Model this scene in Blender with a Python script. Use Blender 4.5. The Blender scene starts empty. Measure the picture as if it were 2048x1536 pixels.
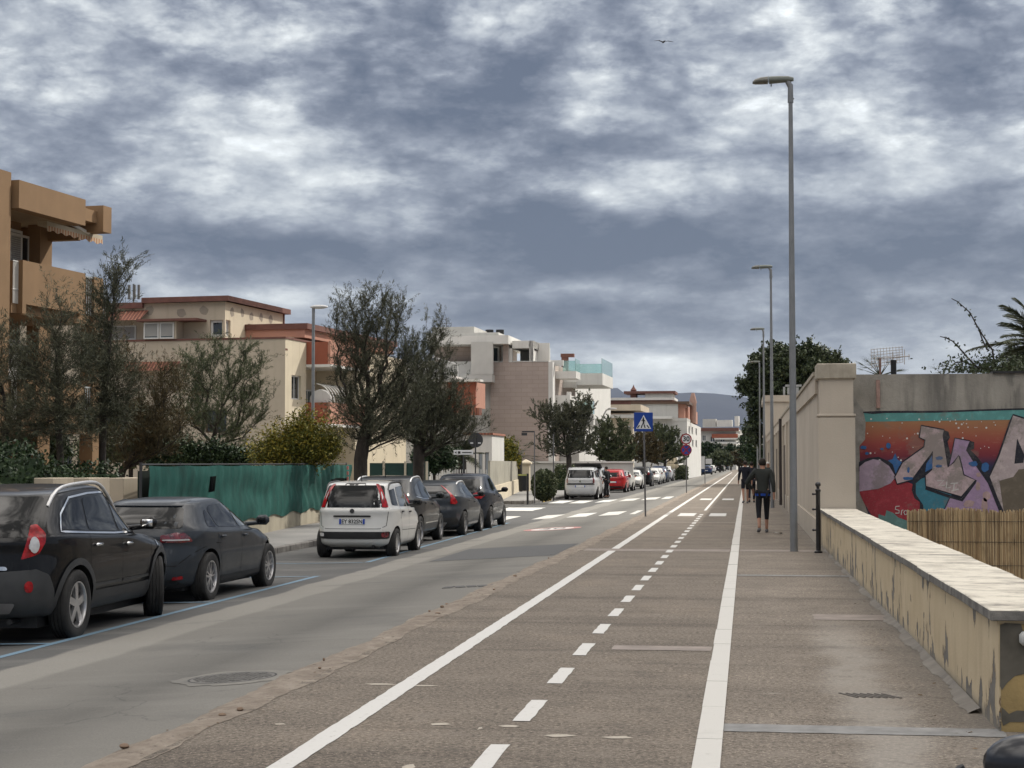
import bpy, bmesh, math, random
import numpy as np
from mathutils import Vector, Matrix, geometry
from mathutils.bvhtree import BVHTree
R_ = math.radians
scene = bpy.context.scene
COL = scene.collection
# ------------------------------------------------------------ camera
FPX = 3400.0
PITCH = math.atan(158 / FPX)
YAW = math.atan(469 / FPX * math.cos(PITCH))
CAMZ = 1.65
cd = bpy.data.cameras.new('camera')
cam = bpy.data.objects.new('camera', cd)
COL.objects.link(cam)
cd.sensor_width = 36.0
cd.lens = 36.0 * FPX / 2048
cd.clip_start = 0.1
cd.clip_end = 40000
cam.location = (0, 0, CAMZ)
cam.rotation_euler = (math.pi / 2 + PITCH, 0, YAW)
scene.camera = cam
CM = Matrix.Rotation(YAW, 3, 'Z') @ Matrix.Rotation(math.pi / 2 + PITCH, 3, 'X')
# ------------------------------------------------------------ exposure
scene.view_settings.view_transform = 'Standard'
scene.view_settings.look = 'None'
scene.view_settings.exposure = 0.30
scene.view_settings.gamma = 1.0
scene.cycles.max_bounces = 6
scene.cycles.transparent_max_bounces = 8
# ------------------------------------------------------------ sun
SUNV = Vector((0.50, 0.52, 0.66)).normalized()
sd = bpy.data.lights.new('sun', 'SUN')
sd.energy = 3.4
sd.angle = R_(1.3)
sd.color = (1.0, 0.94, 0.84)
sun = bpy.data.objects.new('sun', sd)
sun.rotation_euler = SUNV.to_track_quat('Z', 'Y').to_euler()
COL.objects.link(sun)
# ------------------------------------------------------------ sky: Nishita seen through broken cloud
world = bpy.data.worlds.new('World')
scene.world = world
world.use_nodes = True
wt = world.node_tree
wt.nodes.clear()
def W(t, **k):
    n = wt.nodes.new(t)
    for a, b in k.items():
        setattr(n, a, b)
    return n
def wm(op, a, b=None, c=None, clamp=False):
    n = W('ShaderNodeMath', operation=op, use_clamp=clamp)
    for i, v in enumerate((a, b, c)):
        if v is None: continue
        if isinstance(v, (int, float)): n.inputs[i].default_value = v
        else: wt.links.new(v, n.inputs[i])
    return n.outputs[0]
tc = W('ShaderNodeTexCoord')
sep = W('ShaderNodeSeparateXYZ')
wt.links.new(tc.outputs['Generated'], sep.inputs[0])
az = wm('ARCTAN2', sep.outputs[0], sep.outputs[1])       # 0 along the street, positive to the right
el = wm('ARCSINE', sep.outputs[2])
def dirof(px, py):
    d = CM @ Vector(((px - 1024) / FPX, -(py - 768) / FPX, -1)); d.normalize()
    return math.atan2(d.x, d.y), math.asin(d.z)
comb = W('ShaderNodeCombineXYZ')
wt.links.new(wm('MULTIPLY', az, 1.0), comb.inputs[0])
lift = wm('POWER', wm('MAXIMUM', wm('ADD', el, 0.03), 0.001), 0.72)
wt.links.new(wm('MULTIPLY', lift, 1.35), comb.inputs[1])
def noise(vec, scale, detail, rough, dist=0.0, off=0.0, sy=1.0):
    mp = W('ShaderNodeMapping')
    mp.inputs['Location'].default_value = (off, off * .7, off * .3)
    mp.inputs['Scale'].default_value = (1, sy, 1)
    wt.links.new(vec, mp.inputs[0])
    n = W('ShaderNodeTexNoise')
    n.inputs['Scale'].default_value = scale
    n.inputs['Detail'].default_value = detail
    n.inputs['Roughness'].default_value = rough
    n.inputs['Distortion'].default_value = dist
    wt.links.new(mp.outputs[0], n.inputs['Vector'])
    return n.outputs[0]
v = comb.outputs[0]
n1 = noise(v, 6.5, 9, 0.52, 0.3, 3.1, 1.5)
n2 = noise(v, 15.0, 10, 0.58, 0.12, 7.7, 1.35)
n3 = noise(v, 42.0, 8, 0.62, 0.1, 1.3, 1.3)
n4 = noise(v, 10.5, 10, 0.58, 0.15, 4.4, 1.5)
def sstep(x, a, b):
    m_ = W('ShaderNodeMapRange', interpolation_type='SMOOTHSTEP'); wt.links.new(x, m_.inputs[0]); m_.inputs[1].default_value = a; m_.inputs[2].default_value = b; return m_.outputs[0]
wob = wm('MULTIPLY', wm('SUBTRACT', n2, 0.5), 0.085)
wob2 = wm('MULTIPLY', wm('SUBTRACT', n1, 0.5), 0.05)
azw = wm('ADD', az, wob); elw = wm('ADD', el, wob2)
def blob(px, py, rx, ry, amp):
    a0, e0 = dirof(px, py)
    da = wm('MULTIPLY', wm('SUBTRACT', azw, a0), 3400 / rx)
    de = wm('MULTIPLY', wm('SUBTRACT', elw, e0), 3400 / ry)
    r2 = wm('ADD', wm('MULTIPLY', da, da), wm('MULTIPLY', de, de))
    return wm('MULTIPLY', wm('EXPONENT', wm('MULTIPLY', r2, -1.0)), amp)
blobs = [  # broad shape of the cloud field: bright breaks (+) and heavy bases (-)
    (1600, 40, 330, 110, .20), (1290, 390, 110, 46, .26), (1080, 385, 150, 34, .14), (1850, 330, 260, 80, .24), (450, 250, 260, 130, .11),
    (560, 420, 260, 60, .18), (120, 180, 190, 120, .17), (1300, 740, 300, 44, .22), (520, 585, 260, 38, .2), (1900, 640, 300, 50, .08),
    (1500, 250, 260, 60, .15), (850, 340, 130, 60, .08), (300, 40, 380, 60, .14), (1120, 590, 300, 24, .10), (700, 545, 200, 24, .08), (1700, 170, 200, 60, .1),
    (850, 130, 270, 100, -.22), (370, 110, 90, 36, -.14), (1200, 490, 620, 80, -.24), (700, 490, 460, 50, -.18), (1900, 120, 170, 70, -.2),
    (60, 390, 300, 90, -.10), (1250, 650, 600, 42, -.12), (1700, 560, 520, 70, -.13), (250, 520, 350, 50, -.12), (960, 260, 80, 40, -.1), (1600, 300, 120, 34, -.14), (1990, 430, 220, 60, -.1)]
acc = None
for b in blobs:
    o = blob(*b)
    acc = o if acc is None else wm('ADD', acc, o)
dens = wm('ADD', wm('MULTIPLY', wm('SUBTRACT', n1, 0.5), 0.46), wm('MULTIPLY', wm('SUBTRACT', n2, 0.5), 0.42))
dens = wm('ADD', dens, wm('MULTIPLY', wm('SUBTRACT', n3, 0.5), 0.24))
edge = wm('MULTIPLY', wm('SUBTRACT', sstep(n4, .46, .58), .5), wm('ADD', wm('MULTIPLY', wm('SUBTRACT', el, .05), .8, clamp=True), .06))
bil = wm('ABSOLUTE', wm('SUBTRACT', noise(v, 12.0, 7, 0.55, 0.1, 9.9, 1.5), 0.5))
bil2 = wm('ABSOLUTE', wm('SUBTRACT', noise(v, 27.0, 6, 0.55, 0.1, 5.5, 1.35), 0.5))
bamp = wm('ADD', wm('MULTIPLY', wm('SUBTRACT', el, .05), 6.0, clamp=True), .45)
edge = wm('ADD', edge, wm('MULTIPLY', bamp, wm('ADD', wm('MULTIPLY', wm('SUBTRACT', bil, .09), 1.15), wm('MULTIPLY', wm('SUBTRACT', bil2, .09), .65))))
edge = wm('ADD', edge, wm('MULTIPLY', wm('SUBTRACT', sstep(n2, .47, .57), .5), .05))
lum = wm('ADD', wm('ADD', dens, wm('MULTIPLY', acc, 1.3)), wm('ADD', edge, 0.41))
lum = wm('ADD', wm('MULTIPLY', wm('SUBTRACT', lum, 0.44), 1.06), 0.495)
# above the frame the overcast opens up a little, as the lit ground shows
up = wm('MULTIPLY', wm('SMOOTH_MIN', wm('MAXIMUM', wm('SUBTRACT', el, 0.30), 0.0), 0.5, 0.1), 0.35)
lum = wm('ADD', lum, up, clamp=True)
ramp = W('ShaderNodeValToRGB')
cr = ramp.color_ramp
cr.elements[0].position = 0.0; cr.elements[0].color = (0.095, 0.116, 0.162, 1)
cr.elements[1].position = 1.0; cr.elements[1].color = (0.86, 0.90, 0.92, 1)
for p, c in ((0.22, (0.152, 0.174, 0.222)), (0.40, (0.238, 0.264, 0.315)), (0.58, (0.375, 0.405, 0.445)), (0.78, (0.58, 0.61, 0.625))):
    e = cr.elements.new(p); e.color = (*c, 1)
wt.links.new(lum, ramp.inputs[0])
sky = W('ShaderNodeTexSky', sky_type='NISHITA')
sky.sun_disc = False
sky.sun_elevation = math.asin(SUNV.z)
sky.sun_rotation = math.atan2(SUNV.x, SUNV.y)
bg1 = W('ShaderNodeBackground'); bg1.inputs[1].default_value = 0.10
wt.links.new(sky.outputs[0], bg1.inputs[0])
bg2 = W('ShaderNodeBackground')
zen = wm('MULTIPLY', wm('SUBTRACT', el, 0.32), 1.25, clamp=True)   # overcast sky: zenith brighter than horizon
pat = sstep(noise(tc.outputs['Generated'], 2.6, 8, 0.6, 0.2, 2.2), .40, .62)      # broken cloud overhead too
pat = wm('ADD', wm('MULTIPLY', pat, 2.3), 0.50)
zf_ = wm('MULTIPLY', wm('SUBTRACT', el, 0.30), 5.0, clamp=True)
gain = wm('ADD', wm('MULTIPLY', wm('SUBTRACT', pat, 1.0), zf_), 1.0)
wt.links.new(wm('MULTIPLY', wm('ADD', wm('MULTIPLY', zen, 0.75), 1.10), gain), bg2.inputs[1])
wx = W('ShaderNodeMix', data_type='RGBA'); wt.links.new(wm('MULTIPLY', wm('SUBTRACT', el, 0.32), 2.0, clamp=True), wx.inputs[0])
wt.links.new(ramp.outputs[0], wx.inputs[6]); wx.inputs[7].default_value = (0.62, 0.585, 0.545, 1)
wt.links.new(wx.outputs[2], bg2.inputs[0])
mx = W('ShaderNodeMixShader'); mx.inputs[0].default_value = 0.94
wt.links.new(bg1.outputs[0], mx.inputs[1]); wt.links.new(bg2.outputs[0], mx.inputs[2])
wo = W('ShaderNodeOutputWorld'); wt.links.new(mx.outputs[0], wo.inputs[0])
world.cycles.sampling_method = 'MANUAL'
world.cycles.sample_map_resolution = 1024

# ------------------------------------------------------------ geometry helpers
CAM = Vector((0, 0, CAMZ))
def ray(px, py): return CM @ Vector(((px - 1024) / FPX, -(py - 768) / FPX, -1))
def G(px, py, z=0.0):
    d = ray(px, py); return CAM + d * ((z - CAMZ) / d.z)
def AY(px, py, Y):
    d = ray(px, py); return CAM + d * (Y / d.y)
def AX(px, py, X):
    d = ray(px, py); return CAM + d * (X / d.x)
def rz(X):                       # cross fall of the carriageway
    if X > -3.42: return -0.015
    return -0.015 - 0.0575 * min(-3.42 - X, 4.3)
def RD(px, py):
    z = -.2
    for _ in range(8):
        p = G(px, py, z); z = rz(p.x)
    return p
WALK = -0.14                     # left pavement level
rng = random.Random(5)

def tag(o, label=None, cat=None, group=None, kind=None):
    if label: o['label'] = label
    if cat: o['category'] = cat
    if group: o['group'] = group
    if kind: o['kind'] = kind
    return o
def empty(name, loc, rot=0.0, parent=None):
    o = bpy.data.objects.new(name, None); COL.objects.link(o)
    o.location = loc; o.rotation_euler = (0, 0, rot); o.empty_display_size = .2
    if parent: o.parent = parent
    return o
class MB:
    def __init__(s): s.v = []; s.f = []; s.m = []; s.mat = 0
    def add(s, vs, fs):
        b = len(s.v); s.v += [tuple(p) for p in vs]
        for f in fs: s.f.append(tuple(b + i for i in f)); s.m.append(s.mat)
        return s
    def box(s, c, d, rot=0.0, bev=0.0):
        cx, cy, cz = c; hx, hy, hz = d[0] / 2, d[1] / 2, d[2] / 2
        cs, sn = math.cos(rot), math.sin(rot)
        if bev > 0:
            b = min(bev, hx * .9, hy * .9, hz * .9)
            pts = []
            for sx in (-1, 1):
                for sy in (-1, 1):
                    for sz in (-1, 1):
                        pts += [(sx * hx, sy * (hy - b), sz * (hz - b)), (sx * (hx - b), sy * hy, sz * (hz - b)), (sx * (hx - b), sy * (hy - b), sz * hz)]
            bm = bmesh.new()
            for p in pts: bm.verts.new(p)
            r = bmesh.ops.convex_hull(bm, input=bm.verts)
            bm.verts.index_update()
            vs = [(cx + p.co.x * cs - p.co.y * sn, cy + p.co.x * sn + p.co.y * cs, cz + p.co.z) for p in bm.verts]
            fs = [tuple(q.index for q in f.verts) for f in bm.faces]
            bm.free(); return s.add(vs, fs)
        vs = []
        for z in (-hz, hz):
            for x, y in ((-hx, -hy), (hx, -hy), (hx, hy), (-hx, hy)):
                vs.append((cx + x * cs - y * sn, cy + x * sn + y * cs, cz + z))
        return s.add(vs, [(3, 2, 1, 0), (4, 5, 6, 7), (0, 1, 5, 4), (1, 2, 6, 5), (2, 3, 7, 6), (3, 0, 4, 7)])
    def b2(s, x0, x1, y0, y1, z0, z1): return s.box(((x0 + x1) / 2, (y0 + y1) / 2, (z0 + z1) / 2), (abs(x1 - x0), abs(y1 - y0), abs(z1 - z0)))
    def prism(s, poly, vec):       # planar polygon (3d points) extruded by vec
        n = len(poly); vec = Vector(vec)
        vs = [Vector(p) for p in poly] + [Vector(p) + vec for p in poly]
        fs = [tuple(range(n))[::-1], tuple(range(n, 2 * n))] + [(i, (i + 1) % n, n + (i + 1) % n, n + i) for i in range(n)]
        return s.add(vs, fs)
    def tube(s, pts, rad, n=8, cap=True):
        pts = [Vector(p) for p in pts]
        if isinstance(rad, (int, float)): rad = [rad] * len(pts)
        rings = []; up = None
        for i, p in enumerate(pts):
            t = (pts[min(i + 1, len(pts) - 1)] - pts[max(i - 1, 0)])
            if t.length < 1e-9: t = Vector((0, 0, 1))
            t.normalize()
            if up is None: up = Vector((0, 0, 1)) if abs(t.z) < .9 else Vector((1, 0, 0))
            a = t.cross(up)
            if a.length < 1e-5: a = t.cross(Vector((0, 1, 0)))
            a.normalize(); b = t.cross(a); up = -b if (-b).length else up
            rings.append([p + (a * math.cos(2 * math.pi * k / n) + b * math.sin(2 * math.pi * k / n)) * rad[i] for k in range(n)])
        vs = [q for r in rings for q in r]; fs = []
        for i in range(len(pts) - 1):
            for k in range(n):
                fs.append((i * n + k, i * n + (k + 1) % n, (i + 1) * n + (k + 1) % n, (i + 1) * n + k))
        if cap: fs += [tuple(range(n))[::-1], tuple(range((len(pts) - 1) * n, len(pts) * n))]
        return s.add(vs, fs)
    def lathe(s, prof, c=(0, 0, 0), axis='z', n=24, closed=False):   # prof: (r, h)
        vs = []; m = len(prof)
        for k in range(n):
            a = 2 * math.pi * k / n; ca, sa = math.cos(a), math.sin(a)
            for r, h in prof:
                if axis == 'z': p = (r * ca, r * sa, h)
                elif axis == 'y': p = (r * ca, h, r * sa)
                else: p = (h, r * ca, r * sa)
                vs.append((p[0] + c[0], p[1] + c[1], p[2] + c[2]))
        fs = []
        for k in range(n):
            k2 = (k + 1) % n
            for i in range(m if closed else m - 1):
                j = (i + 1) % m
                fs.append((k * m + i, k2 * m + i, k2 * m + j, k * m + j))
        return s.add(vs, fs)
    def ball(s, c, r, n=12, m=8):
        if isinstance(r, (int, float)): r = (r, r, r)
        vs = [(c[0], c[1], c[2] - r[2])]
        for i in range(1, m):
            t = -math.pi / 2 + math.pi * i / m
            for k in range(n):
                a = 2 * math.pi * k / n
                vs.append((c[0] + r[0] * math.cos(t) * math.cos(a), c[1] + r[1] * math.cos(t) * math.sin(a), c[2] + r[2] * math.sin(t)))
        vs.append((c[0], c[1], c[2] + r[2])); fs = []
        for k in range(n): fs.append((0, 1 + (k + 1) % n, 1 + k))
        for i in range(m - 2):
            for k in range(n): fs.append((1 + i * n + k, 1 + i * n + (k + 1) % n, 1 + (i + 1) * n + (k + 1) % n, 1 + (i + 1) * n + k))
        e = len(vs) - 1
        for k in range(n): fs.append((e, 1 + (m - 2) * n + k, 1 + (m - 2) * n + (k + 1) % n))
        return s.add(vs, fs)
    def build(s, name, mats, parent=None, smooth=None, loc=None, rot=0.0, fixn=True):
        me = bpy.data.meshes.new(name)
        me.from_pydata(s.v, [], s.f)
        if not isinstance(mats, (list, tuple)): mats = [mats]
        for m in mats: me.materials.append(m)
        if len(mats) > 1: me.polygons.foreach_set('material_index', s.m)
        if fixn:
            bm = bmesh.new(); bm.from_mesh(me)
            bmesh.ops.recalc_face_normals(bm, faces=bm.faces)
            bm.to_mesh(me); bm.free()
        if smooth is not None:
            me.polygons.foreach_set('use_smooth', [True] * len(me.polygons))
            me.set_sharp_from_angle(angle=R_(smooth))
        me.update()
        o = bpy.data.objects.new(name, me); COL.objects.link(o)
        if parent: o.parent = parent
        if loc is not None: o.location = loc
        o.rotation_euler = (0, 0, rot)
        return o
def npmesh(name, verts, faces, mats, parent=None, smooth=False):
    verts = np.asarray(verts, dtype=np.float32); faces = np.asarray(faces, dtype=np.int32)
    me = bpy.data.meshes.new(name)
    k = faces.shape[1]
    me.vertices.add(len(verts)); me.vertices.foreach_set('co', verts.ravel())
    me.loops.add(faces.size); me.loops.foreach_set('vertex_index', faces.ravel())
    me.polygons.add(len(faces)); me.polygons.foreach_set('loop_start', np.arange(0, faces.size, k, dtype=np.int32))
    if smooth: me.polygons.foreach_set('use_smooth', np.ones(len(faces), dtype=bool))
    me.update(calc_edges=True)
    me.materials.append(mats)
    o = bpy.data.objects.new(name, me); COL.objects.link(o)
    if parent: o.parent = parent
    return o
def children(o): return [c for c in bpy.data.objects if c.parent == o]
def copy_tree(o, parent=None):
    c = o.copy(); COL.objects.link(c)
    if parent is not None: c.parent = parent
    for ch in list(o.children): copy_tree(ch, c)
    return c

# ------------------------------------------------------------ materials
class NT:
    def __init__(s, name):
        s.m = bpy.data.materials.new(name); s.m.use_nodes = True
        s.t = s.m.node_tree; s.b = s.t.nodes['Principled BSDF']; s.tc = None
    def n(s, t, **k):
        x = s.t.nodes.new(t)
        for a, b in k.items(): setattr(x, a, b)
        return x
    def l(s, a, b): s.t.links.new(a, b)
    def set(s, x, v):
        if isinstance(v, (int, float)): x.default_value = v
        elif isinstance(v, (tuple, list)): x.default_value = v if len(v) == len(x.default_value) else (*v, 1)
        else: s.l(v, x)
    def coord(s, scale=(1, 1, 1), loc=(0, 0, 0), rot=(0, 0, 0), kind='Object'):
        if s.tc is None: s.tc = s.n('ShaderNodeTexCoord')
        mp = s.n('ShaderNodeMapping'); mp.inputs['Scale'].default_value = scale; mp.inputs['Location'].default_value = loc
        mp.inputs['Rotation'].default_value = rot
        s.l(s.tc.outputs[kind], mp.inputs[0]); return mp.outputs[0]
    def noise(s, scale, detail=3, rough=.55, sc=(1, 1, 1), dist=0, loc=(0, 0, 0)):
        x = s.n('ShaderNodeTexNoise'); x.inputs['Scale'].default_value = scale; x.inputs['Detail'].default_value = detail
        x.inputs['Roughness'].default_value = rough; x.inputs['Distortion'].default_value = dist
        s.l(s.coord(sc, loc), x.inputs['Vector']); return x.outputs[0]
    def math(s, op, a, b=None, c=None, clamp=False):
        x = s.n('ShaderNodeMath', operation=op, use_clamp=clamp)
        for i, v in enumerate((a, b, c)):
            if v is not None: s.set(x.inputs[i], v)
        return x.outputs[0]
    def ramp(s, f, stops, const=False):
        x = s.n('ShaderNodeValToRGB'); cr = x.color_ramp
        if const: cr.interpolation = 'CONSTANT'
        cr.elements[0].position = stops[0][0]; cr.elements[0].color = (*stops[0][1], 1)
        cr.elements[1].position = stops[-1][0]; cr.elements[1].color = (*stops[-1][1], 1)
        for p, c in stops[1:-1]:
            e = cr.elements.new(p); e.color = (*c, 1)
        s.l(f, x.inputs[0]); return x.outputs[0]
    def mask(s, f, a, b):
        x = s.n('ShaderNodeMapRange', interpolation_type='SMOOTHSTEP')
        s.set(x.inputs[0], f); x.inputs[1].default_value = a; x.inputs[2].default_value = b
        return x.outputs[0]
    def mix(s, f, a, b, mode='MIX'):
        x = s.n('ShaderNodeMix', data_type='RGBA', blend_type=mode)
        s.set(x.inputs[0], f); s.set(x.inputs[6], a); s.set(x.inputs[7], b); return x.outputs[2]
    def bump(s, h, strength=.3, dist=.01):
        x = s.n('ShaderNodeBump'); x.inputs['Strength'].default_value = strength; x.inputs['Distance'].default_value = dist
        s.l(h, x.inputs['Height']); s.l(x.outputs[0], s.b.inputs['Normal'])
    def axis(s, i):
        if s.tc is None: s.tc = s.n('ShaderNodeTexCoord')
        x = s.n('ShaderNodeSeparateXYZ'); s.l(s.tc.outputs['Object'], x.inputs[0]); return x.outputs[i]
    def done(s, col=None, rough=None, metal=None, spec=None, coat=None):
        if col is not None: s.set(s.b.inputs['Base Color'], col)
        if rough is not None: s.set(s.b.inputs['Roughness'], rough)
        if metal is not None: s.b.inputs['Metallic'].default_value = metal
        if spec is not None: s.b.inputs['Specular IOR Level'].default_value = spec
        if coat: s.b.inputs['Coat Weight'].default_value = coat; s.b.inputs['Coat Roughness'].default_value = .02
        return s.m
_MC = {}
def pm(name, c, rough=.8, var=.12, scale=2.0, bump=.15, bscale=60, metal=0, spec=.4, streak=0, dirt=None, coat=0):
    """plain coloured surface with tonal mottling, optional vertical weather streaks"""
    if name in _MC: return _MC[name]
    s = NT(name)
    n = s.noise(scale, 5, .6)
    lo = tuple(x * (1 - var) for x in c); hi = tuple(min(1, x * (1 + var)) for x in c)
    col = s.ramp(n, [(.3, lo), (.7, hi)])
    if streak:
        k = s.mask(s.noise(2.2, 4, .6, (1.6, 1.6, .12)), .5, .72)
        col = s.mix(s.math('MULTIPLY', k, streak), col, dirt or tuple(x * .45 for x in c))
    if bump: s.bump(s.noise(bscale, 3, .6), bump, .01)
    _MC[name] = s.done(col, rough, metal, spec, coat)
    return _MC[name]
# ============================================================ GROUND, ROAD, PATH
def sheet(name, x0, x1, y0, y1, z, mat, kind='structure', nx=1, ny=1, zf=None):
    m = MB(); vs = []; fs = []
    for j in range(ny + 1):
        for i in range(nx + 1):
            x = x0 + (x1 - x0) * i / nx; y = y0 + (y1 - y0) * j / ny
            vs.append((x, y, z if zf is None else zf(x) + z))
    for j in range(ny):
        for i in range(nx):
            a = j * (nx + 1) + i; fs.append((a, a + 1, a + nx + 2, a + nx + 1))
    m.add(vs, fs)
    o = m.build(name, mat, fixn=False)
    if kind: tag(o, kind=kind)
    return o
# earth
s = NT('earth_soil')
M_earth = s.done(s.ramp(s.noise(.4, 6), [(.3, (.16, .14, .11)), (.7, (.25, .22, .18))]), .95)
sheet('ground', -9000, 9000, -300, 12000, -0.36, M_earth)
# asphalt carriageway with worn bands running along it
s = NT('asphalt_carriageway')
X = s.axis(0)
wobx = s.math('ADD', X, s.math('MULTIPLY', s.math('SUBTRACT', s.noise(.35, 4, .6), .5), .42))
f = s.math('DIVIDE', s.math('ADD', wobx, 10.5), 8.0)            # -10.5..-2.5 -> 0..1
def bx(x): return (x + 10.5) / 8.0
D = (.080, .080, .080)
col = s.ramp(f, [(0.0, D), (bx(-6.63), (.082, .082, .082)), (bx(-6.56), (.205, .197, .180)), (bx(-5.95), (.207, .199, .182)), (bx(-5.86), (.152, .146, .134)),
                 (bx(-5.3), (.146, .141, .130)), (bx(-4.55), (.102, .099, .092)), (bx(-4.0), (.150, .145, .134)), (1.0, (.185, .178, .163))])
tr = s.noise(1.0, 5, .6, (.35, 1.6, 1))
col = s.mix(s.math('MULTIPLY', s.mask(tr, .45, .75), .30), col, (.22, .215, .20))
col = s.mix(s.math('MULTIPLY', s.mask(s.noise(.8, 6, .65, (.5, .8, 1), loc=(9, 3, 0)), .52, .70), .45), col, (.075, .076, .076))
fine = s.noise(70, 3, .7)
col = s.mix(.75, col, s.ramp(fine, [(.28, (.40, .40, .40)), (.72, (.66, .66, .64))]), 'OVERLAY')
lat = s.mask(s.noise(9, 5, .7), .62, .72)
col = s.mix(s.math('MULTIPLY', lat, .25), col, (.25, .24, .22))
# fine cracks
vo = s.n('ShaderNodeTexVoronoi', feature='DISTANCE_TO_EDGE'); vo.inputs['Scale'].default_value = .55
wv = s.n('ShaderNodeVectorMath', operation='ADD'); s.l(s.coord((1, .8, 1)), wv.inputs[0])
nn = s.n('ShaderNodeTexNoise'); nn.inputs['Scale'].default_value = 1.3; nn.inputs['Detail'].default_value = 6; s.l(s.coord(), nn.inputs['Vector']); 
sc2 = s.n('ShaderNodeVectorMath', operation='SCALE'); sc2.inputs[3].default_value = .8; s.l(nn.outputs[1], sc2.inputs[0]); s.l(sc2.outputs[0], wv.inputs[1])
s.l(wv.outputs[0], vo.inputs['Vector'])
crk = s.math('MULTIPLY', s.mask(vo.outputs['Distance'], .008, .001), s.mask(s.noise(.5, 2, .5, loc=(4, 8, 1)), .50, .60))
col = s.mix(s.math('MULTIPLY', crk, .35), col, (.04, .04, .04))
s.bump(fine, .5, .004)
M_asph = s.done(col, .86, spec=.3)
sheet('road', -10.02, -2.95, -12, 700, 0.0, M_asph, nx=28, ny=60, zf=rz)
sheet('side_street', -60, -9.98, 66.2, 78.5, rz(-10), M_asph)
# darker rectangular repairs
s = NT('asphalt_repair')
M_rep = s.done(s.ramp(s.noise(60, 3, .7), [(.3, (.058, .060, .062)), (.7, (.095, .096, .096))]), .85)
def road_patch(pts, mat, name, label, cat, dz=.004, group=None):
    m = MB(); P = [RD(*p) for p in pts]
    m.add([(p.x, p.y, rz(p.x) + dz) for p in P], [tuple(range(len(P)))])
    o = m.build(name, mat, fixn=False)
    return tag(o, label, cat, group)
def fr_patch(xa, xb, ya, yb, mat, name, dz=.004, label=None, cat=None, group=None, kind=None, jag=0.0):
    m = MB(); n = 14; r = random.Random(int(ya * 10)); L_ = []
    for i in range(n + 1): L_.append((xa + (xb - xa) * i / n, ya + r.uniform(-jag, jag)))
    for i in range(n + 1): L_.append((xb - (xb - xa) * i / n, yb + r.uniform(-jag, jag)))
    m.add([(x, y, rz(x) + dz) for x, y in L_], [tuple(range(len(L_)))])
    return tag(m.build(name, mat, fixn=False), label, cat, group, kind)
fr_patch(-5.75, -3.45, 30.6, 35.2, M_rep, 'asphalt_repair', label='dark rectangular asphalt repair across the lane by the broken path edge', cat='road patch', jag=.06)
# ---- promenade paving (cycle lane and footway)
def paving(name, base, alt, speck, stain, xs):
    s = NT(name)
    tb = s.noise(.55, 4, .6, (.12, 1.7, 1))                      # poured bays across the path
    col = s.ramp(tb, [(.34, alt), (.46, base), (.60, tuple(c * 1.12 for c in base)), (.72, alt)])
    col = s.mix(s.math('MULTIPLY', s.mask(s.noise(.7, 5, .65, (1, .5, 1)), .5, .72), .35), col, stain)
    ag = s.noise(30, 6, .78)
    col = s.mix(.95, col, s.ramp(ag, [(.34, (.04, .035, .03)), (.45, (.36, .35, .34)), (.55, (.60, .59, .57)), (.66, (1, .98, .95))]), 'OVERLAY')
    v = s.n('ShaderNodeTexVoronoi'); v.inputs['Scale'].default_value = 38; s.l(s.coord(), v.inputs['Vector'])
    col = s.mix(s.math('MULTIPLY', s.mask(v.outputs['Distance'], .26, .12), .7), col, speck)
    if xs:      # pale dusty drift where the footway is walked least
        d_ = s.math('ABSOLUTE', s.math('SUBTRACT', s.math('ADD', s.axis(0), s.math('MULTIPLY', s.math('SUBTRACT', s.noise(.6, 5, .7), .5), .9)), .86))
        dm = s.math('MULTIPLY', s.mask(d_, .34, .05), s.mask(s.axis(1), 20, 15))
        col = s.mix(s.math('MULTIPLY', dm, .55), col, (.33, .31, .28))
        wm_ = s.mask(s.axis(0), 1.05, 1.5); col = s.mix(s.math('MULTIPLY', wm_, .45), col, (.21, .195, .175))
    tl = s.mask(s.noise(2.6, 3, .5, (.10, 1.6, 1), loc=(3, 5, 0)), .645, .67)
    col = s.mix(s.math('MULTIPLY', tl, .35), col, tuple(c * .55 for c in base))
    big = s.noise(2.2, 7, .7)
    col = s.mix(s.math('MULTIPLY', s.mask(big, .5, .66), .40), col, tuple(c * 1.45 for c in base)); col = s.mix(s.math('MULTIPLY', s.mask(big, .46, .34), .45), col, tuple(c * .62 for c in base))
    wh = s.math('MULTIPLY', s.mask(s.noise(7, 6, .7, (.5, 1.5, 1)), .62, .70), s.mask(s.noise(.5, 2), .48, .6))
    col = s.mix(s.math('MULTIPLY', wh, .5), col, (.45, .42, .37))
    s.bump(ag, .9, .008)
    return s.done(col, .85, spec=.3)
M_path = paving('aggregate_cycle_lane', (.152, .132, .111), (.108, .093, .079), (.42, .36, .29), (.27, .225, .18), 0)
M_foot = paving('aggregate_footway', (.165, .144, .122), (.118, .102, .087), (.46, .40, .33), (.34, .30, .255), 1)
def pe(y): return -3.44 + .0088 * min(y, 33)
m = MB(); m.add([(pe(0), -12, 0), (-.23, -12, 0), (-.23, 700, 0), (pe(33), 700, 0), (pe(33), 33, 0), (pe(0), 0, 0)], [tuple(range(6))])
tag(m.build('cycle_path', M_path, fixn=False), kind='structure')
sheet('footway', -0.23, 1.55, -12, 34.25, 0.0, M_foot)
sheet('footway', -0.23, 1.50, 34.25, 700, 0.0, M_foot)
sheet('footway', 1.55, 8.0, -12, 10.9, 0.0, M_foot)
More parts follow.
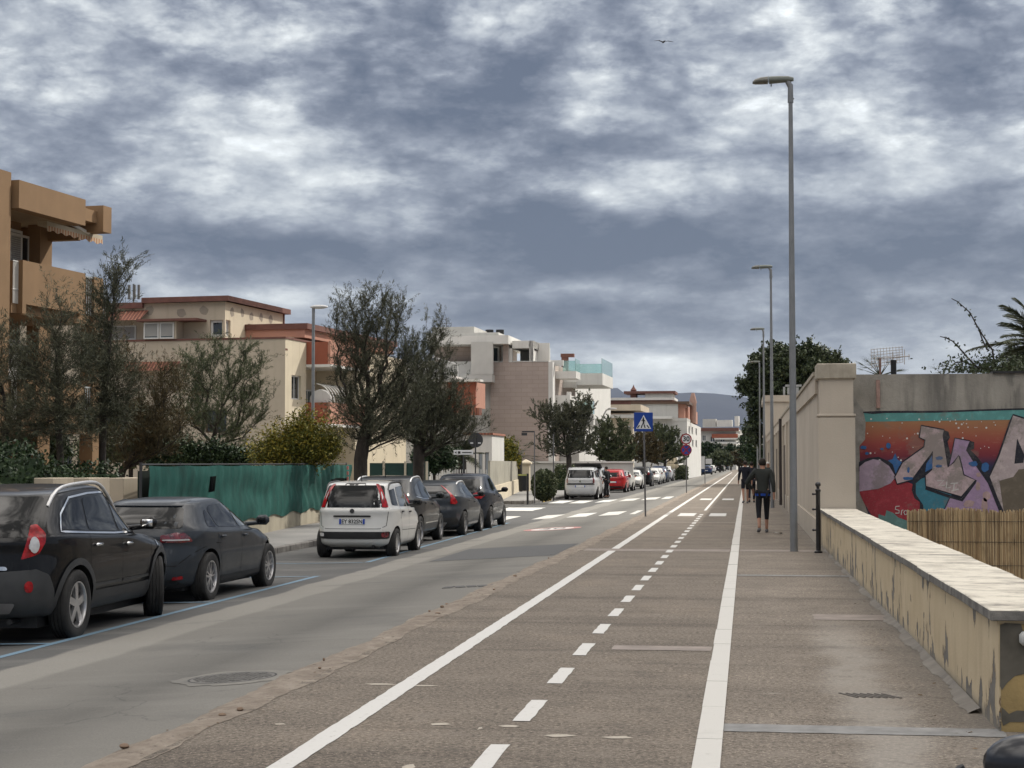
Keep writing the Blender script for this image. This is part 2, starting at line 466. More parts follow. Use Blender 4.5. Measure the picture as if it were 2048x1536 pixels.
# pale dusty drift along the footway, cement skirts by the wall
s = NT('dust'); M_dust = s.done(s.ramp(s.noise(3, 6, .7), [(.3, (.22, .195, .165)), (.7, (.33, .305, .27))]), .95)
def decal(poly, z, mat, name, label=None, cat=None, kind=None, group=None, sub=True, seed=1, jag=.02):
    r = random.Random(seed); pts = []
    for i, p in enumerate(poly):
        q = poly[(i + 1) % len(poly)]
        n = max(1, int(math.hypot(q[0] - p[0], q[1] - p[1]) / .12)) if sub else 1
        for k in range(n):
            t = k / n
            pts.append((p[0] + (q[0] - p[0]) * t + r.uniform(-jag, jag), p[1] + (q[1] - p[1]) * t + r.uniform(-jag, jag), z))
    m = MB(); m.add(pts, [tuple(range(len(pts)))])
    return tag(m.build(name, mat, fixn=False), label, cat, group, kind)
M_cem = pm('cement_fillet', (.20, .185, .165), .9, .2, 3, .4, 30)
m = MB()
rf = random.Random(77); ws = [.07 + .03 * math.sin(k * .31) + rf.uniform(-.018, .018) for k in range(240)]
for k in range(226):
    y0 = 11.6 + k * .1
    m.add([(1.515, y0, .04), (1.515 - ws[k], y0, .003), (1.515 - ws[k + 1], y0 + .1, .003), (1.515, y0 + .1, .04)], [(0, 3, 2, 1)])
tag(m.build('cement_fillet', M_cem, smooth=60, fixn=False), 'rough grey cement fillet along the foot of the low wall', 'wall footing')
# cross strips set into the paving
M_gran = pm('granite_strip', (.215, .215, .212), .8, .25, 6, .3, 60)
M_pink = pm('pink_strip', (.245, .212, .19), .85, .2, 4, .3, 60)
def strip(x0, x1, y0, y1, mat, lab): return decal([(x0, y0), (x1, y0), (x1, y1), (x0, y1)], .004, mat, 'paving_strip', lab, 'paving strip', jag=.008, seed=int(y0))
strip(-.15, 1.55, 10.62, 10.93, M_gran, 'grey stone strip across the footway nearest the camera')
strip(.70, 1.52, 18.25, 18.9, M_pink, 'short pinkish strip across the footway beside the low wall')
strip(-.15, 1.5, 25.2, 25.45, M_gran, 'thin grey strip across the footway before the tall lamp')
strip(-3.05, -.32, 31.95, 32.75, M_pink, 'long pinkish strip across the cycle lane')
strip(-.14, 1.3, 32.1, 32.75, M_pink, 'pinkish strip across the footway by the bollard')
for y, lab in ((15.1, 'second'), (47.5, 'far'), (63.0, 'farther'), (87.0, 'distant')):
    strip(-1.2 if y < 20 else -3.0, -.32, y, y + .35, M_pink, 'faint pinkish %s band across the cycle lane' % lab)
# ---- painted lines
def paint(name, c=(.72, .72, .69), wear=.35):
    s = NT(name)
    w = s.mask(s.noise(24, 5, .75), .50 + .2 * (1 - wear), .72)
    w2 = s.mask(s.noise(3, 5, .7), .55, .75)
    col = s.mix(s.math('MULTIPLY', w2, .25), c, tuple(x * .7 for x in c))
    col = s.mix(s.math('MULTIPLY', w, .7), col, (.20, .17, .14))
    return s.done(col, .75)
M_white = paint('white_line_paint', (.56, .555, .535), wear=.6)
M_slab = paint('white_stone_border', (.53, .52, .49), .35)
M_worn = paint('worn_white_paint', (.55, .55, .53), .6)
M_blue = paint('blue_parking_paint', (.13, .22, .30), .8)
M_redp = paint('worn_red_paint', (.42, .20, .19), .6)
o = decal([(-2.585, -10), (-2.44, -10), (-2.44, 32.0), (-2.585, 32.0)], .0045, M_white, 'edge_line', 'solid white line along the road side of the cycle lane, near run', 'road marking', jag=.006)
decal([(-2.585, 32.8), (-2.44, 32.8), (-2.46, 54.6), (-2.6, 54.6)], .0045, M_white, 'edge_line', 'solid white line along the cycle lane beyond the pinkish strip', 'road marking', jag=.006)
decal([(-2.60, 57.2), (-2.46, 57.2), (-2.46, 300), (-2.6, 300)], .0045, M_white, 'edge_line', 'far white line of the cycle lane running to the end of the street', 'road marking', jag=.004)
for k in range(5):
    decal([(-2.6, 54.9 + k * .5), (-2.46, 54.9 + k * .5), (-2.46, 55.15 + k * .5), (-2.6, 55.15 + k * .5)], .0045, M_white, 'line_dash', 'short dashes bridging the gap in the white line behind the blue sign', 'road marking', group='small dashes by the crossing', jag=.004)
for k in range(-2, 24):
    y = 10.85 + k * 1.88
    decal([(-1.492, y), (-1.378, y), (-1.378, y + .97), (-1.492, y + .97)], .0045, M_white, 'lane_dash',
          'white dash number %d from the camera in the broken cycle lane line' % (k + 3), 'road marking', group='broken centre line of the cycle lane', jag=.005, seed=k + 9)
decal([(-1.48, 59.5), (-1.39, 59.5), (-1.39, 300), (-1.48, 300)], .0045, M_worn, 'centre_line', 'thin worn white centre line of the cycle lane far away', 'road marking', jag=.003)
for (x, y, lab) in ((-2.15, 53.2, 'left pad of the nearer pair'), (-1.17, 53.2, 'right pad of the nearer pair'), (-2.1, 76.5, 'left pad of the farther pair'), (-1.1, 76.5, 'right pad of the farther pair')):
    decal([(x, y), (x + .52, y), (x + .52, y + 3.0), (x, y + 3.0)], .0045, M_worn, 'painted_pad', 'worn white painted pad on the cycle lane, ' + lab, 'road marking', group='white pads on the cycle lane', jag=.02, seed=int(y + x))
# raised pale kerb stones between the cycle lane and the footway
m = MB(); y = -10.0; r = random.Random(3)
while y < 300:
    ln = 1.35 if y < 60 else 8.0
    m.b2(-.305 + r.uniform(-.004, .004), -.152, y + .006, y + ln - .006, -.02, .012 + r.uniform(-.003, .003)); y += ln
tag(m.build('border_stone_line', M_slab), 'wide pale stone border line between cycle lane and footway', 'kerb line')
# crumbled seam between path and road
m = MB(); r = random.Random(8)
ny = 900; prev = None
vs = []; fs = []; K = 6
for j in range(ny + 1):
    y = 3 + j * .09 if j < 700 else 66 + (j - 700) * .6
    a = .03 * math.sin(y * 1.3) + .015 * math.sin(y * 3.7) + r.uniform(-.02, .02); b = .025 * math.sin(y * .9 + 2) + .02 * math.sin(y * 4.1) + r.uniform(-.015, .015)
    x0, x1 = pe(y) - .27 + a, pe(y) + .07 + b
    for i in range(K):
        x = x0 + (x1 - x0) * i / (K - 1)
        z = (rz(x0) if i == 0 else .0) + (0 if i in (0, K - 1) else .004 + r.uniform(-.006, .006))
        if i == 0: z += .003
        if i == 1: z = r.uniform(-.016, .004)
        if i == K - 1: z = .003
        if i == 4 and r.random() < .3: z = -.010
        vs.append((x, y, z))
for j in range(ny):
    for i in range(K - 1):
        a = j * K + i; fs.append((a, a + 1, a + K + 1, a + K))
m.add(vs, fs)
s = NT('crumbled_concrete')
c = s.ramp(s.noise(4, 6, .7), [(.3, (.15, .12, .095)), (.5, (.22, .185, .15)), (.72, (.31, .27, .225))])
c = s.mix(s.mask(s.noise(22, 4, .7), .60, .68), c, (.09, .075, .062)); s.bump(s.noise(25, 5, .7), .8, .02)
tag(m.build('broken_kerb_edge', s.done(c, .95), fixn=False), 'crumbled brown concrete edge between the road and the cycle path', 'kerb')
m = MB()
for k in range(12):
    y = r.uniform(8, 30); x = pe(y) - .12 + r.uniform(-.12, .12)
    m.ball((x, y, .01), (r.uniform(.01, .035), r.uniform(.01, .04), r.uniform(.008, .02)), 6, 4)
tag(m.build('loose_stones', pm('stone_bits', (.20, .14, .10)), smooth=50), kind='stuff')
# left pavement with kerb
s = NT('old_pavement')
c = s.ramp(s.noise(.6, 6, .65), [(.3, (.15, .15, .148)), (.7, (.235, .23, .222))]); c = s.mix(.6, c, s.ramp(s.noise(50, 3, .7), [(.3, (.38,) * 3), (.7, (.66,) * 3)]), 'OVERLAY')
M_pav = s.done(c, .9)
sheet('pavement', -12.7, -10.0, -12, 62.2, WALK, M_pav)
sheet('pavement', -60, -12.0, -12, 66.0, WALK - .005, M_earth)
sheet('pavement', -14.2, -10.0, 82.5, 620, WALK, M_pav)
sheet('pavement', -60, -12.0, 78.7, 620, WALK - .005, M_earth)
# curved corners of the pavement at the side street
def corner(cx, cy, a0, a1, r_, name):
    m = MB(); P = [(cx, cy, WALK)] + [(cx + r_ * math.cos(a0 + (a1 - a0) * k / 12), cy + r_ * math.sin(a0 + (a1 - a0) * k / 12), WALK) for k in range(13)]
    m.add(P, [tuple(range(14))]); return tag(m.build(name, M_pav, fixn=False), kind='structure')
corner(-13.8, 62.2, 0, math.pi / 2, 3.8, 'pavement'); corner(-13.8, 82.5, -math.pi / 2, 0, 3.8, 'pavement')
s = NT('kerb_stone')
c = s.ramp(s.noise(5, 5, .6), [(.3, (.10, .095, .09)), (.7, (.22, .21, .20))]); s.bump(s.noise(30, 4), .5, .01)
M_kerb = s.done(c, .9)
M_yel = pm('yellow_kerb_paint', (.46, .33, .09), .8, .3, 8)
def kerb(pts, lab, mat=None):
    m = MB(); r = random.Random(len(pts))
    for a, b in zip(pts, pts[1:]):
        d = math.hypot(b[0] - a[0], b[1] - a[1]); n = max(1, round(d / 1.0))
        for k in range(n):
            t = (k + .5) / n; x = a[0] + (b[0] - a[0]) * t; y = a[1] + (b[1] - a[1]) * t
            m.box((x, y, WALK - .09 + r.uniform(-.004, .004)), (.15, d / n - .012, .20), rot=math.atan2(b[1] - a[1], b[0] - a[0]) - math.pi / 2, bev=.02)
    return tag(m.build('kerb', mat or M_kerb), lab, 'kerb')
arc = lambda cx, cy, a0, a1, r_: [(cx + r_ * math.cos(a0 + (a1 - a0) * k / 8), cy + r_ * math.sin(a0 + (a1 - a0) * k / 8)) for k in range(9)]
kerb([(-9.93, -12), (-9.93, 62.2)] + arc(-13.8, 62.2, 0, math.pi / 2, 3.87)[1:], 'long dark stone kerb behind the near parked cars')
kerb(arc(-13.8, 82.5, -math.pi / 2, 0, 3.87), 'curved dark kerb at the far corner of the side street')
kerb([(-9.93, 82.5), (-9.93, 86.2)], 'short yellow painted kerb behind the silver people carrier', M_yel)
kerb([(-9.93, 86.2), (-9.93, 400)], 'far stone kerb beyond the second crossing')
# parking bay lines
def rline(x0, y0, x1, y1, w, mat, name, lab, cat='road marking', group=None, seed=1):
    m = MB(); d = Vector((x1 - x0, y1 - y0, 0)); L_ = d.length; d.normalize(); nn_ = Vector((-d.y, d.x, 0)) * w / 2
    n = max(1, int(L_ / 1.0)); vs = []; r = random.Random(seed)
    for k in range(n + 1):
        p = Vector((x0, y0, 0)) + d * (L_ * k / n)
        for sg in (1, -1):
            q = p + nn_ * sg * (1 + r.uniform(-.06, .06)); vs.append((q.x, q.y, rz(q.x) + .004))
    m.add(vs, [(2 * k, 2 * k + 1, 2 * k + 3, 2 * k + 2) for k in range(n)])
    return tag(m.build(name, mat, fixn=False), lab, cat, group)
rline(-7.30, 3, -7.06, 27.6, .12, M_blue, 'bay_line', 'long blue parking line beside the two nearest dark cars')
rline(-7.12, 31.6, -7.5, 53.6, .12, M_blue, 'bay_line', 'blue parking line beside the white hatchback and cars ahead of it')
for y, lab in ((17.0, 'under the rear of the black off-roader'), (22.35, 'between the black off-roader and the dark hatchback'), (27.6, 'in front of the dark grey hatchback'), (31.6, 'behind the white hatchback'),
               (38.9, 'in front of the white hatchback'), (44.1, 'behind the slate crossover'), (48.95, 'behind the last dark car')):
    rline(-7.2 if y < 40 else -7.4, y, -9.8, y, .10, M_blue, 'bay_line', 'pale blue cross line of a parking bay ' + lab)
# zebra crossings
for k, (px, w) in enumerate(((992, .9), (1075, 1), (1134, .6), (1192, 1), (1252, 1))):
    p = RD(px, 1040)
    m = MB(); x0, x1 = p.x - .33, p.x + .33; y0, y1 = 56.2, 60.6
    m.add([(x0, y0, rz(x0) + .004), (x1, y0, rz(x1) + .004), (x1, y1, rz(x1) + .004), (x0, y1, rz(x0) + .004)], [(0, 1, 2, 3)])
    tag(m.build('zebra_stripe', M_worn if w < .9 else M_slab, fixn=False), ['near crossing stripe touching the last dark car', 'near crossing stripe, second from the parked cars', 'most worn stripe, middle of the near crossing', 'near crossing stripe, second from the blue sign', 'near crossing stripe closest to the cycle path'][k], 'road marking', 'stripes of the near zebra crossing')
for k, px in enumerate((1120, 1161, 1204, 1244, 1283, 1321)):
    p = RD(px, 1004.5)
    m = MB(); x0, x1 = p.x - .36, p.x + .36; y0, y1 = 80.5, 86.0
    m.add([(x0, y0, rz(x0) + .004), (x1, y0, rz(x1) + .004), (x1, y1, rz(x1) + .004), (x0, y1, rz(x0) + .004)], [(0, 1, 2, 3)])
    tag(m.build('zebra_stripe', M_worn if k in (0, 2, 5) else M_slab, fixn=False), ['far crossing stripe by the yellow kerb', 'far crossing stripe under the left of the silver car', 'far crossing stripe, third from the yellow kerb', 'far crossing stripe just left of the blue sign post', 'far crossing stripe just right of the blue sign post', 'far crossing stripe touching the cycle path'][k], 'road marking', 'stripes of the far zebra crossing')
rline(-9.3, 67.5, -9.3, 72.5, 1.6, M_worn, 'stop_line', 'pale painted bar at the mouth of the side street')
# painted speed roundel
def flat_text(txt, size, mat, parent=None, name='lettering', bold=0.0, shear=0, thick=.0, spacing=1.0):
    cu = bpy.data.curves.new('tmp_text', 'FONT'); cu.body = txt; cu.size = size; cu.align_x = 'CENTER'; cu.align_y = 'CENTER'
    cu.offset = bold; cu.extrude = thick; cu.shear = shear; cu.space_character = spacing; cu.resolution_u = 4
    ob = bpy.data.objects.new('tmp_text', cu); COL.objects.link(ob)
    dg = bpy.context.evaluated_depsgraph_get(); me = bpy.data.meshes.new_from_object(ob.evaluated_get(dg)); me.name = name
    bpy.data.objects.remove(ob); me.materials.clear(); me.materials.append(mat)
    o = bpy.data.objects.new(name, me); COL.objects.link(o)
    if parent: o.parent = parent
    return o
cx_, cy_ = RD(1105, 1058).x, RD(1105, 1058).y
ro = empty('road_roundel', (cx_, cy_, rz(cx_) + .005)); ro.rotation_euler = (0, math.atan(.0575) * -1, 0)
tag(ro, 'worn red and white speed limit circle painted on the road', 'road marking')
def disc(r0, r1, n=40, sy=1.0, z=0):
    m = MB()
    if r0 == 0: m.add([(r1 * math.cos(2 * math.pi * k / n), sy * r1 * math.sin(2 * math.pi * k / n), z) for k in range(n)], [tuple(range(n))])
    else:
        vs = []
        for k in range(n):
            a = 2 * math.pi * k / n
            vs += [(r0 * math.cos(a), sy * r0 * math.sin(a), z), (r1 * math.cos(a), sy * r1 * math.sin(a), z)]
        m.add(vs, [(2 * k, 2 * k + 1, (2 * k + 3) % (2 * n), (2 * k + 2) % (2 * n)) for k in range(n)])
    return m
disc(.58, .78, sy=1.35).build('red_ring', M_redp, ro, fixn=False)
disc(0, .58, sy=1.35).build('white_disc', M_white, ro, fixn=False)
t = flat_text('30', .75, pm('dark_road_paint', (.07, .07, .07)), ro, 'number'); t.location.z = .003; t.scale = (1, 1.7, 1)
# manhole in the carriageway
p = RD(465, 1356); mh = empty('manhole_cover', (p.x, p.y, rz(p.x) + .003)); mh.rotation_euler = (0, -math.atan(.0575), 0)
tag(mh, 'round sunken iron manhole cover in the grey carriageway', 'manhole cover')
M_iron = pm('cast_iron', (.15, .146, .138), .8, .45, 14, .8, 90)
s = NT('patched_tar'); M_tar = s.done(s.ramp(s.noise(18, 5, .7), [(.35, (.045, .045, .047)), (.65, (.13, .128, .125))]), .9)
m = MB(); r = random.Random(2); n = 48; vs = []
for k in range(n):
    a = 2 * math.pi * k / n; q = .47 + r.uniform(-.05, .05)
    vs += [(.33 * math.cos(a), .33 * math.sin(a), .001), (q * math.cos(a), q * math.sin(a), .0005)]
m.add(vs, [(2 * k, 2 * k + 1, (2 * k + 3) % (2 * n), (2 * k + 2) % (2 * n)) for k in range(n)]); m.build('tar_surround', M_asph, mh, fixn=False)
disc(.335, .352, z=.002).build('gap', pm('gap_black', (.035, .035, .035)), mh, fixn=False)
m = disc(0, .335, z=.002)
for i in range(-7, 8):
    for j in range(-7, 8):
        if i * i + j * j < 52: m.box((i * .042, j * .042, .004), (.026, .026, .006))
m.build('lid', M_iron, mh, fixn=False)
# broken drain pieces by the kerb and small grate in the footway
m = MB()
for k in range(7): m.box((0.05 * k, 0, 0), (.018, .24, .006), rot=.5)
p = G(1740, 1392); o = m.build('drain_grate', pm('worn_grate', (.13, .12, .11), .9, .2, 9, .5, 60), loc=(p.x - .15, p.y, .004)); tag(o, 'small slotted drain grate in the footway near the low wall', 'drain grate')
p = RD(940, 1173)
m = MB()
for k in range(5): m.box((.16 * k - .3, r.uniform(-.12, .12), 0), (.13, .3, .008), rot=r.uniform(-.3, .3))
o = m.build('drain_cover', M_tar, loc=(p.x, p.y, rz(p.x) + .004)); o.rotation_euler = (0, -math.atan(.0575), 0); tag(o, 'broken dark drain cover in the road beside the crumbled path edge', 'drain cover')
# pale scuffs on the cycle lane
M_scuff = paint('scuff_marks', (.40, .36, .30), 1.0)
for k, (px, py, w, h) in enumerate(((760, 1369, 70, 3), (850, 1372, 60, 3), (880, 1449, 45, 5), (1020, 1453, 45, 5), (1120, 1472, 60, 6), (1235, 1476, 70, 6), (960, 1458, 12, 5), (820, 1535, 30, 12), (560, 1449, 20, 3))):
    p = G(px, py); sx = w / 2 / (py - 926) * 1.65; sy_ = h / (py - 926) * p.y / 2
    decal([(p.x - sx, p.y), (p.x - sx * .4, p.y - sy_), (p.x + sx * .5, p.y - sy_ * .7), (p.x + sx, p.y), (p.x + sx * .3, p.y + sy_), (p.x - sx * .5, p.y + sy_ * .8)], .0035, M_scuff,
          'paint_scuff', 'pale scuff streak %s' % ['left of the solid line', 'right of the solid line', 'below the fourth dash, left end', 'ending beside the third dash', 'just right of the third dash', 'farthest right near the border stones', 'between two larger scuffs', 'at the bottom edge left of the nearest dash', 'near the crumbled road edge'][k], 'road marking', 'pale scuffs on the cycle lane', jag=.012, seed=k)

# broken grey cloud out of frame towards the sun: it shades the near part of the street
m = MB(); r = random.Random(21)
for k in range(46):
    x = 206 + 105 * r.random(); y = 150 + 128 * r.random(); dx_, dy_ = 303, 315
    x = max(x, 206 + 16 + (4 if y < 255 else 8)); m.ball((x + dx_, y + dy_, 700 + r.uniform(-6, 6)), (r.uniform(14, 22), r.uniform(14, 22), r.uniform(5, 9)), 18, 10)
s = NT('cloud_grey'); tag(m.build('cloud', s.done(s.ramp(s.noise(.05, 5), [(.3, (.6, .62, .66)), (.7, (.85, .86, .88))]), 1.0), smooth=180, fixn=False), kind='structure')

m = MB(); p = G(1556, 1069); r = random.Random(3)
m.add([(p.x + .16 * math.cos(a) * r.uniform(.5, 1), p.y + .12 * math.sin(a) * r.uniform(.6, 1), .01 + r.uniform(0, .05)) for a in np.linspace(0, 6.28, 9, False)], [tuple(range(9))])
tag(m.build('paper_scrap', pm('paper', (.5, .5, .48)), fixn=False), 'crumpled white paper scrap on the footway beside the grey top walker', 'litter')
rs = np.random.RandomState(5); n = 420
X_ = np.where(rs.rand(n) < .5, rs.normal(-3.35, .12, n), rs.normal(1.30, .14, n)); X_[:120] = rs.normal(-9.75, .10, 120); Y_ = rs.uniform(9, 45, n)
Z_ = np.array([rz(x) if x < -3.42 else 0 for x in X_]) + .008
C_ = np.stack([X_, Y_, Z_], 1); a_ = rs.uniform(0, 6.28, n); l_ = rs.uniform(.008, .028, n); u_ = np.stack([np.cos(a_), np.sin(a_), rs.uniform(-.2, .2, n)], 1) * l_[:, None]; v_ = np.stack([-np.sin(a_), np.cos(a_), rs.uniform(-.2, .2, n)], 1) * (l_ * .5)[:, None]
tag(npmesh('fallen_leaves', np.stack([C_ - u_, C_ - v_, C_ + u_, C_ + v_], 1).reshape(-1, 3), np.arange(4 * n).reshape(-1, 4), pm('dead_leaf', (.10, .065, .035), .9, .5, 9)), kind='stuff')
# ============================================================ CARS
def paintm(name, c, flake=.0, rough=.22):
    rough += .12
    s = NT(name); n = s.noise(400, 2, .6); d = s.noise(5, 4, .6)
    col = s.mix(s.math('MULTIPLY', s.mask(n, .5, .7), flake), c, tuple(min(1, x * 3 + .02) for x in c))
    r = s.math('ADD', s.math('MULTIPLY', d, .16), rough)
    return s.done(col, r, 0.0, .06, .8 if max(c) > .1 else .45)
M_glass = NT('tinted_glass').done((.004, .005, .006), .03, spec=.32)
s = NT('clear_car_glass'); M_cglass = s.done(s.mix(s.mask(s.noise(1.6, 4, .6), .45, .6), (.008, .010, .012), (.030, .038, .042)), .04, spec=.75)
M_black = pm('black_plastic', (.018, .018, .019), .55, .2, 8, .2, 200)
M_clad = pm('grey_cladding', (.040, .042, .044), .5, .15, 6, .25, 200)
s = NT('tyre_rubber'); M_tyre = s.done(s.ramp(s.noise(9, 3), [(.3, (.012, .012, .012)), (.7, (.028, .027, .026))]), .85)
M_alloy = pm('alloy', (.55, .55, .56), .3, .08, 4, .05, 50, metal=.85)
M_alloyd = pm('dull_alloy', (.28, .28, .29), .35, .1, 4, .05, 50, metal=.8)
M_chrome = pm('chrome', (.8, .8, .8), .12, .05, 4, 0, metal=1)
M_railm = pm('satin_rail', (.62, .62, .62), .35, .05, 4, 0, metal=.5)
s = NT('tail_lamp_red'); c_ = s.ramp(s.noise(14, 3), [(.35, (.16, .004, .008)), (.65, (.42, .012, .018))]); M_red = s.done(c_, .1, spec=.5)
s = NT('dark_tail_lamp'); M_redd = s.done(s.ramp(s.noise(10, 3), [(.35, (.05, .004, .008)), (.65, (.22, .012, .02))]), .1, spec=.8, coat=1)
M_lens = pm('clear_lens', (.55, .55, .56), .12, .15, 20, 0, spec=.8, coat=.8)
M_pltw = pm('plate_white', (.62, .63, .62), .4, .05, 4, 0)
M_pltb = pm('plate_blue', (.02, .06, .35), .4, .05, 4, 0)
M_ink = pm('ink_black', (.01, .01, .012), .5, .05, 4, 0)
M_well = pm('wheel_well', (.008, .008, .008), .95, .1, 4, 0)

def outline(xf, xr, w, nf, nr, k1=6, k2=9):
    xc = (xf + xr) / 2 + .1; af = xf - xc; ar = xc - xr; P = []
    def quarter(a, n):
        um = .5 ** (1 / n); q = []
        for i in range(k1): v = um * i / k1; q.append(((1 - v ** n) ** (1 / n), v))
        for i in range(k2): u = um * (1 - i / k2); q.append((u, (1 - u ** n) ** (1 / n)))
        return q
    f = quarter(af, nf); r = quarter(ar, nr)
    for u, v in f: P.append((xc + af * u, w * v))
    P.append((xc, w))
    for u, v in r[::-1]: P.append((xc - ar * u, w * v))
    for u, v in r[1:]: P.append((xc - ar * u, -w * v))
    P.append((xc, -w))
    for u, v in f[:0:-1]: P.append((xc + af * u, -w * v))
    return P
def cr(a, b, c, d, t): return .5 * ((2 * b) + (-a + c) * t + (2 * a - 5 * b + 4 * c - d) * t * t + (-a + 3 * b - 3 * c + d) * t ** 3)
class Body:
    def __init__(s, rows, nf=4.2, nr=6.5, sub=4, warp=None):
        out = []
        for i in range(len(rows) - 1):
            p = [rows[max(i - 1, 0)], rows[i], rows[i + 1], rows[min(i + 2, len(rows) - 1)]]
            for k in range(sub):
                t = k / sub; out.append([cr(*[q[j] for q in p], t) for j in range(4)])
        out.append(list(rows[-1]))
        vs = []; fs = []; n = None
        for z, xf, xr, w in out:
            P = outline(xf, xr, w, nf, nr); n = len(P)
            for x, y in P:
                zz = z + (warp(x, y, z) if warp else 0); vs.append((x, y, zz))
        for j in range(len(out) - 1):
            for i in range(n):
                fs.append((j * n + i, j * n + (i + 1) % n, (j + 1) * n + (i + 1) % n, (j + 1) * n + i))
        fs.append(tuple(range(n))[::-1]); fs.append(tuple(range((len(out) - 1) * n, len(out) * n)))
        s.v, s.f = vs, fs
        s.bvh = BVHTree.FromPolygons([Vector(p) for p in vs], fs)
    def hit(s, view, a, b, off):
        if view == 'R': o, d = Vector((a, -4, b)), Vector((0, 1, 0))
        elif view == 'L': o, d = Vector((a, 4, b)), Vector((0, -1, 0))
        elif view == 'B': o, d = Vector((-6, a, b)), Vector((1, 0, 0))
        elif view[0] == 'W':                       # wraps round the rear corner: a = sideways distance, past the corner it runs forward
            hw = s.hw; sg = -1 if view[1] == 'R' else 1; ax = s.xr + .9
            t = (s.xr, a) if a < hw else (s.xr + a - hw, hw)
            o = Vector((ax, 0, b)); d = Vector((t[0] - ax, sg * t[1], 0)).normalized()
            h, nrm, i, dist = s.bvh.ray_cast(o, d)
            if h is None: return None
            if nrm.dot(d) < 0: nrm = -nrm
            return h + nrm * off
        elif view == 'F': o, d = Vector((6, a, b)), Vector((-1, 0, 0))
        else: o, d = Vector((a, b, 5)), Vector((0, 0, -1))
        h, nrm, i, dist = s.bvh.ray_cast(o, d)
        if h is None: return None
        if nrm.dot(d) > 0: nrm = -nrm
        return h + nrm * off
    def patch(s, m, view, poly, off=.004, step=.07):
        pts = []; n = len(poly)
        for i in range(n):
            p, q = poly[i], poly[(i + 1) % n]; L_ = math.hypot(q[0] - p[0], q[1] - p[1]); k = max(1, int(L_ / step))
            for j in range(k): pts.append(Vector((p[0] + (q[0] - p[0]) * j / k, p[1] + (q[1] - p[1]) * j / k)))
        nb = len(pts)
        def inside(x, y):
            c = False
            for i in range(nb):
                a, b = pts[i], pts[(i + 1) % nb]
                if (a.y > y) != (b.y > y) and x < (b.x - a.x) * (y - a.y) / (b.y - a.y) + a.x: c = not c
            return c
        x0 = min(p.x for p in pts); x1 = max(p.x for p in pts); y0 = min(p.y for p in pts); y1 = max(p.y for p in pts)
        extra = []
        x = x0 + step * .6
        while x < x1:
            y = y0 + step * .6
            while y < y1:
                if inside(x, y) and min((Vector((x, y)) - b).length for b in pts) > step * .4: extra.append(Vector((x, y)))
                y += step
            x += step
        V, E, F, *_ = geometry.delaunay_2d_cdt(pts + extra, [(i, (i + 1) % nb) for i in range(nb)], [], 1, 1e-5)
        P3 = [s.hit(view, v.x, v.y, off) for v in V]
        b = len(m.v)
        ok = [p is not None for p in P3]
        F = [f for f in F if all(ok[i] for i in f)]
        m.add([p if p is not None else (0, 0, 0) for p in P3], [tuple(f) for f in F])
    def ribbon(s, m, view, line, w=.008, off=.003, closed=False, step=.06):
        pts = []
        L_ = list(line) + ([line[0]] if closed else [])
        for p, q in zip(L_, L_[1:]):
            k = max(1, int(math.hypot(q[0] - p[0], q[1] - p[1]) / step))
            for j in range(k): pts.append((p[0] + (q[0] - p[0]) * j / k, p[1] + (q[1] - p[1]) * j / k))
        pts.append(L_[-1]); vs = []
        for i, p in enumerate(pts):
            a = pts[max(i - 1, 0)]; b = pts[min(i + 1, len(pts) - 1)]
            d = Vector((b[0] - a[0], b[1] - a[1])); d = d.normalized() if d.length > 1e-9 else Vector((1, 0))
            for sg in (1, -1):
                h = s.hit(view, p[0] - d.y * w / 2 * sg, p[1] + d.x * w / 2 * sg, off); vs.append(h)
        for i in range(len(pts) - 1):
            q = vs[2 * i:2 * i + 4]
            if all(x is not None for x in q): m.add(q, [(0, 1, 3, 2)])
def rnd(poly, r=.04, k=3):         # round the corners of a 2d polygon
    out = []; n = len(poly)
    for i in range(n):
        p = Vector(poly[i]); a = Vector(poly[i - 1]) - p; b = Vector(poly[(i + 1) % n]) - p
        ra = min(r, a.length * .45); rb = min(r, b.length * .45); A = p + a.normalized() * ra; B = p + b.normalized() * rb
        for j in range(k + 1):
            t = j / k; q = A * (1 - t) ** 2 + p * 2 * t * (1 - t) + B * t * t; out.append((q.x, q.y))
    return out
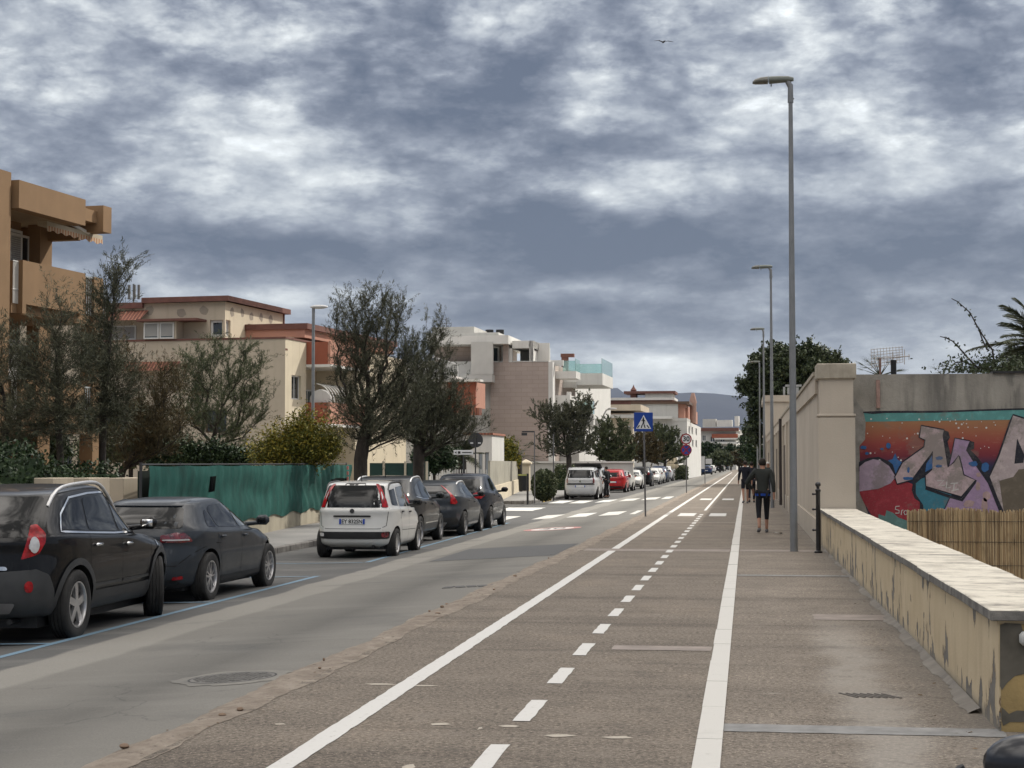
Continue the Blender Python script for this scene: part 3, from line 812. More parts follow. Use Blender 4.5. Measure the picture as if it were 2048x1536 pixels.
def make_wheel(parent, x, y, r, side, rimmat, spokes=5, pair=False, steer=0, w=.21, detail=True, cover=False):
    prof = [(r * .64, -w * .42), (r * .68, -w * .48), (r * .86, -w * .52), (r * .955, -w * .49), (r * .99, -w * .42)]
    if detail:
        for h in (-.28, -.10, .10, .28):
            prof += [(r, w * (h - .09)), (r, w * (h + .03)), (r - .009, w * (h + .04)), (r - .009, w * (h + .075)), (r, w * (h + .085))]
    prof += [(r * .99, w * .42), (r * .955, w * .49), (r * .86, w * .52), (r * .68, w * .48), (r * .64, w * .42)]
    m = MB(); m.lathe(prof, axis='y', n=40 if detail else 20, closed=True)
    t = m.build('wheel', M_tyre, parent, smooth=40); t.location = (x, y, r); t.rotation_euler = (0, 0, steer + (math.pi if side > 0 else 0))
    m = MB(); o = -w * .46                                   # outside face is towards -y
    R = r * .655
    m.lathe([(R, -w * .40), (R * 1.01, -w * .475), (R * .95, -w * .47), (R * .92, -w * .36), (R * .90, w * .3)], axis='y', n=36)
    m.lathe([(0.001, o + .012), (R * .17, o + .012), (R * .20, o + .03), (R * .20, o + .08)], axis='y', n=20)
    rr = random.Random(int(x * 10))
    ph = .3
    for k in range(spokes):
        a = ph + 2 * math.pi * k / spokes
        for off in ((-.2, .2) if pair else (0,)):
            a0 = a + off * .6; a1 = a + off * 1.15
            w0 = R * (.055 if pair else .15); w1 = R * (.035 if pair else .17)
            c0 = Vector((math.cos(a0), math.sin(a0))); n0 = Vector((-c0.y, c0.x)); c1 = Vector((math.cos(a1), math.sin(a1))); n1 = Vector((-c1.y, c1.x))
            q = [c0 * R * .16 - n0 * w0 / 1.0, c1 * R * .93 - n1 * w1, c1 * R * .93 + n1 * w1, c0 * R * .16 + n0 * w0 / 1.0]
            vs = [(q[i].x, o + (.012 if i in (0, 3) else .02), q[i].y) for i in range(4)] + [(q[i].x, o + .05, q[i].y) for i in range(4)]
            m.add(vs, [(0, 1, 2, 3), (7, 6, 5, 4), (0, 4, 5, 1), (1, 5, 6, 2), (2, 6, 7, 3), (3, 7, 4, 0)])
    rim = m.build('rim', rimmat, t, smooth=35)
    m = MB(); m.lathe([(0.001, -w * .12), (R * .93, -w * .12)], axis='y', n=24); m.lathe([(R * .1, -w * .15), (R * .60, -w * .15), (R * .60, -w * .2), (R * .12, -w * .2)], axis='y', n=24)
    m.build('recess_and_brake_disc', M_black, t, smooth=35)  # black full disc painted as the dark recess behind the spokes, plus brake disc
    return t
def apply_bool(o, cutters):
    for c in cutters:
        md = o.modifiers.new('cut', 'BOOLEAN'); md.object = c; md.operation = 'DIFFERENCE'; md.solver = 'EXACT'
    dg = bpy.context.evaluated_depsgraph_get(); me = bpy.data.meshes.new_from_object(o.evaluated_get(dg))
    old = o.data; o.modifiers.clear(); o.data = me; bpy.data.meshes.remove(old)
    for c in cutters: d = c.data; bpy.data.objects.remove(c); bpy.data.meshes.remove(d)
    return o
def rows_for(S):
    g, H, hw = S.get('g', .2), S['H'], S['W'] / 2; xf, xr = S['xf'], S['xr']; zb, zh = S['zb'], S['zh']
    xc, xt = S['cowl'], S['wst']; rb, rt = S['rb'], S['rt']; tw = S.get('tw', .72)
    R = [(g, xf - .30, xr + .28, hw * .84), (g + .07, xf - .07, xr + .07, hw * .94), (g + .20, xf - .01, xr + .005, hw * .975), (.56, xf, xr, hw * .995),
         (.66, xf - .015, xr + S.get('lip', .03), hw * 1.0), (zh - .10, xf - .11, (xr + rb) / 2 + .0, hw * .995), (zh, xf - .42, rb - .05, hw * .985),
         ((zh + zb) / 2 + .02, xc + .38, rb - .02, hw * .97), (zb, xc + .03, rb, hw * .945)]
    n = 4
    for k in range(1, n + 1):
        t = k / n; z = zb + (H - .085 - zb) * t
        R.append((z, xc + (xt - xc) * (t ** 1.06), rb + (rt - rb) * (t ** S.get('rp', 1.15)), hw * (.925 + (tw - .925) * (t ** 1.08))))
    x1, r1 = xt, rt
    R += [(H - .035, x1 - .13, r1 + .07, hw * (tw - .06)), (H - .010, x1 - .38, r1 + .25, hw * (tw - .22)), (H, x1 - .60, r1 + .50, hw * (tw - .45))]
    return R
def make_car(S, name, label, px, py, yaw=0.0, group=None, z=None, detail=True, cat='car', xf_place=None):
    """X,Y = outer ground contact of the right rear tyre"""
    q_ = RD(px, py) if py > 800 else Vector((px, py, 0)); X, Y = q_.x, q_.y
    hw = S['W'] / 2; ax_r, ax_f = -S['wb'] / 2, S['wb'] / 2; r = S['r']
    root = empty(name, (0, 0, 0)); tag(root, label, cat, group)
    th = math.pi / 2 + yaw; zz = rz(X - hw) if z is None else z
    loc = Vector((X, Y, zz)) - Matrix.Rotation(th, 3, 'Z') @ Vector((ax_r, -hw + .01, 0))
    loc.z = zz; root.location = loc; root.rotation_euler = (0, 0, th)
    rd, rdp = S.get('drop', .05), S.get('fdrop', .06)
    H, zb = S['H'], S['zb']
    def warp(x, y, zv):
        t = max(0, min(1, (zv - zb) / (H - zb))); x0 = S.get('peak', 0.0)
        d = 0
        if x < x0: d -= rd * ((x0 - x) / (x0 - S['rt'])) ** 2 * t
        else: d -= rdp * ((x - x0) / 1.0) ** 2 * t
        d += S.get('rise', .03) * (-x) * max(0, min(1, (zv - .6) / .4)) * (1 - t)
        return d
    Body.hw, Body.xr = hw, S['xr']
    B = Body(rows_for(S), S.get('nf', 4.0), S.get('nr', 6.0), 4 if detail else 2, warp)
    m = MB(); m.v, m.f, m.m = list(B.v), list(B.f), [0] * len(B.f)
    body = m.build('body', [S['paint'], M_well], root, smooth=28)
    cut = []
    for ax in (ax_r, ax_f):
        for sd_ in (-1, 1):
            c = MB(); c.lathe([(.0005, -.35), (r + S.get('gap', .045), -.35), (r + S.get('gap', .045), .35), (.0005, .35)], (ax, sd_ * (hw + .03), r + .01), 'y', 32)
            o = c.build('cutter', [S['paint'], M_well]); o.parent = root
            o.data.polygons.foreach_set('material_index', [1] * len(o.data.polygons)); cut.append(o)
    bpy.context.view_layer.update()
    apply_bool(body, cut)
    body.data.polygons.foreach_set('use_smooth', [True] * len(body.data.polygons)); body.data.set_sharp_from_angle(angle=R_(28))
    def P(nm, mat, jobs, parent=root):
        q = MB()
        for j in jobs:
            if j[0] == 'rib': B.ribbon(q, j[1], j[2], j[3], j[4] if len(j) > 4 else .003)
            else: B.patch(q, j[0], j[1], j[2] if len(j) > 2 else .004, .07 if detail else .16)
        return q.build(nm, mat, parent, smooth=40, fixn=False) if q.f else None
    # glass
    for nm, poly, mt in S['side_glass']:
        for sd_ in (('R', 'L') if detail else ('R',)): P(nm, mt or M_glass, [(sd_, rnd(poly, .05), .004)])
    P('rear_window', S.get('rgmat', M_glass), [('B', rnd(S['rear_glass'], .06), .005)])
    wsb, wst = S['cowl'], S['wst']
    if detail:
        P('windscreen', M_glass, [('F', rnd([(-hw * .84, zb + .03), (hw * .84, zb + .03), (hw * .66, H - .13), (-hw * .66, H - .13)], .08), .004)])
        for sg in (-1, 1): P('headlight', M_lens, [('F', rnd([(sg * hw * .5, .66), (sg * hw * .93, .62), (sg * hw * .93, .78), (sg * hw * .62, .76)], .04), .006)])
    # lamps
    for nm, view, poly, mt, off in S['lamps']:
        for sd_ in 'RL': P(nm, mt, [('W' + sd_, rnd(poly, .03), off)])
    for nm, view, poly, mt, off in S.get('trim', []): P(nm, mt, [(view, rnd(poly, .03), off)])
    # shut lines
    if detail:
        q = MB()
        for view, ln in S.get('seams', []):
            B.ribbon(q, view, ln, .009, .0035)
        if q.f: q.build('shut_lines', M_well, root, fixn=False)
        for ln, wd, mt, nm in S.get('ribbons', []):
            
                for sd_ in 'RL': q = MB(); B.ribbon(q, sd_, ln, wd, .009); q.build(nm, mt, root, fixn=False)
        for (hx, hz) in S['handles']:
            h = B.hit('R', hx, hz, .02)
            if h:
                for sg in (1, -1):
                    q = MB(); q.box((h.x, h.y * sg, h.z), (.19, .03, .035), bev=.012); q.build('door_handle', S.get('handlemat', S['paint']), root, smooth=50)
    # arches
    if S.get('cladding'):
        q = MB()
        for view in ('R', 'L'):
            for ax in (ax_r, ax_f):
                a = [(ax + (r + .04) * math.cos(t), r + .01 + (r + .04) * math.sin(t)) for t in np.linspace(-.35, math.pi + .35, 22)]
                b = [(ax + (r + S['cladding']) * math.cos(t), r + .01 + (r + S['cladding']) * math.sin(t)) for t in np.linspace(math.pi + .30, -.30, 22)]
                B.patch(q, view, a + b, .016)
            B.patch(q, view, [(ax_r + r + .05, .30), (ax_f - r - .05, .30), (ax_f - r - .05, .50), (ax_r + r + .05, .50)], .012)
        q.build('wheel_arch_cladding', M_clad, root, smooth=40, fixn=False)
    # wheels
    for ax in (ax_r, ax_f):
        for sd_ in (-1, 1):
            make_wheel(root, ax, sd_ * (hw - .115), r, sd_, S.get('rim', M_alloy), S.get('spokes', 5), S.get('pair', False), S.get('steer', 0) if ax > 0 else 0, detail=detail)
    # mirrors
    mh = S.get('mirror', (wsb - .28, zb + .07))
    for sg in (-1, 1):
        q = MB(); q.box((mh[0], sg * (hw + .035), mh[1] + .02), (.11, .21, .15), bev=.05); hh = B.hit('R', mh[0], mh[1] - .05, 0); q.tube([(mh[0] + .01, sg * (abs(hh.y) - .03), mh[1] - .05), (mh[0] + .005, sg * (hw + .0), mh[1] - .02)], [.035, .03], 8)
        mo = q.build('door_mirror', S.get('mirmat', S['paint']), root, smooth=60)
        q = MB(); q.box((mh[0] - .056, sg * (hw + .035), mh[1] + .02), (.008, .13, .085), bev=.003); q.build('mirror_glass', M_chrome if S.get('mirchrome') else M_glass, mo, smooth=60)
    # underside
    q = MB(); q.b2(S['xr'] + .35, S['xf'] - .4, -hw * .72, hw * .72, .17, S.get('g', .2) + .03)
    q.tube([(S['xr'] + .12, -hw * .5, .25), (S['xr'] + .6, -hw * .5, .25)], .03, 10)
    q.tube([(ax_r, -hw + .2, r * .8), (ax_r, hw - .2, r * .8)], .045, 8)
    q.build('underbody', M_black, root)
    # roof rails
    if S.get('rails'):
        x0, x1, mt = S['rails']
        for sg in (-1, 1):
            pts = []
            for k in range(17):
                t = k / 16; x = x0 + (x1 - x0) * t; h = B.hit('T', x, sg * hw * (S.get('tw', .72) - .035), 0)
                lift_ = S.get('raillift', .055) * (1 - (2 * t - 1) ** 6)
                pts.append((x, h.y, h.z - .012 + lift_))
            q = MB(); q.tube(pts, .021, 8); q.build('roof_rail', mt, root, smooth=60)
    if S.get('aerial') is not None:
        ax_ = S['aerial']; h = B.hit('T', ax_, 0, 0); q = MB(); q.tube([(ax_, 0, h.z - .01), (ax_ - .08, 0, h.z + .20)], [.012, .005], 6); q.build('aerial', M_black, root)
    # number plate
    pl = S.get('plate')
    if pl:
        h = B.hit('B', 0, pl[0], .012)
        q = MB(); q.box((h.x, 0, pl[0]), (.012, .52, .11), bev=.004); pb = q.build('number_plate', M_pltw, root)
        q = MB()
        for sg in (-1, 1): q.box((h.x - .008, sg * .24, pl[0]), (.004, .04, .104))
        q.build('blue_band', M_pltb, pb)
        if len(pl) > 1:
            t = flat_text(pl[1], .112, M_ink, pb, 'plate_number', bold=.002); t.location = (h.x - .0105, 0, pl[0] - .002)
            t.rotation_euler = (math.pi / 2, 0, -math.pi / 2); t.scale = (.93, 1, 1)
    if S.get('badge'):
        b = S['badge']; h = B.hit('B', 0, b[0], .006); q = MB(); q.lathe([(.0005, 0), (b[1], 0), (b[1], .012), (.0005, .012)], (h.x - .008, 0, b[0]), 'x', 20); q.build('badge', b[2], root, smooth=40)
    if S.get('spoiler'):
        q = MB(); B.patch(q, 'B', [(-hw * .58, H - .12), (hw * .58, H - .12), (hw * .56, H - .045), (-hw * .56, H - .045)], .02); q.build('roof_spoiler', S['spoiler'], root, smooth=40, fixn=False)
    return root, B

# ---- the six near cars
P_black = paintm('black_car_paint', (.006, .0065, .008), .35, .14)
P_slate = paintm('slate_car_paint', (.026, .031, .038), .5, .20)
P_anth = paintm('anthracite_car_paint', (.017, .019, .022), .5, .18)
P_blue = paintm('blue_black_car_paint', (.013, .017, .026), .5, .18)
P_white = paintm('white_car_paint', (.60, .60, .58), 0, .20)
P_silver = paintm('silver_car_paint', (.42, .43, .44), .3, .24)
P_redc = paintm('red_car_paint', (.33, .012, .014), .2, .18)
P_teal = paintm('teal_van_paint', (.05, .16, .22), .2, .25)
P_navy = paintm('navy_car_paint', (.015, .03, .075), .3, .2)
# 1 black off-roader
S1 = dict(W=1.85, H=1.68, wb=2.71, r=.378, xf=2.27, xr=-2.25, zb=1.10, zh=1.0, cowl=1.02, wst=.22, rb=-2.16, rt=-1.72, rp=1.5, tw=.74, g=.27, peak=.0, drop=.10, fdrop=.07, rise=.03, nr=5.0,
    paint=P_black, cladding=.115, gap=.05, steer=.40, rim=M_alloy, spokes=5, lip=.0, rails=(-1.62, .42, M_railm), raillift=.075, handlemat=M_chrome, mirmat=P_black, mirchrome=True,
    side_glass=[('front_door_glass', [(.98, 1.11), (.0, 1.125), (.02, 1.53), (.24, 1.50), (.58, 1.36)], None), ('rear_door_glass', [(-.08, 1.13), (-.92, 1.165), (-.80, 1.52), (-.08, 1.54)], None),
                ('quarter_glass', [(-.99, 1.17), (-1.62, 1.20), (-1.42, 1.38), (-1.10, 1.50), (-.88, 1.51)], None)],
    rear_glass=[(-.70, 1.13), (.70, 1.13), (.60, 1.55), (-.60, 1.55)],
    lamps=[('tail_light', 'W', [(.66, .90), (.98, .96), (1.10, 1.08), (1.12, 1.17), (1.02, 1.26), (.86, 1.25), (.76, 1.12)], M_red, .012),
           ('reverse_light', 'W', [(.875 + .10 * math.cos(a), 1.05 + .085 * math.sin(a)) for a in np.linspace(0, 2 * math.pi, 14, False)], M_lens, .020),
           ('reflector', 'W', [(.76 + .062 * math.cos(a), .62 + .058 * math.sin(a)) for a in np.linspace(0, 2 * math.pi, 12, False)], M_red, .03)],
    trim=[('bumper', 'WR', [(0, .30), (1.28, .32), (1.26, .56), (1.14, .74), (.9, .80), (.5, .78), (0, .74)], M_clad, .020), ('bumper', 'WL', [(0, .30), (1.28, .32), (1.26, .56), (1.14, .74), (.9, .80), (.5, .78), (0, .74)], M_clad, .020),
          ('bumper_insert', 'B', [(-.50, .36), (.50, .36), (.55, .46), (-.55, .46)], M_alloyd, .030), ('tailgate_bar', 'B', [(-.48, .79), (.48, .79), (.46, .83), (-.46, .83)], M_chrome, .022)],
    seams=[('R', [(.95, 1.08), (1.0, .92), (.93, .50), (.90, .36)]), ('R', [(-.02, 1.52), (-.03, 1.10), (-.05, .36)]), ('R', [(-.98, 1.16), (-1.02, .86), (-.94, .62)])],
    ribbons=[([(1.0, 1.085), (-.2, 1.105), (-1.0, 1.14), (-1.66, 1.175), (-1.50, 1.36), (-1.16, 1.53), (-.6, 1.57), (0, 1.575), (.3, 1.53), (.62, 1.39)], .02, M_chrome, 'window_trim'),
             ([(.86, .56), (-.02, .56)], .035, M_clad, 'door_moulding'), ([(-.08, .56), (-.90, .56)], .035, M_clad, 'door_moulding'), ([(1.26, .96), (1.27, .90)], .05, M_chrome, 'side_vent'), ([(.96, .60), (.96, .55)], .04, M_chrome, 'side_vent')],
    handles=[(.17, .97), (-.80, 1.0)], plate=(.66,))
make_car(S1, 'parked_car', 'black off-roader with silver roof rails and turned front wheels, nearest car on the left', 157, 1273, R_(.6), 'cars parked along the left kerb')
# 2 slate hatchback
S2 = dict(W=1.79, H=1.43, wb=2.63, r=.338, xf=2.13, xr=-2.12, zb=.965, zh=.86, cowl=1.08, wst=.12, rb=-2.02, rt=-1.66, rp=1.5, tw=.70, g=.19, peak=-.1, drop=.07, fdrop=.07, rise=.025, nr=4.6, nf=3.6,
    paint=P_slate, spokes=5, pair=True, rim=M_alloy, lip=.02, spoiler=P_slate, mirmat=P_slate,
    side_glass=[('front_door_glass', [(.98, .98), (-.02, .99), (-.02, 1.33), (.16, 1.315), (.55, 1.19)], M_cglass), ('rear_door_glass', [(-.09, .99), (-.93, 1.01), (-.98, 1.26), (-.82, 1.315), (-.09, 1.335)], M_glass),
                ('quarter_glass', [(-.99, 1.01), (-1.30, 1.03), (-1.17, 1.22), (-1.05, 1.27)], M_glass)],
    rear_glass=[(-.66, 1.02), (.66, 1.02), (.55, 1.30), (-.55, 1.30)],
    lamps=[('tail_light', 'W', [(.44, .84), (.80, .83), (1.14, .845), (1.06, .91), (.92, .965), (.70, .965), (.44, .93)], M_redd, .010),
           ('lamp_strip', 'W', [(.47, .862), (1.06, .862), (1.06, .878), (.47, .878)], M_lens, .016), ('reflector', 'W', [(.62, .33), (.88, .34), (.86, .385), (.64, .375)], M_red, .014)],
    trim=[('diffuser', 'B', [(-.70, .21), (.70, .21), (.62, .33), (-.62, .33)], M_black, .010)],
    seams=[('R', [(.92, .95), (.98, .75), (.90, .42), (.88, .28)]), ('R', [(-.05, 1.34), (-.055, .95), (-.06, .28)]), ('R', [(-1.02, 1.0), (-1.04, .80), (-.90, .50), (-.86, .28)]), ('B', [(-.88, .80), (-.62, .52), (.62, .52), (.88, .80)])],
    ribbons=[([(.9, .30), (-.9, .30)], .05, M_black, 'sill_trim')], handles=[(.12, .86), (-.86, .88)], plate=(.60,))
make_car(S2, 'parked_car', 'slate grey hatchback with twin-spoke wheels between the black off-roader and the white hatchback', 424, 1199, R_(-1.6), 'cars parked along the left kerb')
# 3 white hatchback
S3 = dict(W=1.64, H=1.55, wb=2.30, r=.295, xf=1.83, xr=-1.80, zb=.99, zh=.92, cowl=1.02, wst=.28, rb=-1.73, rt=-1.50, rp=1.6, tw=.80, g=.22, peak=-.2, drop=.04, fdrop=.10, rise=.02, nr=5.0, nf=4.0,
    paint=P_white, spokes=7, rim=M_alloy, lip=.02, rails=(-1.32, .15, M_clad), raillift=.035, mirmat=M_black, handlemat=M_black, aerial=-.9,
    side_glass=[('front_door_glass', [(.90, 1.0), (.02, 1.01), (.0, 1.43), (.28, 1.42), (.62, 1.27)], M_cglass), ('rear_door_glass', [(-.07, 1.01), (-.78, 1.03), (-.80, 1.42), (-.07, 1.44)], M_cglass),
                ('quarter_glass', [(-.90, 1.04), (-1.34, 1.06), (-1.32, 1.36), (-.92, 1.40)], M_glass)],
    rear_glass=[(-.655, 1.02), (.655, 1.02), (.57, 1.46), (-.57, 1.46)],
    lamps=[('tail_light', 'W', [(.70, 1.02), (.88, 1.015), (.97, 1.03), (.92, 1.20), (.86, 1.40), (.82, 1.48), (.69, 1.48), (.70, 1.25)], M_red, .014),
           ('reverse_light', 'W', [(.745, 1.16), (.81, 1.22), (.80, 1.34), (.75, 1.32)], M_lens, .020)],
    trim=[('bumper_panel', 'B', [(-.70, .40), (.70, .40), (.72, .54), (-.72, .54)], M_black, .012), ('plate_lamp_bar', 'B', [(-.38, .83), (.38, .83), (.38, .87), (-.38, .87)], M_black, .03),
          ('fog_light', 'B', [(-.69, .43), (-.58, .43), (-.58, .53), (-.69, .53)], M_redd, .022), ('reverse_light', 'B', [(.57, .45), (.68, .45), (.68, .52), (.57, .52)], M_lens, .022), ('spoiler_notch', 'B', [(-.22, 1.44), (.22, 1.44), (.20, 1.50), (-.20, 1.50)], M_black, .012)],
    seams=[('R', [(.86, .97), (.93, .75), (.84, .42), (.80, .30)]), ('R', [(-.035, 1.45), (-.03, .97), (-.03, .30)]), ('R', [(-.82, 1.40), (-.85, .98), (-.80, .72), (-.70, .45), (-.68, .30)]), ('B', [(-.70, 1.0), (-.66, .66), (-.55, .60), (.55, .60), (.66, .66), (.70, 1.0)]), ('R', [(.78, .52), (-.72, .55)])],
    ribbons=[], handles=[(.08, .90), (-.70, .92)], plate=(.745, 'EY 832SN'), badge=(.955, .045, M_clad))
make_car(S3, 'parked_car', 'white small hatchback with black rear window and tall red tail lights', 796, 1111, R_(.4), 'cars parked along the left kerb')
# 4 anthracite crossover
S4 = dict(W=1.84, H=1.62, wb=2.61, r=.335, xf=2.15, xr=-2.16, zb=1.03, zh=.95, cowl=1.15, wst=.15, rb=-2.03, rt=-1.50, rp=1.5, tw=.72, g=.22, peak=-.2, drop=.07, fdrop=.07, rise=.03, nr=4.6, nf=3.8,
    paint=P_anth, spokes=5, rim=M_alloyd, lip=.0, rails=(-1.3, .3, M_railm), raillift=.03, mirmat=P_anth, aerial=-1.1,
    side_glass=[('front_door_glass', [(1.0, 1.05), (.0, 1.06), (.0, 1.48), (.2, 1.46), (.60, 1.30)], M_cglass), ('rear_door_glass', [(-.07, 1.06), (-.85, 1.10), (-.80, 1.46), (-.07, 1.49)], M_cglass),
                ('quarter_glass', [(-.93, 1.11), (-1.42, 1.15), (-1.30, 1.33), (-.88, 1.45)], M_cglass)],
    rear_glass=[(-.62, 1.08), (.62, 1.08), (.56, 1.46), (-.56, 1.46)],
    lamps=[('tail_light', 'W', [(.66, .98), (1.02, .88), (1.08, .94), (1.0, 1.12), (.93, 1.26), (.80, 1.30), (.76, 1.08)], M_red, .014)],
    trim=[('bumper', 'B', [(-.80, .24), (.80, .24), (.80, .52), (-.80, .52)], M_clad, .012)],
    seams=[('R', [(.94, 1.02), (1.0, .80), (.90, .45), (.86, .30)]), ('R', [(-.035, 1.48), (-.03, 1.03), (-.04, .30)]), ('R', [(-.92, 1.1), (-.95, .85), (-.85, .5), (-.8, .3)])],
    ribbons=[([(.84, .50), (-.80, .50)], .03, M_chrome, 'door_moulding'), ([(1.0, 1.03), (-.8, 1.07), (-1.44, 1.125)], .018, M_chrome, 'window_trim')], handles=[(.1, .93), (-.78, .97)], plate=(.68,))
make_car(S4, 'parked_car', 'anthracite crossover with chrome side strip, just ahead of the white hatchback', 843, 1089, R_(0), 'cars parked along the left kerb')
# 5 low dark hatchback with tall lamps
S5 = dict(W=1.80, H=1.46, wb=2.65, r=.325, xf=2.20, xr=-2.14, zb=.98, zh=.87, cowl=1.20, wst=.20, rb=-2.02, rt=-1.55, rp=1.4, tw=.70, g=.20, peak=-.2, drop=.09, fdrop=.06, rise=.045, nr=4.4, nf=3.6,
    paint=P_slate, spokes=5, rim=M_alloyd, lip=.0, rails=(-1.2, .3, M_railm), raillift=.03, mirmat=P_slate,
    side_glass=[('front_door_glass', [(1.0, .99), (.0, 1.01), (.0, 1.34), (.2, 1.33), (.60, 1.19)], M_cglass), ('rear_door_glass', [(-.07, 1.01), (-.88, 1.07), (-.82, 1.31), (-.07, 1.345)], M_cglass),
                ('quarter_glass', [(-.96, 1.08), (-1.35, 1.13), (-1.2, 1.24), (-.9, 1.30)], M_cglass)],
    rear_glass=[(-.60, 1.0), (.60, 1.0), (.54, 1.30), (-.54, 1.30)],
    lamps=[('tail_light', 'W', [(.70, .86), (1.0, .84), (1.12, .88), (1.02, .98), (.88, 1.08), (.84, 1.32), (.75, 1.32), (.74, 1.06)], M_red, .014)],
    trim=[('bumper', 'B', [(-.80, .22), (.80, .22), (.74, .50), (-.74, .50)], M_black, .012), ('bumper_insert', 'B', [(-.42, .26), (.42, .26), (.52, .38), (-.52, .38)], M_alloyd, .02)],
    seams=[('R', [(.96, .95), (1.0, .80), (.90, .45), (.86, .30)]), ('R', [(-.035, 1.34), (-.03, .98), (-.04, .30)]), ('R', [(-.95, 1.06), (-.98, .85), (-.88, .5), (-.84, .3)])],
    ribbons=[([(.85, .32), (-.82, .32)], .06, M_chrome, 'sill_trim')], handles=[(.1, .87), (-.80, .93)], plate=(.72,))
make_car(S5, 'parked_car', 'low dark grey hatchback with tall boomerang tail lights, fifth in the near row', 932, 1070, R_(-.2), 'cars parked along the left kerb')
# 6 dark people carrier by the crossing
S6 = dict(W=1.83, H=1.61, wb=2.65, r=.325, xf=2.18, xr=-2.19, zb=1.02, zh=.92, cowl=1.25, wst=.25, rb=-2.06, rt=-1.55, rp=1.5, tw=.72, g=.20, peak=-.1, drop=.07, fdrop=.07, rise=.04, nr=4.2, nf=3.6,
    paint=P_blue, spokes=5, rim=M_alloyd, lip=.0, mirmat=P_black, aerial=-1.2,
    side_glass=[('front_door_glass', [(1.05, 1.03), (.0, 1.05), (.0, 1.47), (.25, 1.45), (.66, 1.28)], M_cglass), ('rear_door_glass', [(-.07, 1.05), (-.90, 1.11), (-.84, 1.44), (-.07, 1.48)], M_cglass),
                ('quarter_glass', [(-.98, 1.12), (-1.55, 1.17), (-1.38, 1.32), (-.92, 1.43)], M_glass)],
    rear_glass=[(-.66, 1.07), (.66, 1.07), (.56, 1.45), (-.56, 1.45)],
    lamps=[('tail_light', 'W', [(.42, .90), (.92, .88), (1.20, .98), (1.18, 1.06), (.92, 1.10), (.56, 1.04)], M_red, .014)],
    trim=[('bumper', 'B', [(-.74, .22), (.74, .22), (.70, .38), (-.70, .38)], M_black, .012), ('reflector', 'WR', [(.62, .48), (.86, .49), (.85, .53), (.62, .52)], M_redd, .012)],
    seams=[('R', [(1.0, 1.0), (1.04, .80), (.92, .45), (.88, .30)]), ('R', [(-.035, 1.46), (-.03, 1.0), (-.04, .30)]), ('R', [(-.97, 1.1), (-1.0, .85), (-.88, .5), (-.84, .3)]), ('B', [(-.86, .88), (-.66, .58), (.66, .58), (.86, .88)])],
    ribbons=[], handles=[(.12, .92), (-.82, .98)], plate=(.74,))
make_car(S6, 'parked_car', 'blue-black people carrier parked last before the crossing, wide red tail lights', 984, 1056, 0, 'cars parked along the left kerb')
# ---- cars farther up the street (parts kept to what shows)
def far_spec(paint, kind):
    if kind == 'hatch': d = dict(W=1.74, H=1.47, wb=2.5, r=.31, xf=2.0, xr=-1.98, zb=.98, zh=.88, cowl=1.05, wst=.15, rb=-1.88, rt=-1.42)
    elif kind == 'suv': d = dict(W=1.82, H=1.62, wb=2.62, r=.345, xf=2.18, xr=-2.15, zb=1.06, zh=.97, cowl=1.10, wst=.2, rb=-2.02, rt=-1.55)
    elif kind == 'mpv': d = dict(W=1.80, H=1.70, wb=2.80, r=.32, xf=2.25, xr=-2.20, zb=1.06, zh=.97, cowl=1.35, wst=.45, rb=-2.13, rt=-1.90, tw=.80)
    elif kind == 'van': d = dict(W=1.84, H=1.90, wb=2.85, r=.33, xf=2.2, xr=-2.20, zb=1.12, zh=1.05, cowl=1.45, wst=.7, rb=-2.15, rt=-2.02, tw=.84)
    else: d = dict(W=1.80, H=1.42, wb=2.75, r=.33, xf=2.3, xr=-2.30, zb=.98, zh=.88, cowl=1.10, wst=.3, rb=-1.75, rt=-.95)
    H, zb, hw = d['H'], d['zb'], d['W'] / 2; tp = H - .13
    d.update(rp=1.4, tw=d.get('tw', .72), g=.2, peak=-.1, drop=.07, fdrop=.07, rise=.03, nr=4.8, nf=3.8, paint=paint, spokes=6, rim=M_alloy, lip=.02, mirmat=paint, handles=[],
        side_glass=[('front_door_glass', [(d['cowl'] - .12, zb + .03), (.0, zb + .04), (.0, tp), (d['wst'] + .02, tp - .02)], M_cglass), ('rear_door_glass', [(-.07, zb + .04), (-.9, zb + .07), (-.85, tp - .03), (-.07, tp)], M_cglass),
                    ('quarter_glass', [(-.98, zb + .08), (d['rb'] + .45, zb + .1), (d['rt'] + .22, tp - .08), (-.92, tp - .04)], M_glass)],
        rear_glass=[(-hw * .74, zb + .04), (hw * .74, zb + .04), (hw * .64, H - .17), (-hw * .64, H - .17)],
        lamps=[('tail_light', 'W', [(hw * .72, zb - .12), (hw * 1.12, zb - .06), (hw * 1.08, zb + .06), (hw * .82, zb + .10)], M_red, .014)],
        trim=[('bumper', 'B', [(-hw * .8, .23), (hw * .8, .23), (hw * .78, .42), (-hw * .78, .42)], M_black, .012)], seams=[], ribbons=[], plate=(.68,))
    return d
def fc(kind, paint, label, px, py, yaw=0, **k):
    S = far_spec(paint, kind); S.update(k); return make_car(S, 'parked_car', label, px, py, yaw, 'cars parked along the left kerb', detail=False)
lod = far_spec(P_silver, 'mpv')
lod.update(rear_glass=[(-.70, 1.13), (.70, 1.13), (.66, 1.55), (-.66, 1.55)], lamps=[('tail_light', 'W', [(.76, .86), (.98, .86), (.98, 1.10), (.82, 1.14), (.76, 1.02)], M_redd, .014)],
    trim=[('tailgate_band', 'B', [(-.74, .78), (.74, .78), (.66, .86), (-.66, .86)], M_black, .012)], badge=(.96, .05, M_chrome), plate=(.70,), aerial=-1.5, rails=(-1.5, .4, M_clad), raillift=.03)
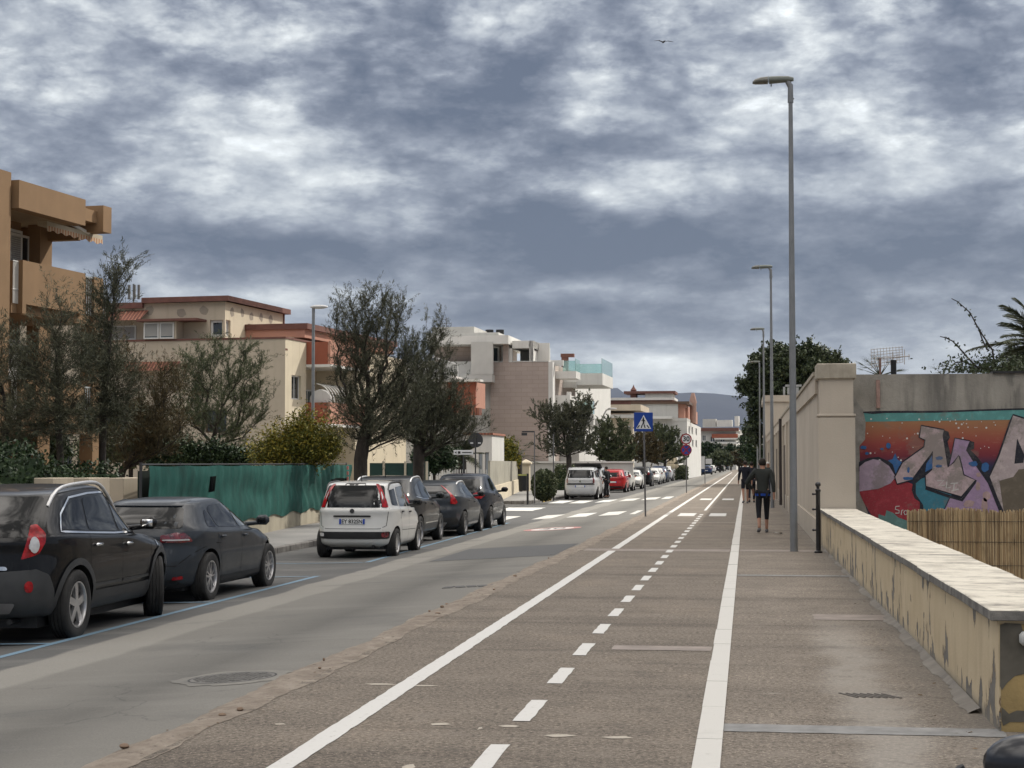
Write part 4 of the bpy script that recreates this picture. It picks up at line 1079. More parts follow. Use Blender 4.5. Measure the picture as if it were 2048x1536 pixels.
make_car(lod, 'parked_car', 'silver people carrier parked just past the far crossing, rear towards us', 1197, 999, 0, 'cars parked along the left kerb')
r0, B0 = fc('mpv', P_silver, 'silver estate with its tailgate raised, directly in front of the silver people carrier', -7.75, 94.3)
h = B0.hit('B', 0, 1.6, 0)
q = MB(); hw_ = .72
q.prism([(h.x + .25, -hw_, 1.66), (h.x - .05, -hw_, 1.74), (h.x - .85, -hw_, 1.90), (h.x - .88, -hw_, 1.86), (h.x - .05, -hw_, 1.69), (h.x + .25, -hw_, 1.61)], (0, 2 * hw_, 0))
q.build('raised_tailgate', M_black, r0)
fc('hatch', P_redc, 'red hatchback, first car beyond the raised tailgate', -7.72, 110.5, H=1.52)
fc('hatch', P_white, 'white hatchback tucked against the red one', -7.70, 117.0, R_(.5))
fc('saloon', P_white, 'low white coupe with a short angular tail behind the white hatchback', -7.55, 125.0)
fc('suv', P_black, 'black off-roader between the white coupe and the white saloon', -7.62, 139.0)
fc('saloon', P_white, 'white saloon with red tail lights seen just right of the blue sign post', -7.55, 151.0, H=1.50)
fc('hatch', P_white, 'white hatchback half hidden in front of the white saloon', -7.6, 159.5)
fc('suv', P_navy, 'navy car squeezed between two white ones near the parasol', -7.65, 167.5)
fc('suv', P_silver, 'pale off-roader parked last before the closed parasol', -7.7, 180.5)
def freec(kind, paint, label, X, Y, yaw=0, group='cars far up the street', **k):
    S = far_spec(paint, kind); S.update(k); return make_car(S, 'parked_car', label, X, Y, yaw, group, z=rz(X - .9), detail=False)
freec('van', P_teal, 'teal blue van with a dark rear window far up the road', -7.4, 262.0)
freec('suv', P_black, 'black car nosing out beside the teal van', -6.7, 276.0)
freec('hatch', P_navy, 'navy hatchback driving away in the lane', -5.2, 262.0)
freec('van', P_white, 'white high-roofed van far ahead of the teal van', -6.9, 300.0, H=2.3)
freec('hatch', P_white, 'small white car just beyond the navy hatchback', -5.3, 300.0)
freec('suv', P_black, 'black car farthest out in the lane beside a white bonnet', -4.6, 350.0)
freec('hatch', P_white, 'pale car glinting behind the farthest black car', -4.5, 372.0)
freec('suv', P_slate, 'dark grey car near the far end of the street', -4.3, 420.0)
freec('hatch', P_white, 'white car near the far end of the street', -4.2, 450.0)
freec('hatch', P_black, 'black hatchback at the very end of the street', -2.8, 520.0, yaw=math.pi)
freec('suv', P_white, 'white car facing us at the very end of the street', -1.9, 480.0, yaw=math.pi)

# ============================================================ RIGHT SIDE: LOW WALL, PILLAR, LONG WALL
def lx(y): return 1.53 - .0028 * (y - 10.85)
s = NT('peeling_plaster')
Z = s.axis(2)
c = s.ramp(s.noise(1.6, 6, .6), [(.3, (.46, .375, .245)), (.7, (.55, .46, .315))])
c = s.mix(s.math('MULTIPLY', s.mask(s.noise(3.2, 5, .6, (1, 1, .3)), .5, .7), .30), c, (.27, .21, .14))
n = s.noise(3.6, 5, .55, (1, 1, .55), dist=.35)
low = s.mask(Z, .45, .05); topm = s.mask(Z, .52, .70)
f = s.math('ADD', n, s.math('ADD', s.math('MULTIPLY', low, .105), s.math('MULTIPLY', topm, .055)))
peel = s.mask(f, .645, .655)
c = s.mix(s.mask(f, .632, .645), c, (.17, .12, .075)); c = s.mix(peel, c, s.ramp(s.noise(9, 4), [(.3, (.115, .110, .100)), (.7, (.20, .19, .175))]))
c = s.mix(s.math('MULTIPLY', s.mask(Z, .12, .0), .7), c, (.20, .185, .16))
s.bump(s.math('ADD', s.math('MULTIPLY', peel, -.7), s.math('MULTIPLY', s.noise(40, 4), .3)), .5, .02)
M_peel = s.done(c, .92)
s = NT('coping_stone')
c = s.ramp(s.noise(3.0, 7, .7, (.7, 1, 1)), [(.34, (.22, .205, .18)), (.43, (.46, .425, .36)), (.53, (.64, .60, .51)), (.75, (.72, .68, .59))])
c = s.mix(s.math('MULTIPLY', s.mask(s.noise(8, 6, .75, (.6, 1, 1)), .55, .64), .65), c, (.25, .235, .21)); s.bump(s.noise(14, 5, .7, (1, 1, 1)), .7, .02)
M_cope = s.done(c, .8)
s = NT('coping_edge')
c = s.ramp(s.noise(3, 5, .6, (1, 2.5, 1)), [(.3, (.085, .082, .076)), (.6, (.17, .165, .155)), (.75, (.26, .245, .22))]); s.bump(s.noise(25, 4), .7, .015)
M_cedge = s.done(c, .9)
lw = empty('low_wall', (1.5, 10.85, 0)); tag(lw, 'low yellow plaster wall with peeling drips and pale stone coping along the footway', 'wall')
def lwb(m, name, mat, **k):
    o = m.build(name, mat, lw, **k); o.matrix_parent_inverse = Matrix.Translation(-Vector(lw.location)); return o
m = MB(); y0, y1 = 10.85, 34.28
m.prism([(lx(y0), y0, -.40), (lx(y1), y1, -.40), (2.06, y1, -.40), (2.02, y0, -.40)], (0, 0, 1.08)); lwb(m, 'wall', M_peel)
m = MB(); r = random.Random(4); y = y0 - .05
while y < y1 - .02:
    ln = min(r.uniform(.9, 1.6), y1 - y); a = r.uniform(-.008, .008); b = r.uniform(-.002, .003)
    x0 = lx(y) - .045 + a; x1 = 2.13 + r.uniform(-.015, .015)
    m.mat = 0; base = len(m.f); m.box(((x0 + x1) / 2, y + ln / 2, .715 + b * .5), (x1 - x0, ln - .003, .068), bev=.006); y += ln
o = lwb(m, 'coping', [M_cope, M_cedge])
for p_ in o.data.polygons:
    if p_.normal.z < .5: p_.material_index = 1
s = NT('bare_render_patch'); M_bare = s.done(s.ramp(s.noise(6, 5), [(.3, (.070, .064, .052)), (.7, (.125, .115, .095))]), .95)
M_och = pm('ochre_end', (.30, .22, .10), .92, .2, 5, .4, 40)
m = MB(); m.b2(lx(y0) + .012, 2.0, y0 - .004, y0 - .001, .0, .66); lwb(m, 'end_render', M_och)
def qx(px, py): p = AY(px, py, y0 - .007); return (p.x, y0 - .007, p.z)
m = MB(); m.add([qx(*p) for p in ((2000, 1250), (2010, 1246), (2042, 1248), (2046, 1262), (2052, 1262), (2100, 1262), (2100, 1340), (2048, 1348), (2030, 1352), (2014, 1366), (2004, 1380), (2000, 1372))], [tuple(range(12))])
m.add([qx(*p) for p in ((2003, 1414), (2010, 1420), (2018, 1428), (2026, 1424), (2034, 1421), (2100, 1424), (2100, 1444), (2020, 1444), (2006, 1452), (2003, 1440))], [tuple(range(10))])
lwb(m, 'bare_patch', M_bare, fixn=False)
p = AY(2052, 1277, y0 - .05); m = MB(); m.box((p.x, p.y, p.z), (.08, .06, .085), bev=.02); o = m.build('junction_box', pm('grey_box', (.45, .46, .45)), smooth=50); tag(o, 'small rounded pale grey box on the end of the low wall', 'electrical box')

s = NT('beige_render')
c = s.ramp(s.noise(.5, 6, .6), [(.3, (.42, .37, .305)), (.7, (.50, .445, .375))])
c = s.mix(s.math('MULTIPLY', s.mask(s.noise(2.0, 5, .6, (1, 1, .1)), .5, .72), .30), c, (.27, .235, .19))
c = s.mix(s.math('MULTIPLY', s.mask(s.axis(2), .8, .0), .35), c, (.27, .25, .22)); s.bump(s.noise(35, 5, .7), .35, .01)
M_beige = s.done(c, .92)
M_cap = pm('weathered_cap', (.36, .325, .265), .92, .2, 4, .4, 40, streak=.4)
gp_ = empty('gate_pillar', (1.75, 34.6, 0)); tag(gp_, 'square beige rendered pillar with cap and band at the end of the low wall', 'pillar')
def par(m, name, mat, parent, **k):
    o = m.build(name, mat, parent, **k); o.matrix_parent_inverse = Matrix.Translation(-Vector(parent.location)); return o
m = MB(); m.b2(1.42, 2.14, 34.32, 35.10, -.4, 2.55); m.b2(1.455, 2.11, 34.35, 35.08, 2.55, 3.32); par(m, 'shaft', M_beige, gp_)
m = MB(); m.box((1.78, 34.71, 3.475), (.78, .84, .31), bev=.02); par(m, 'cap', M_cap, gp_)
m = MB(); m.box((1.78, 34.71, 2.60), (.75, .80, .05), bev=.01); par(m, 'band', M_beige, gp_)
bw = empty('boundary_wall', (1.6, 60, 0)); tag(bw, 'long tall beige wall with coping band running along the footway to the right', 'wall')
m = MB(); m.b2(1.44, 1.80, 35.10, 121.9, -.4, 3.06); m.b2(1.39, 1.45, 35.12, 121.8, 0, .50); par(m, 'wall', M_beige, bw)
m = MB(); m.b2(1.385, 1.85, 35.10, 121.9, 3.06, 3.42); par(m, 'parapet', M_beige, bw)
m = MB(); m.b2(1.35, 1.90, 35.10, 121.9, 3.42, 3.50); par(m, 'coping', M_cap, bw)
for k, y in enumerate((50, 56, 60, 66, 76, 82, 88, 96, 104, 112)):
    m = MB(); m.b2(1.36, 1.44, y, y + .8, .0, 3.06); par(m, 'pilaster', M_beige, bw)
M_door = pm('dark_wood_door', (.05, .045, .04), .7, .2, 5, .2, 60)
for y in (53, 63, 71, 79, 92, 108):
    m = MB(); m.b2(1.36, 1.43, y, y + 1.3, .0, 2.3); par(m, 'door_or_recess', M_door if y in (71, 92) else pm('recess_shade', (.17, .15, .13)), bw)  # all but the two dark doors are flat panels coloured as recess shade
m = MB(); m.tube([(1.33, 68, .0), (1.33, 68, 3.4)], .06, 8); par(m, 'downpipe', pm('dark_pipe', (.04, .032, .03)), bw, smooth=50)
# taller block at the far end of that wall
tb = empty('corner_building', (4, 124, 0)); tag(tb, 'plain beige two storey block at the far end of the long wall', 'building')
m = MB(); m.b2(1.30, 9, 122, 134, -.4, 6.0); par(m, 'wall', M_beige, tb)
m = MB(); m.b2(1.18, 9.1, 121.85, 134.1, 6.0, 6.45); m.b2(1.24, 9.05, 121.9, 134, 3.6, 3.75); par(m, 'cornice', M_beige, tb)
m = MB(); m.b2(2.6, 2.75, 121.9, 122.0, 6.45, 7.2); m.b2(2.6, 3.9, 121.9, 122.0, 7.05, 7.2); m.b2(2.9, 3.7, 121.9, 122.3, 6.5, 7.0); par(m, 'rooftop_unit', pm('grey_unit', (.30, .31, .31)), tb)
for z in (.9, 4.0):
    for y in (123.5, 127.5): m = MB(); m.b2(1.27, 1.31, y, y + 1.1, z, z + 1.4); par(m, 'window', M_glass, tb)

# ---- graffiti wall
YG = 35.6
def gz(px, py, d=0.0): p = AY(px, py, YG); return (p.x, YG - d, p.z)
def g6(x, y, d): return gz(1690 + x / 3.746, 740 + y / 3.746, d)
s = NT('stained_concrete')
c = s.ramp(s.noise(.9, 7, .65), [(.3, (.19, .18, .16)), (.7, (.36, .34, .30))])
c = s.mix(s.math('MULTIPLY', s.mask(s.noise(1.5, 5, .6, (1.0, 1, .10)), .50, .66), .65), c, (.085, .082, .078))
c = s.mix(s.math('MULTIPLY', s.mask(s.noise(2.4, 5, .6, (1, 1, .3), loc=(5, 0, 0)), .58, .68), .5), c, (.36, .34, .30)); s.bump(s.noise(18, 6, .7), .6, .02)
M_conc = s.done(c, .95)
gw = empty('mural_wall', (6, YG, 0)); tag(gw, 'tall stained concrete wall covered by a weathered graffiti mural', 'wall')
zt = gz(1850, 748)[2]
m = MB(); m.b2(2.15, 16, YG, YG + .3, -.4, zt); par(m, 'wall', M_conc, gw)
m = MB(); m.b2(gz(1985, 745)[0], 16, YG - .05, YG + .35, zt, zt + .05); par(m, 'flashing', M_black, gw)
m = MB(); a = gz(1752, 760); b = gz(1760, 816); m.b2(a[0], b[0], YG - .06, YG - .003, b[2], a[2]); par(m, 'rust_pipe', pm('rusty_pink', (.27, .18, .155), .9, .3, 8), gw)
# cement smear left of the mural
def wear(name, col, k=.30, grime=(.16, .145, .125), lo=.52):
    s = NT(name)
    c = s.mix(s.mask(s.noise(5, 5, .7), .45, .75), col, tuple(min(1, x * 1.35 + .01) for x in col))
    c = s.mix(s.math('MULTIPLY', s.mask(s.noise(1.7, 8, .68, (1, 1, 1), loc=(2, 7, 1)), lo, lo + .10), k), c, grime)
    c = s.mix(s.math('MULTIPLY', s.mask(s.noise(30, 3, .7), .55, .7), .3), c, grime)
    return s.done(c, .85)
def lay(name, pts, mat, d, parent=None):
    m = MB(); m.add([g6(x, y, d) for x, y in pts], [tuple(range(len(pts)))]); return par(m, name, mat, parent or gw, fixn=False)
lay('cement_smear', [(55, 170), (90, 240), (135, 300), (155, 400), (150, 520), (112, 560), (108, 700), (105, 860), (115, 960), (60, 1040)], pm('cement_smear', (.26, .25, .23), .95, .3, 5, .5, 30), .003)
s = NT('mural_sunset')
ztop = g6(0, 388, 0)[2]; zbot = g6(0, 760, 0)[2]
f = s.math('DIVIDE', s.math('SUBTRACT', ztop, s.math('ADD', s.axis(2), s.math('MULTIPLY', s.math('SUBTRACT', s.noise(2.2, 5), .5), .12))), ztop - zbot)
c = s.ramp(f, [(0, (.30, .15, .075)), (.22, (.29, .10, .055)), (.45, (.25, .048, .043)), (.68, (.16, .022, .035)), (.82, (.055, .022, .055)), (.9, (.02, .025, .065)), (1, (.015, .02, .05))])
c = s.mix(s.math('MULTIPLY', s.mask(s.noise(1.9, 8, .68, loc=(3, 3, 3)), .56, .64), .45), c, (.17, .14, .115))
c = s.mix(s.math('MULTIPLY', s.mask(s.noise(9, 5, .7, (.4, 1, 1.4)), .55, .7), .30), c, (.36, .20, .13))
M_sun = s.done(c, .85)
bgd = lay('mural_background', [(155, 385), (700, 380), (1341, 372), (2600, 352), (2600, 1560), (230, 1560), (200, 1150), (150, 1010), (118, 930), (104, 860), (112, 700), (108, 570), (150, 520)], M_sun, .004)
M_tealp = wear('mural_teal', (.085, .25, .24), .5)
lay('teal_band', [(140, 322), (700, 312), (1341, 292), (2600, 262), (2600, 352), (1341, 372), (700, 380), (155, 388)], M_tealp, .007)
M_blk = wear('mural_black', (.012, .013, .022), .25)
lay('black_line', [(134, 312), (300, 306), (700, 306), (1100, 292), (1341, 286), (2600, 256), (2600, 268), (1341, 298), (1000, 308), (690, 320), (300, 322), (210, 330), (136, 322)], M_blk, .010)
M_mred = wear('mural_red', (.26, .026, .038), .6, lo=.54)
lay('red_field', [(108, 900), (200, 860), (370, 800), (520, 860), (640, 1000), (620, 1250), (300, 1250), (150, 1010), (112, 930)], M_mred, .007)
M_tl2 = wear('mural_lagoon', (.035, .16, .22), .6)
lay('lagoon_patch', [(530, 830), (610, 800), (700, 900), (800, 930), (745, 1040), (740, 1250), (600, 1250), (590, 1040), (545, 960), (520, 900)], M_tl2, .010)
lay('green_wave', [(250, 1080), (300, 1095), (310, 1050), (360, 1070), (400, 1105), (470, 1130), (470, 1230), (330, 1160), (250, 1110)], wear('mural_green', (.10, .20, .19), .7), .010)
M_pur = wear('mural_lilac_grey', (.32, .25, .32), .6, (.17, .155, .14), .46)
def outl(name, pts, w, d, mat=M_blk, closed=True):
    m = MB(); L_ = [Vector((g6(x, y, d)[0], 0, g6(x, y, d)[2])) for x, y in pts]; n = len(L_); vs = []
    for i in range(n):
        a = L_[i - 1] if (closed or i > 0) else L_[i]; b = L_[(i + 1) % n] if (closed or i < n - 1) else L_[i]
        t = (b - a).normalized(); nn_ = Vector((-t.z, 0, t.x)) * w / 2
        for sg in (1, -1): q = L_[i] + nn_ * sg; vs.append((q.x, YG - d, q.z))
    k = n if closed else n - 1
    m.add(vs, [(2 * i, 2 * i + 1, (2 * i + 3) % (2 * n), (2 * i + 2) % (2 * n)) for i in range(k)])
    return par(m, name, mat, gw, fixn=False)
dome = [(108, 725), (150, 690), (210, 668), (270, 678), (330, 720), (380, 800), (340, 850), (250, 890), (106, 910)]
lay('dark_hill', [(104, 690), (170, 660), (250, 650), (340, 690), (400, 760), (375, 830), (330, 740), (104, 760)], M_blk, .011)
lay('lilac_dome', dome, M_pur, .014)
M_mblue = wear('mural_blue', (.025, .10, .26), .4)
lay('blue_star', [(322, 678), (355, 668), (376, 622), (394, 672), (444, 702), (402, 722), (380, 782), (358, 708)], M_mblue, .016)
A1 = [(570, 415), (742, 447), (735, 492), (752, 600), (772, 728), (815, 690), (850, 640), (870, 700), (890, 785), (978, 825), (870, 950), (605, 872), (600, 790), (648, 748), (655, 610), (600, 690), (500, 825), (390, 855), (372, 800), (430, 690), (520, 625), (590, 575), (598, 525), (555, 505)]
A2 = [(822, 510), (935, 530), (925, 562), (910, 600), (985, 720), (1075, 850), (1170, 1050), (1240, 1250), (700, 1250), (745, 1040), (790, 945), (870, 960), (985, 828), (890, 785), (858, 645), (815, 700), (775, 728), (800, 620)]
RA = [(1258, 335), (1420, 385), (1560, 900), (1640, 1250), (1230, 1250), (1170, 1050), (1078, 800), (1150, 640), (1225, 420), (1232, 398)]
lay('letter_shadow', [(742, 450), (775, 462), (786, 505), (768, 535), (792, 640), (800, 700), (772, 735), (735, 492)], M_blk, .013)
lay('letter_shadow', [(935, 530), (968, 540), (966, 590), (940, 600), (1000, 660), (1085, 790), (1070, 850), (905, 600)], M_blk, .013)
lay('letter_shadow', [(655, 606), (600, 700), (510, 830), (500, 900), (520, 960), (560, 990), (560, 1250), (610, 1250), (585, 1010), (530, 930), (530, 850), (610, 780), (660, 700)], M_blk, .0125)
lay('letter_shadow', [(605, 875), (780, 935), (872, 965), (985, 830), (978, 850), (880, 985), (770, 955), (600, 895)], M_blk, .0145)
M_pink2 = wear('mural_pink', (.40, .31, .32), .75, (.19, .175, .155), .47); M_lil = wear('mural_lilac', (.29, .205, .315), .4, (.16, .15, .13), .54)
lay('painted_letter', A2, M_lil, .0135); outl('letter_outline', A2, .022, .0155)
lay('painted_letter', A1, M_pink2, .0165); outl('letter_outline', A1, .026, .0185)
lay('letter_gap', [(652, 640), (655, 735), (600, 765), (610, 700)], M_mblue, .019)
lay('letter_shadow', [(1050, 800), (1078, 800), (1100, 860), (1185, 1050), (1240, 1250), (1210, 1250), (1150, 1050)], M_blk, .0175)
lay('painted_letter', RA, wear('mural_grey_pink', (.38, .32, .32), .75, (.17, .155, .14), .47), .0165); outl('letter_outline', RA, .035, .0185)
lay('letter_gap', [(1288, 512), (1345, 640), (1335, 695), (1268, 702)], M_blk, .019)
lay('brown_patch', [(1155, 830), (1260, 800), (1300, 745), (1400, 735), (1560, 900), (1600, 1250), (1235, 1250), (1185, 1040)], wear('mural_brown', (.115, .095, .07), .5), .0205)
def blobp(name, x, y, rx, ry, mat, d, seed=0):
    r = random.Random(seed); pts = []
    for k in range(16):
        a = 2 * math.pi * k / 16; q = r.uniform(.8, 1.15); pts.append((x + rx * q * math.cos(a), y + ry * q * math.sin(a)))
    lay(name, pts, mat, d)
M_skin = wear('mural_salmon', (.34, .24, .235), .4)
for i, (x, y, rx, ry) in enumerate(((1000, 785, 18, 18), (995, 870, 18, 34), (1058, 945, 28, 40), (1045, 1010, 26, 50), (930, 1000, 40, 30))): blobp('paint_drip', x, y, rx, ry, M_skin, .0195, i)
for i, (x, y, rx, ry) in enumerate(((706, 660, 30, 14), (700, 720, 26, 10), (960, 702, 34, 20), (325, 568, 17, 25), (275, 592, 14, 8), (138, 580, 25, 14), (165, 625, 14, 12), (474, 748, 10, 24), (468, 812, 40, 12), (1048, 730, 30, 36))): blobp('blue_dab', x, y, rx, ry, M_mblue, .021, i + 9)
r = random.Random(12); m = MB()
for k in range(70):
    x, y = r.uniform(160, 1240), 360 + 320 * r.random(); q = r.choice((3, 3, 4, 6))
    if 555 < x < 750 and y > 420: continue
    if x > 1130 and y > 420: continue
    c0 = Vector(g6(x, y, .012)); m.add([(c0.x + q / 300 * math.cos(a), c0.y, c0.z + q / 300 * math.sin(a)) for a in np.linspace(0, 6.28, 8, False)], [tuple(range(8))])
tag(par(m, 'white_speckles', paint('mural_white', (.55, .55, .53), .3), gw, fixn=False), kind='stuff')
M_tagw = paint('tag_white', (.50, .50, .48), .3)
for st in ([(690, 830), (740, 826), (700, 868), (748, 862)], [(762, 836), (757, 885), (790, 880)], [(790, 850), (845, 846)], [(818, 850), (812, 900)], [(800, 905), (850, 892)]): outl('tag_stroke', st, .018, .0215, M_tagw, False)
for st in ([(408, 1020), (380, 1022), (376, 1042), (405, 1052), (404, 1072), (376, 1072)], [(420, 1085), (424, 1052), (436, 1048)], [(452, 1050), (440, 1066), (448, 1084), (462, 1080), (466, 1060), (452, 1050)]): outl('tag_stroke', st, .018, .0215, M_tagw, False)
# ---- reed screen
YR = 30.0
a = AY(1815, 1018, YR)
s = NT('dry_reed')
gi = s.n('ShaderNodeNewGeometry'); c = s.ramp(gi.outputs['Random Per Island'], [(0, (.18, .125, .07)), (.4, (.36, .255, .14)), (.7, (.46, .35, .205)), (1, (.56, .44, .28))])
c = s.mix(s.math('MULTIPLY', s.mask(s.noise(6, 4, .6, (1, 1, .35)), .5, .7), .5), c, (.12, .085, .05)); M_reed = s.done(c, .8)
m = MB(); r = random.Random(6); x = a.x
while x < 8.2:
    w = r.uniform(.007, .012); zt_ = a.z + r.uniform(-.045, .02) + .02 * math.sin(x * 4); tl_ = r.uniform(-.025, .025); y = YR + r.uniform(-.012, .012)
    m.add([(x - w, y, -.34), (x, y - w, -.34), (x + w, y, -.34), (x + w + tl_, y, zt_), (x + tl_, y - w, zt_), (x - w + tl_, y, zt_)], [(0, 1, 4, 5), (1, 2, 3, 4)])
    m.add([(x, y + .018, -.34), (x + .02, y + .018, -.34), (x + .02, y + .018, zt_ - .01), (x, y + .018, zt_ - .01)], [(0, 1, 2, 3)])
    x += w * 1.25
rs = empty('reed_screen', (5.5, YR, -.34)); tag(rs, 'golden brown reed screen fence standing in front of the mural', 'fence')
par(m, 'reeds', M_reed, rs, fixn=False)
m = MB()
for z in (-.1, .3, .65): m.tube([(a.x, YR - .018, z), (8.2, YR - .018, z)], .004, 5)
par(m, 'wire', M_black, rs)
m = MB()
for x in (a.x + .1, 4.6, 6.4, 8.1): m.box((x, YR + .06, .2), (.06, .06, 1.1))
par(m, 'stake', pm('timber', (.16, .12, .08)), rs)

# ---- street lamps on the footway
M_pole = pm('galvanised_pole', (.205, .215, .225), .45, .12, 3, .05, 40, metal=.35)
M_head = pm('lamp_housing', (.12, .135, .12), .5, .12, 5, .05, 40)
def lamp_proto():
    root = empty('street_lamp', (0, 0, 0))
    m = MB(); m.tube([(0, 0, 0), (0, 0, 2.5), (0, 0, 5.5), (0, 0, 8.75)], [.072, .064, .053, .038], 16); m.build('pole', M_pole, root, smooth=50)
    m = MB(); m.tube([(0, 0, 8.45), (0, 0, 8.80)], [.055, .048], 12); m.tube([(.02, 0, 8.50), (.065, 0, 8.53)], .014, 6); m.tube([(0, 0, 8.75), (-.05, 0, 8.86)], [.05, .055], 10); m.build('bracket', M_pole, root, smooth=50)
    # head: tapered shell from a lofted outline
    secs = [(.06, .035, .045, 8.885), (-.04, .07, .075, 8.885), (-.20, .10, .085, 8.88), (-.40, .115, .09, 8.872), (-.42, .118, .092, 8.871), (-.56, .11, .085, 8.865), (-.66, .08, .065, 8.855), (-.71, .03, .03, 8.845)]
    m = MB(); vs = []; n = 14
    for x, wy, hz, zc in secs:
        for k in range(n):
            a = 2 * math.pi * k / n; sn = math.sin(a); vs.append((x, wy * math.cos(a), zc + hz * (sn if sn > 0 else sn * .55)))
    fs = [(j * n + k, j * n + (k + 1) % n, (j + 1) * n + (k + 1) % n, (j + 1) * n + k) for j in range(3) for k in range(n)] + [tuple(range(n))]
    m.add(vs[:4 * n], fs); m.build('lamp_housing', M_head, root, smooth=50)
    m = MB(); m.add(vs[4 * n:], [(j * n + k, j * n + (k + 1) % n, (j + 1) * n + (k + 1) % n, (j + 1) * n + k) for j in range(3) for k in range(n)] + [tuple(range(3 * n, 4 * n))[::-1]]); m.build('lamp_bowl', pm('dusty_bowl', (.10, .10, .085), .25, .2, 8, 0, spec=.6), root, smooth=50)
    m = MB(); m.tube([(-.36, 0, 8.82), (-.36, 0, 8.77)], .012, 6); m.tube([(-.41, -.119, 8.872), (-.41, 0, 8.968), (-.41, .119, 8.872)], .006, 5); m.build('latch', M_head, root)
    return root
lp = lamp_proto()
labs = ['tallest grey street lamp in the foreground, standing beside the bollard', 'second grey street lamp along the beige wall, behind the walkers', 'third grey street lamp in line, in front of the leafy tree', 'fourth grey street lamp in line, nearly hidden by the third', 'fifth and smallest visible lamp of the line, against the tree']
for k in range(5):
    o = lp if k == 0 else copy_tree(lp)
    b = (G(1588, 1103), G(1545, 1016))[k] if k < 2 else Vector((.93 + .01 * k, 32.26 + 30.2 * k, 0))
    o.location = (b.x, b.y, 0); tag(o, labs[k], 'street lamp', 'grey street lamps along the footway')
# ---- bollard
M_bol = pm('black_enamel', (.012, .012, .014), .35, .2, 8, .05, 60, spec=.6)
p = G(1637, 1106)
bo = empty('bollard', (p.x, p.y, 0)); tag(bo, 'black iron bollard with ball finial beside the low wall', 'bollard')
m = MB(); m.lathe([(.0, 0), (.075, 0), (.075, .03), (.045, .05), (.042, 1.12), (.05, 1.13), (.05, 1.16), (.03, 1.18), (.03, 1.21)], n=16); m.build('post', M_bol, bo, smooth=40)
m = MB(); m.ball((0, 0, 1.255), .052, 14, 10); m.build('finial', M_bol, bo, smooth=60)
for z in (.42, .80, 1.08): m = MB(); m.tube([(-.04, 0, z), (-.085, 0, z)], .018, 8); m.ball((-.09, 0, z), .024, 8, 6); m.build('chain_ring', M_bol, bo, smooth=60)
# ---- traffic signs
M_sgrey = pm('sign_post_grey', (.13, .13, .135), .5, .1, 4, .05, 40, metal=.3); M_sblue = pm('sign_blue', (.008, .045, .26), .4, .06, 4, 0); M_swhite = pm('sign_white', (.62, .63, .64), .4, .05, 6, 0)
M_sred = pm('sign_red', (.24, .012, .018), .4, .1, 6, 0); M_ssteel = pm('sign_back_grey', (.035, .037, .04), .6, .1, 6, 0)
def P2(m, pts, y): m.add([(x, y, z) for x, z in pts], [tuple(range(len(pts)))])
def post_at(px, py, z=0): p = G(px, py, z); return p
def fdisc(m, r0, r1, y, zc, n=36):
    if r0 <= 0: m.add([(r1 * math.cos(2 * math.pi * k / n), y, zc + r1 * math.sin(2 * math.pi * k / n)) for k in range(n)], [tuple(range(n))])
    else:
        vs = []
        for k in range(n): a = 2 * math.pi * k / n; vs += [(r0 * math.cos(a), y, zc + r0 * math.sin(a)), (r1 * math.cos(a), y, zc + r1 * math.sin(a))]
        m.add(vs, [(2 * k, 2 * k + 1, (2 * k + 3) % (2 * n), (2 * k + 2) % (2 * n)) for k in range(n)])
b = post_at(1291, 1033)
px_ = b.y / 3400 / math.cos(YAW) ** 1  # metres per pixel, roughly
cs = empty('crossing_sign', (b.x, b.y, 0), R_(-2)); tag(cs, 'square blue pedestrian crossing sign on a tall grey post beside the cycle path', 'traffic sign')
t_ = AY(1287, 825, b.y); bt = AY(1287, 863, b.y); zc = (t_.z + bt.z) / 2; hs = (t_.z - bt.z) / 2
dx = AY(1287, 844, b.y).x - b.x
m = MB(); m.tube([(0, 0, 0), (dx * .9, 0, t_.z - .03)], .028, 10); m.build('post', M_sgrey, cs, smooth=50)
m = MB(); m.box((dx, -.04, zc), (hs * 2, .025, hs * 2), bev=.01); bd = m.build('sign_board', M_sblue, cs)
m = MB(); P2(m, [(dx - hs * .78, zc - hs * .72), (dx + hs * .82, zc - hs * .72), (dx + .01, zc + hs * .74)], -.054); m.build('white_triangle', M_swhite, bd, fixn=False)
m = MB(); u = hs
def Q(pts): P2(m, [(dx + a * u, zc + b_ * u) for a, b_ in pts], -.057)
def stk(x0, z0, x1, z1, w):
    d = Vector((x1 - x0, z1 - z0)).normalized(); n = Vector((-d.y, d.x)) * w / 2; Q([(x0 + n.x, z0 + n.y), (x0 - n.x, z0 - n.y), (x1 - n.x, z1 - n.y), (x1 + n.x, z1 + n.y)])
fdisc_c = [(.0 + .075 * math.cos(a), .42 + .075 * math.sin(a)) for a in np.linspace(0, 6.28, 14, False)]; Q(fdisc_c)
stk(0, .36, .03, -.10, .17); stk(0, .30, -.20, .10, .07); stk(.02, .28, .20, .06, .07); stk(-.01, -.08, -.22, -.55, .09); stk(.03, -.08, .14, -.55, .09)
for (a0, a1) in ((-.48, -.62), (-.16, -.22), (.13, .19), (.44, .60)): stk(a0 * .85, -.34, a1, -.64, .11)
m.build('walking_figure', M_ink, bd, fixn=False)
b = post_at(1373, 986)
ss = empty('speed_sign', (b.x, b.y, 0)); tag(ss, 'round 30 speed limit sign above a no stopping disc on one grey post', 'traffic sign')
zz = AY(1373, 866, b.y).z
m = MB(); m.tube([(0, 0, 0), (0, 0, zz)], .028, 10); m.build('post', M_sgrey, ss, smooth=50)
z1 = AY(1373, 878, b.y).z; z2 = AY(1373, 900, b.y).z
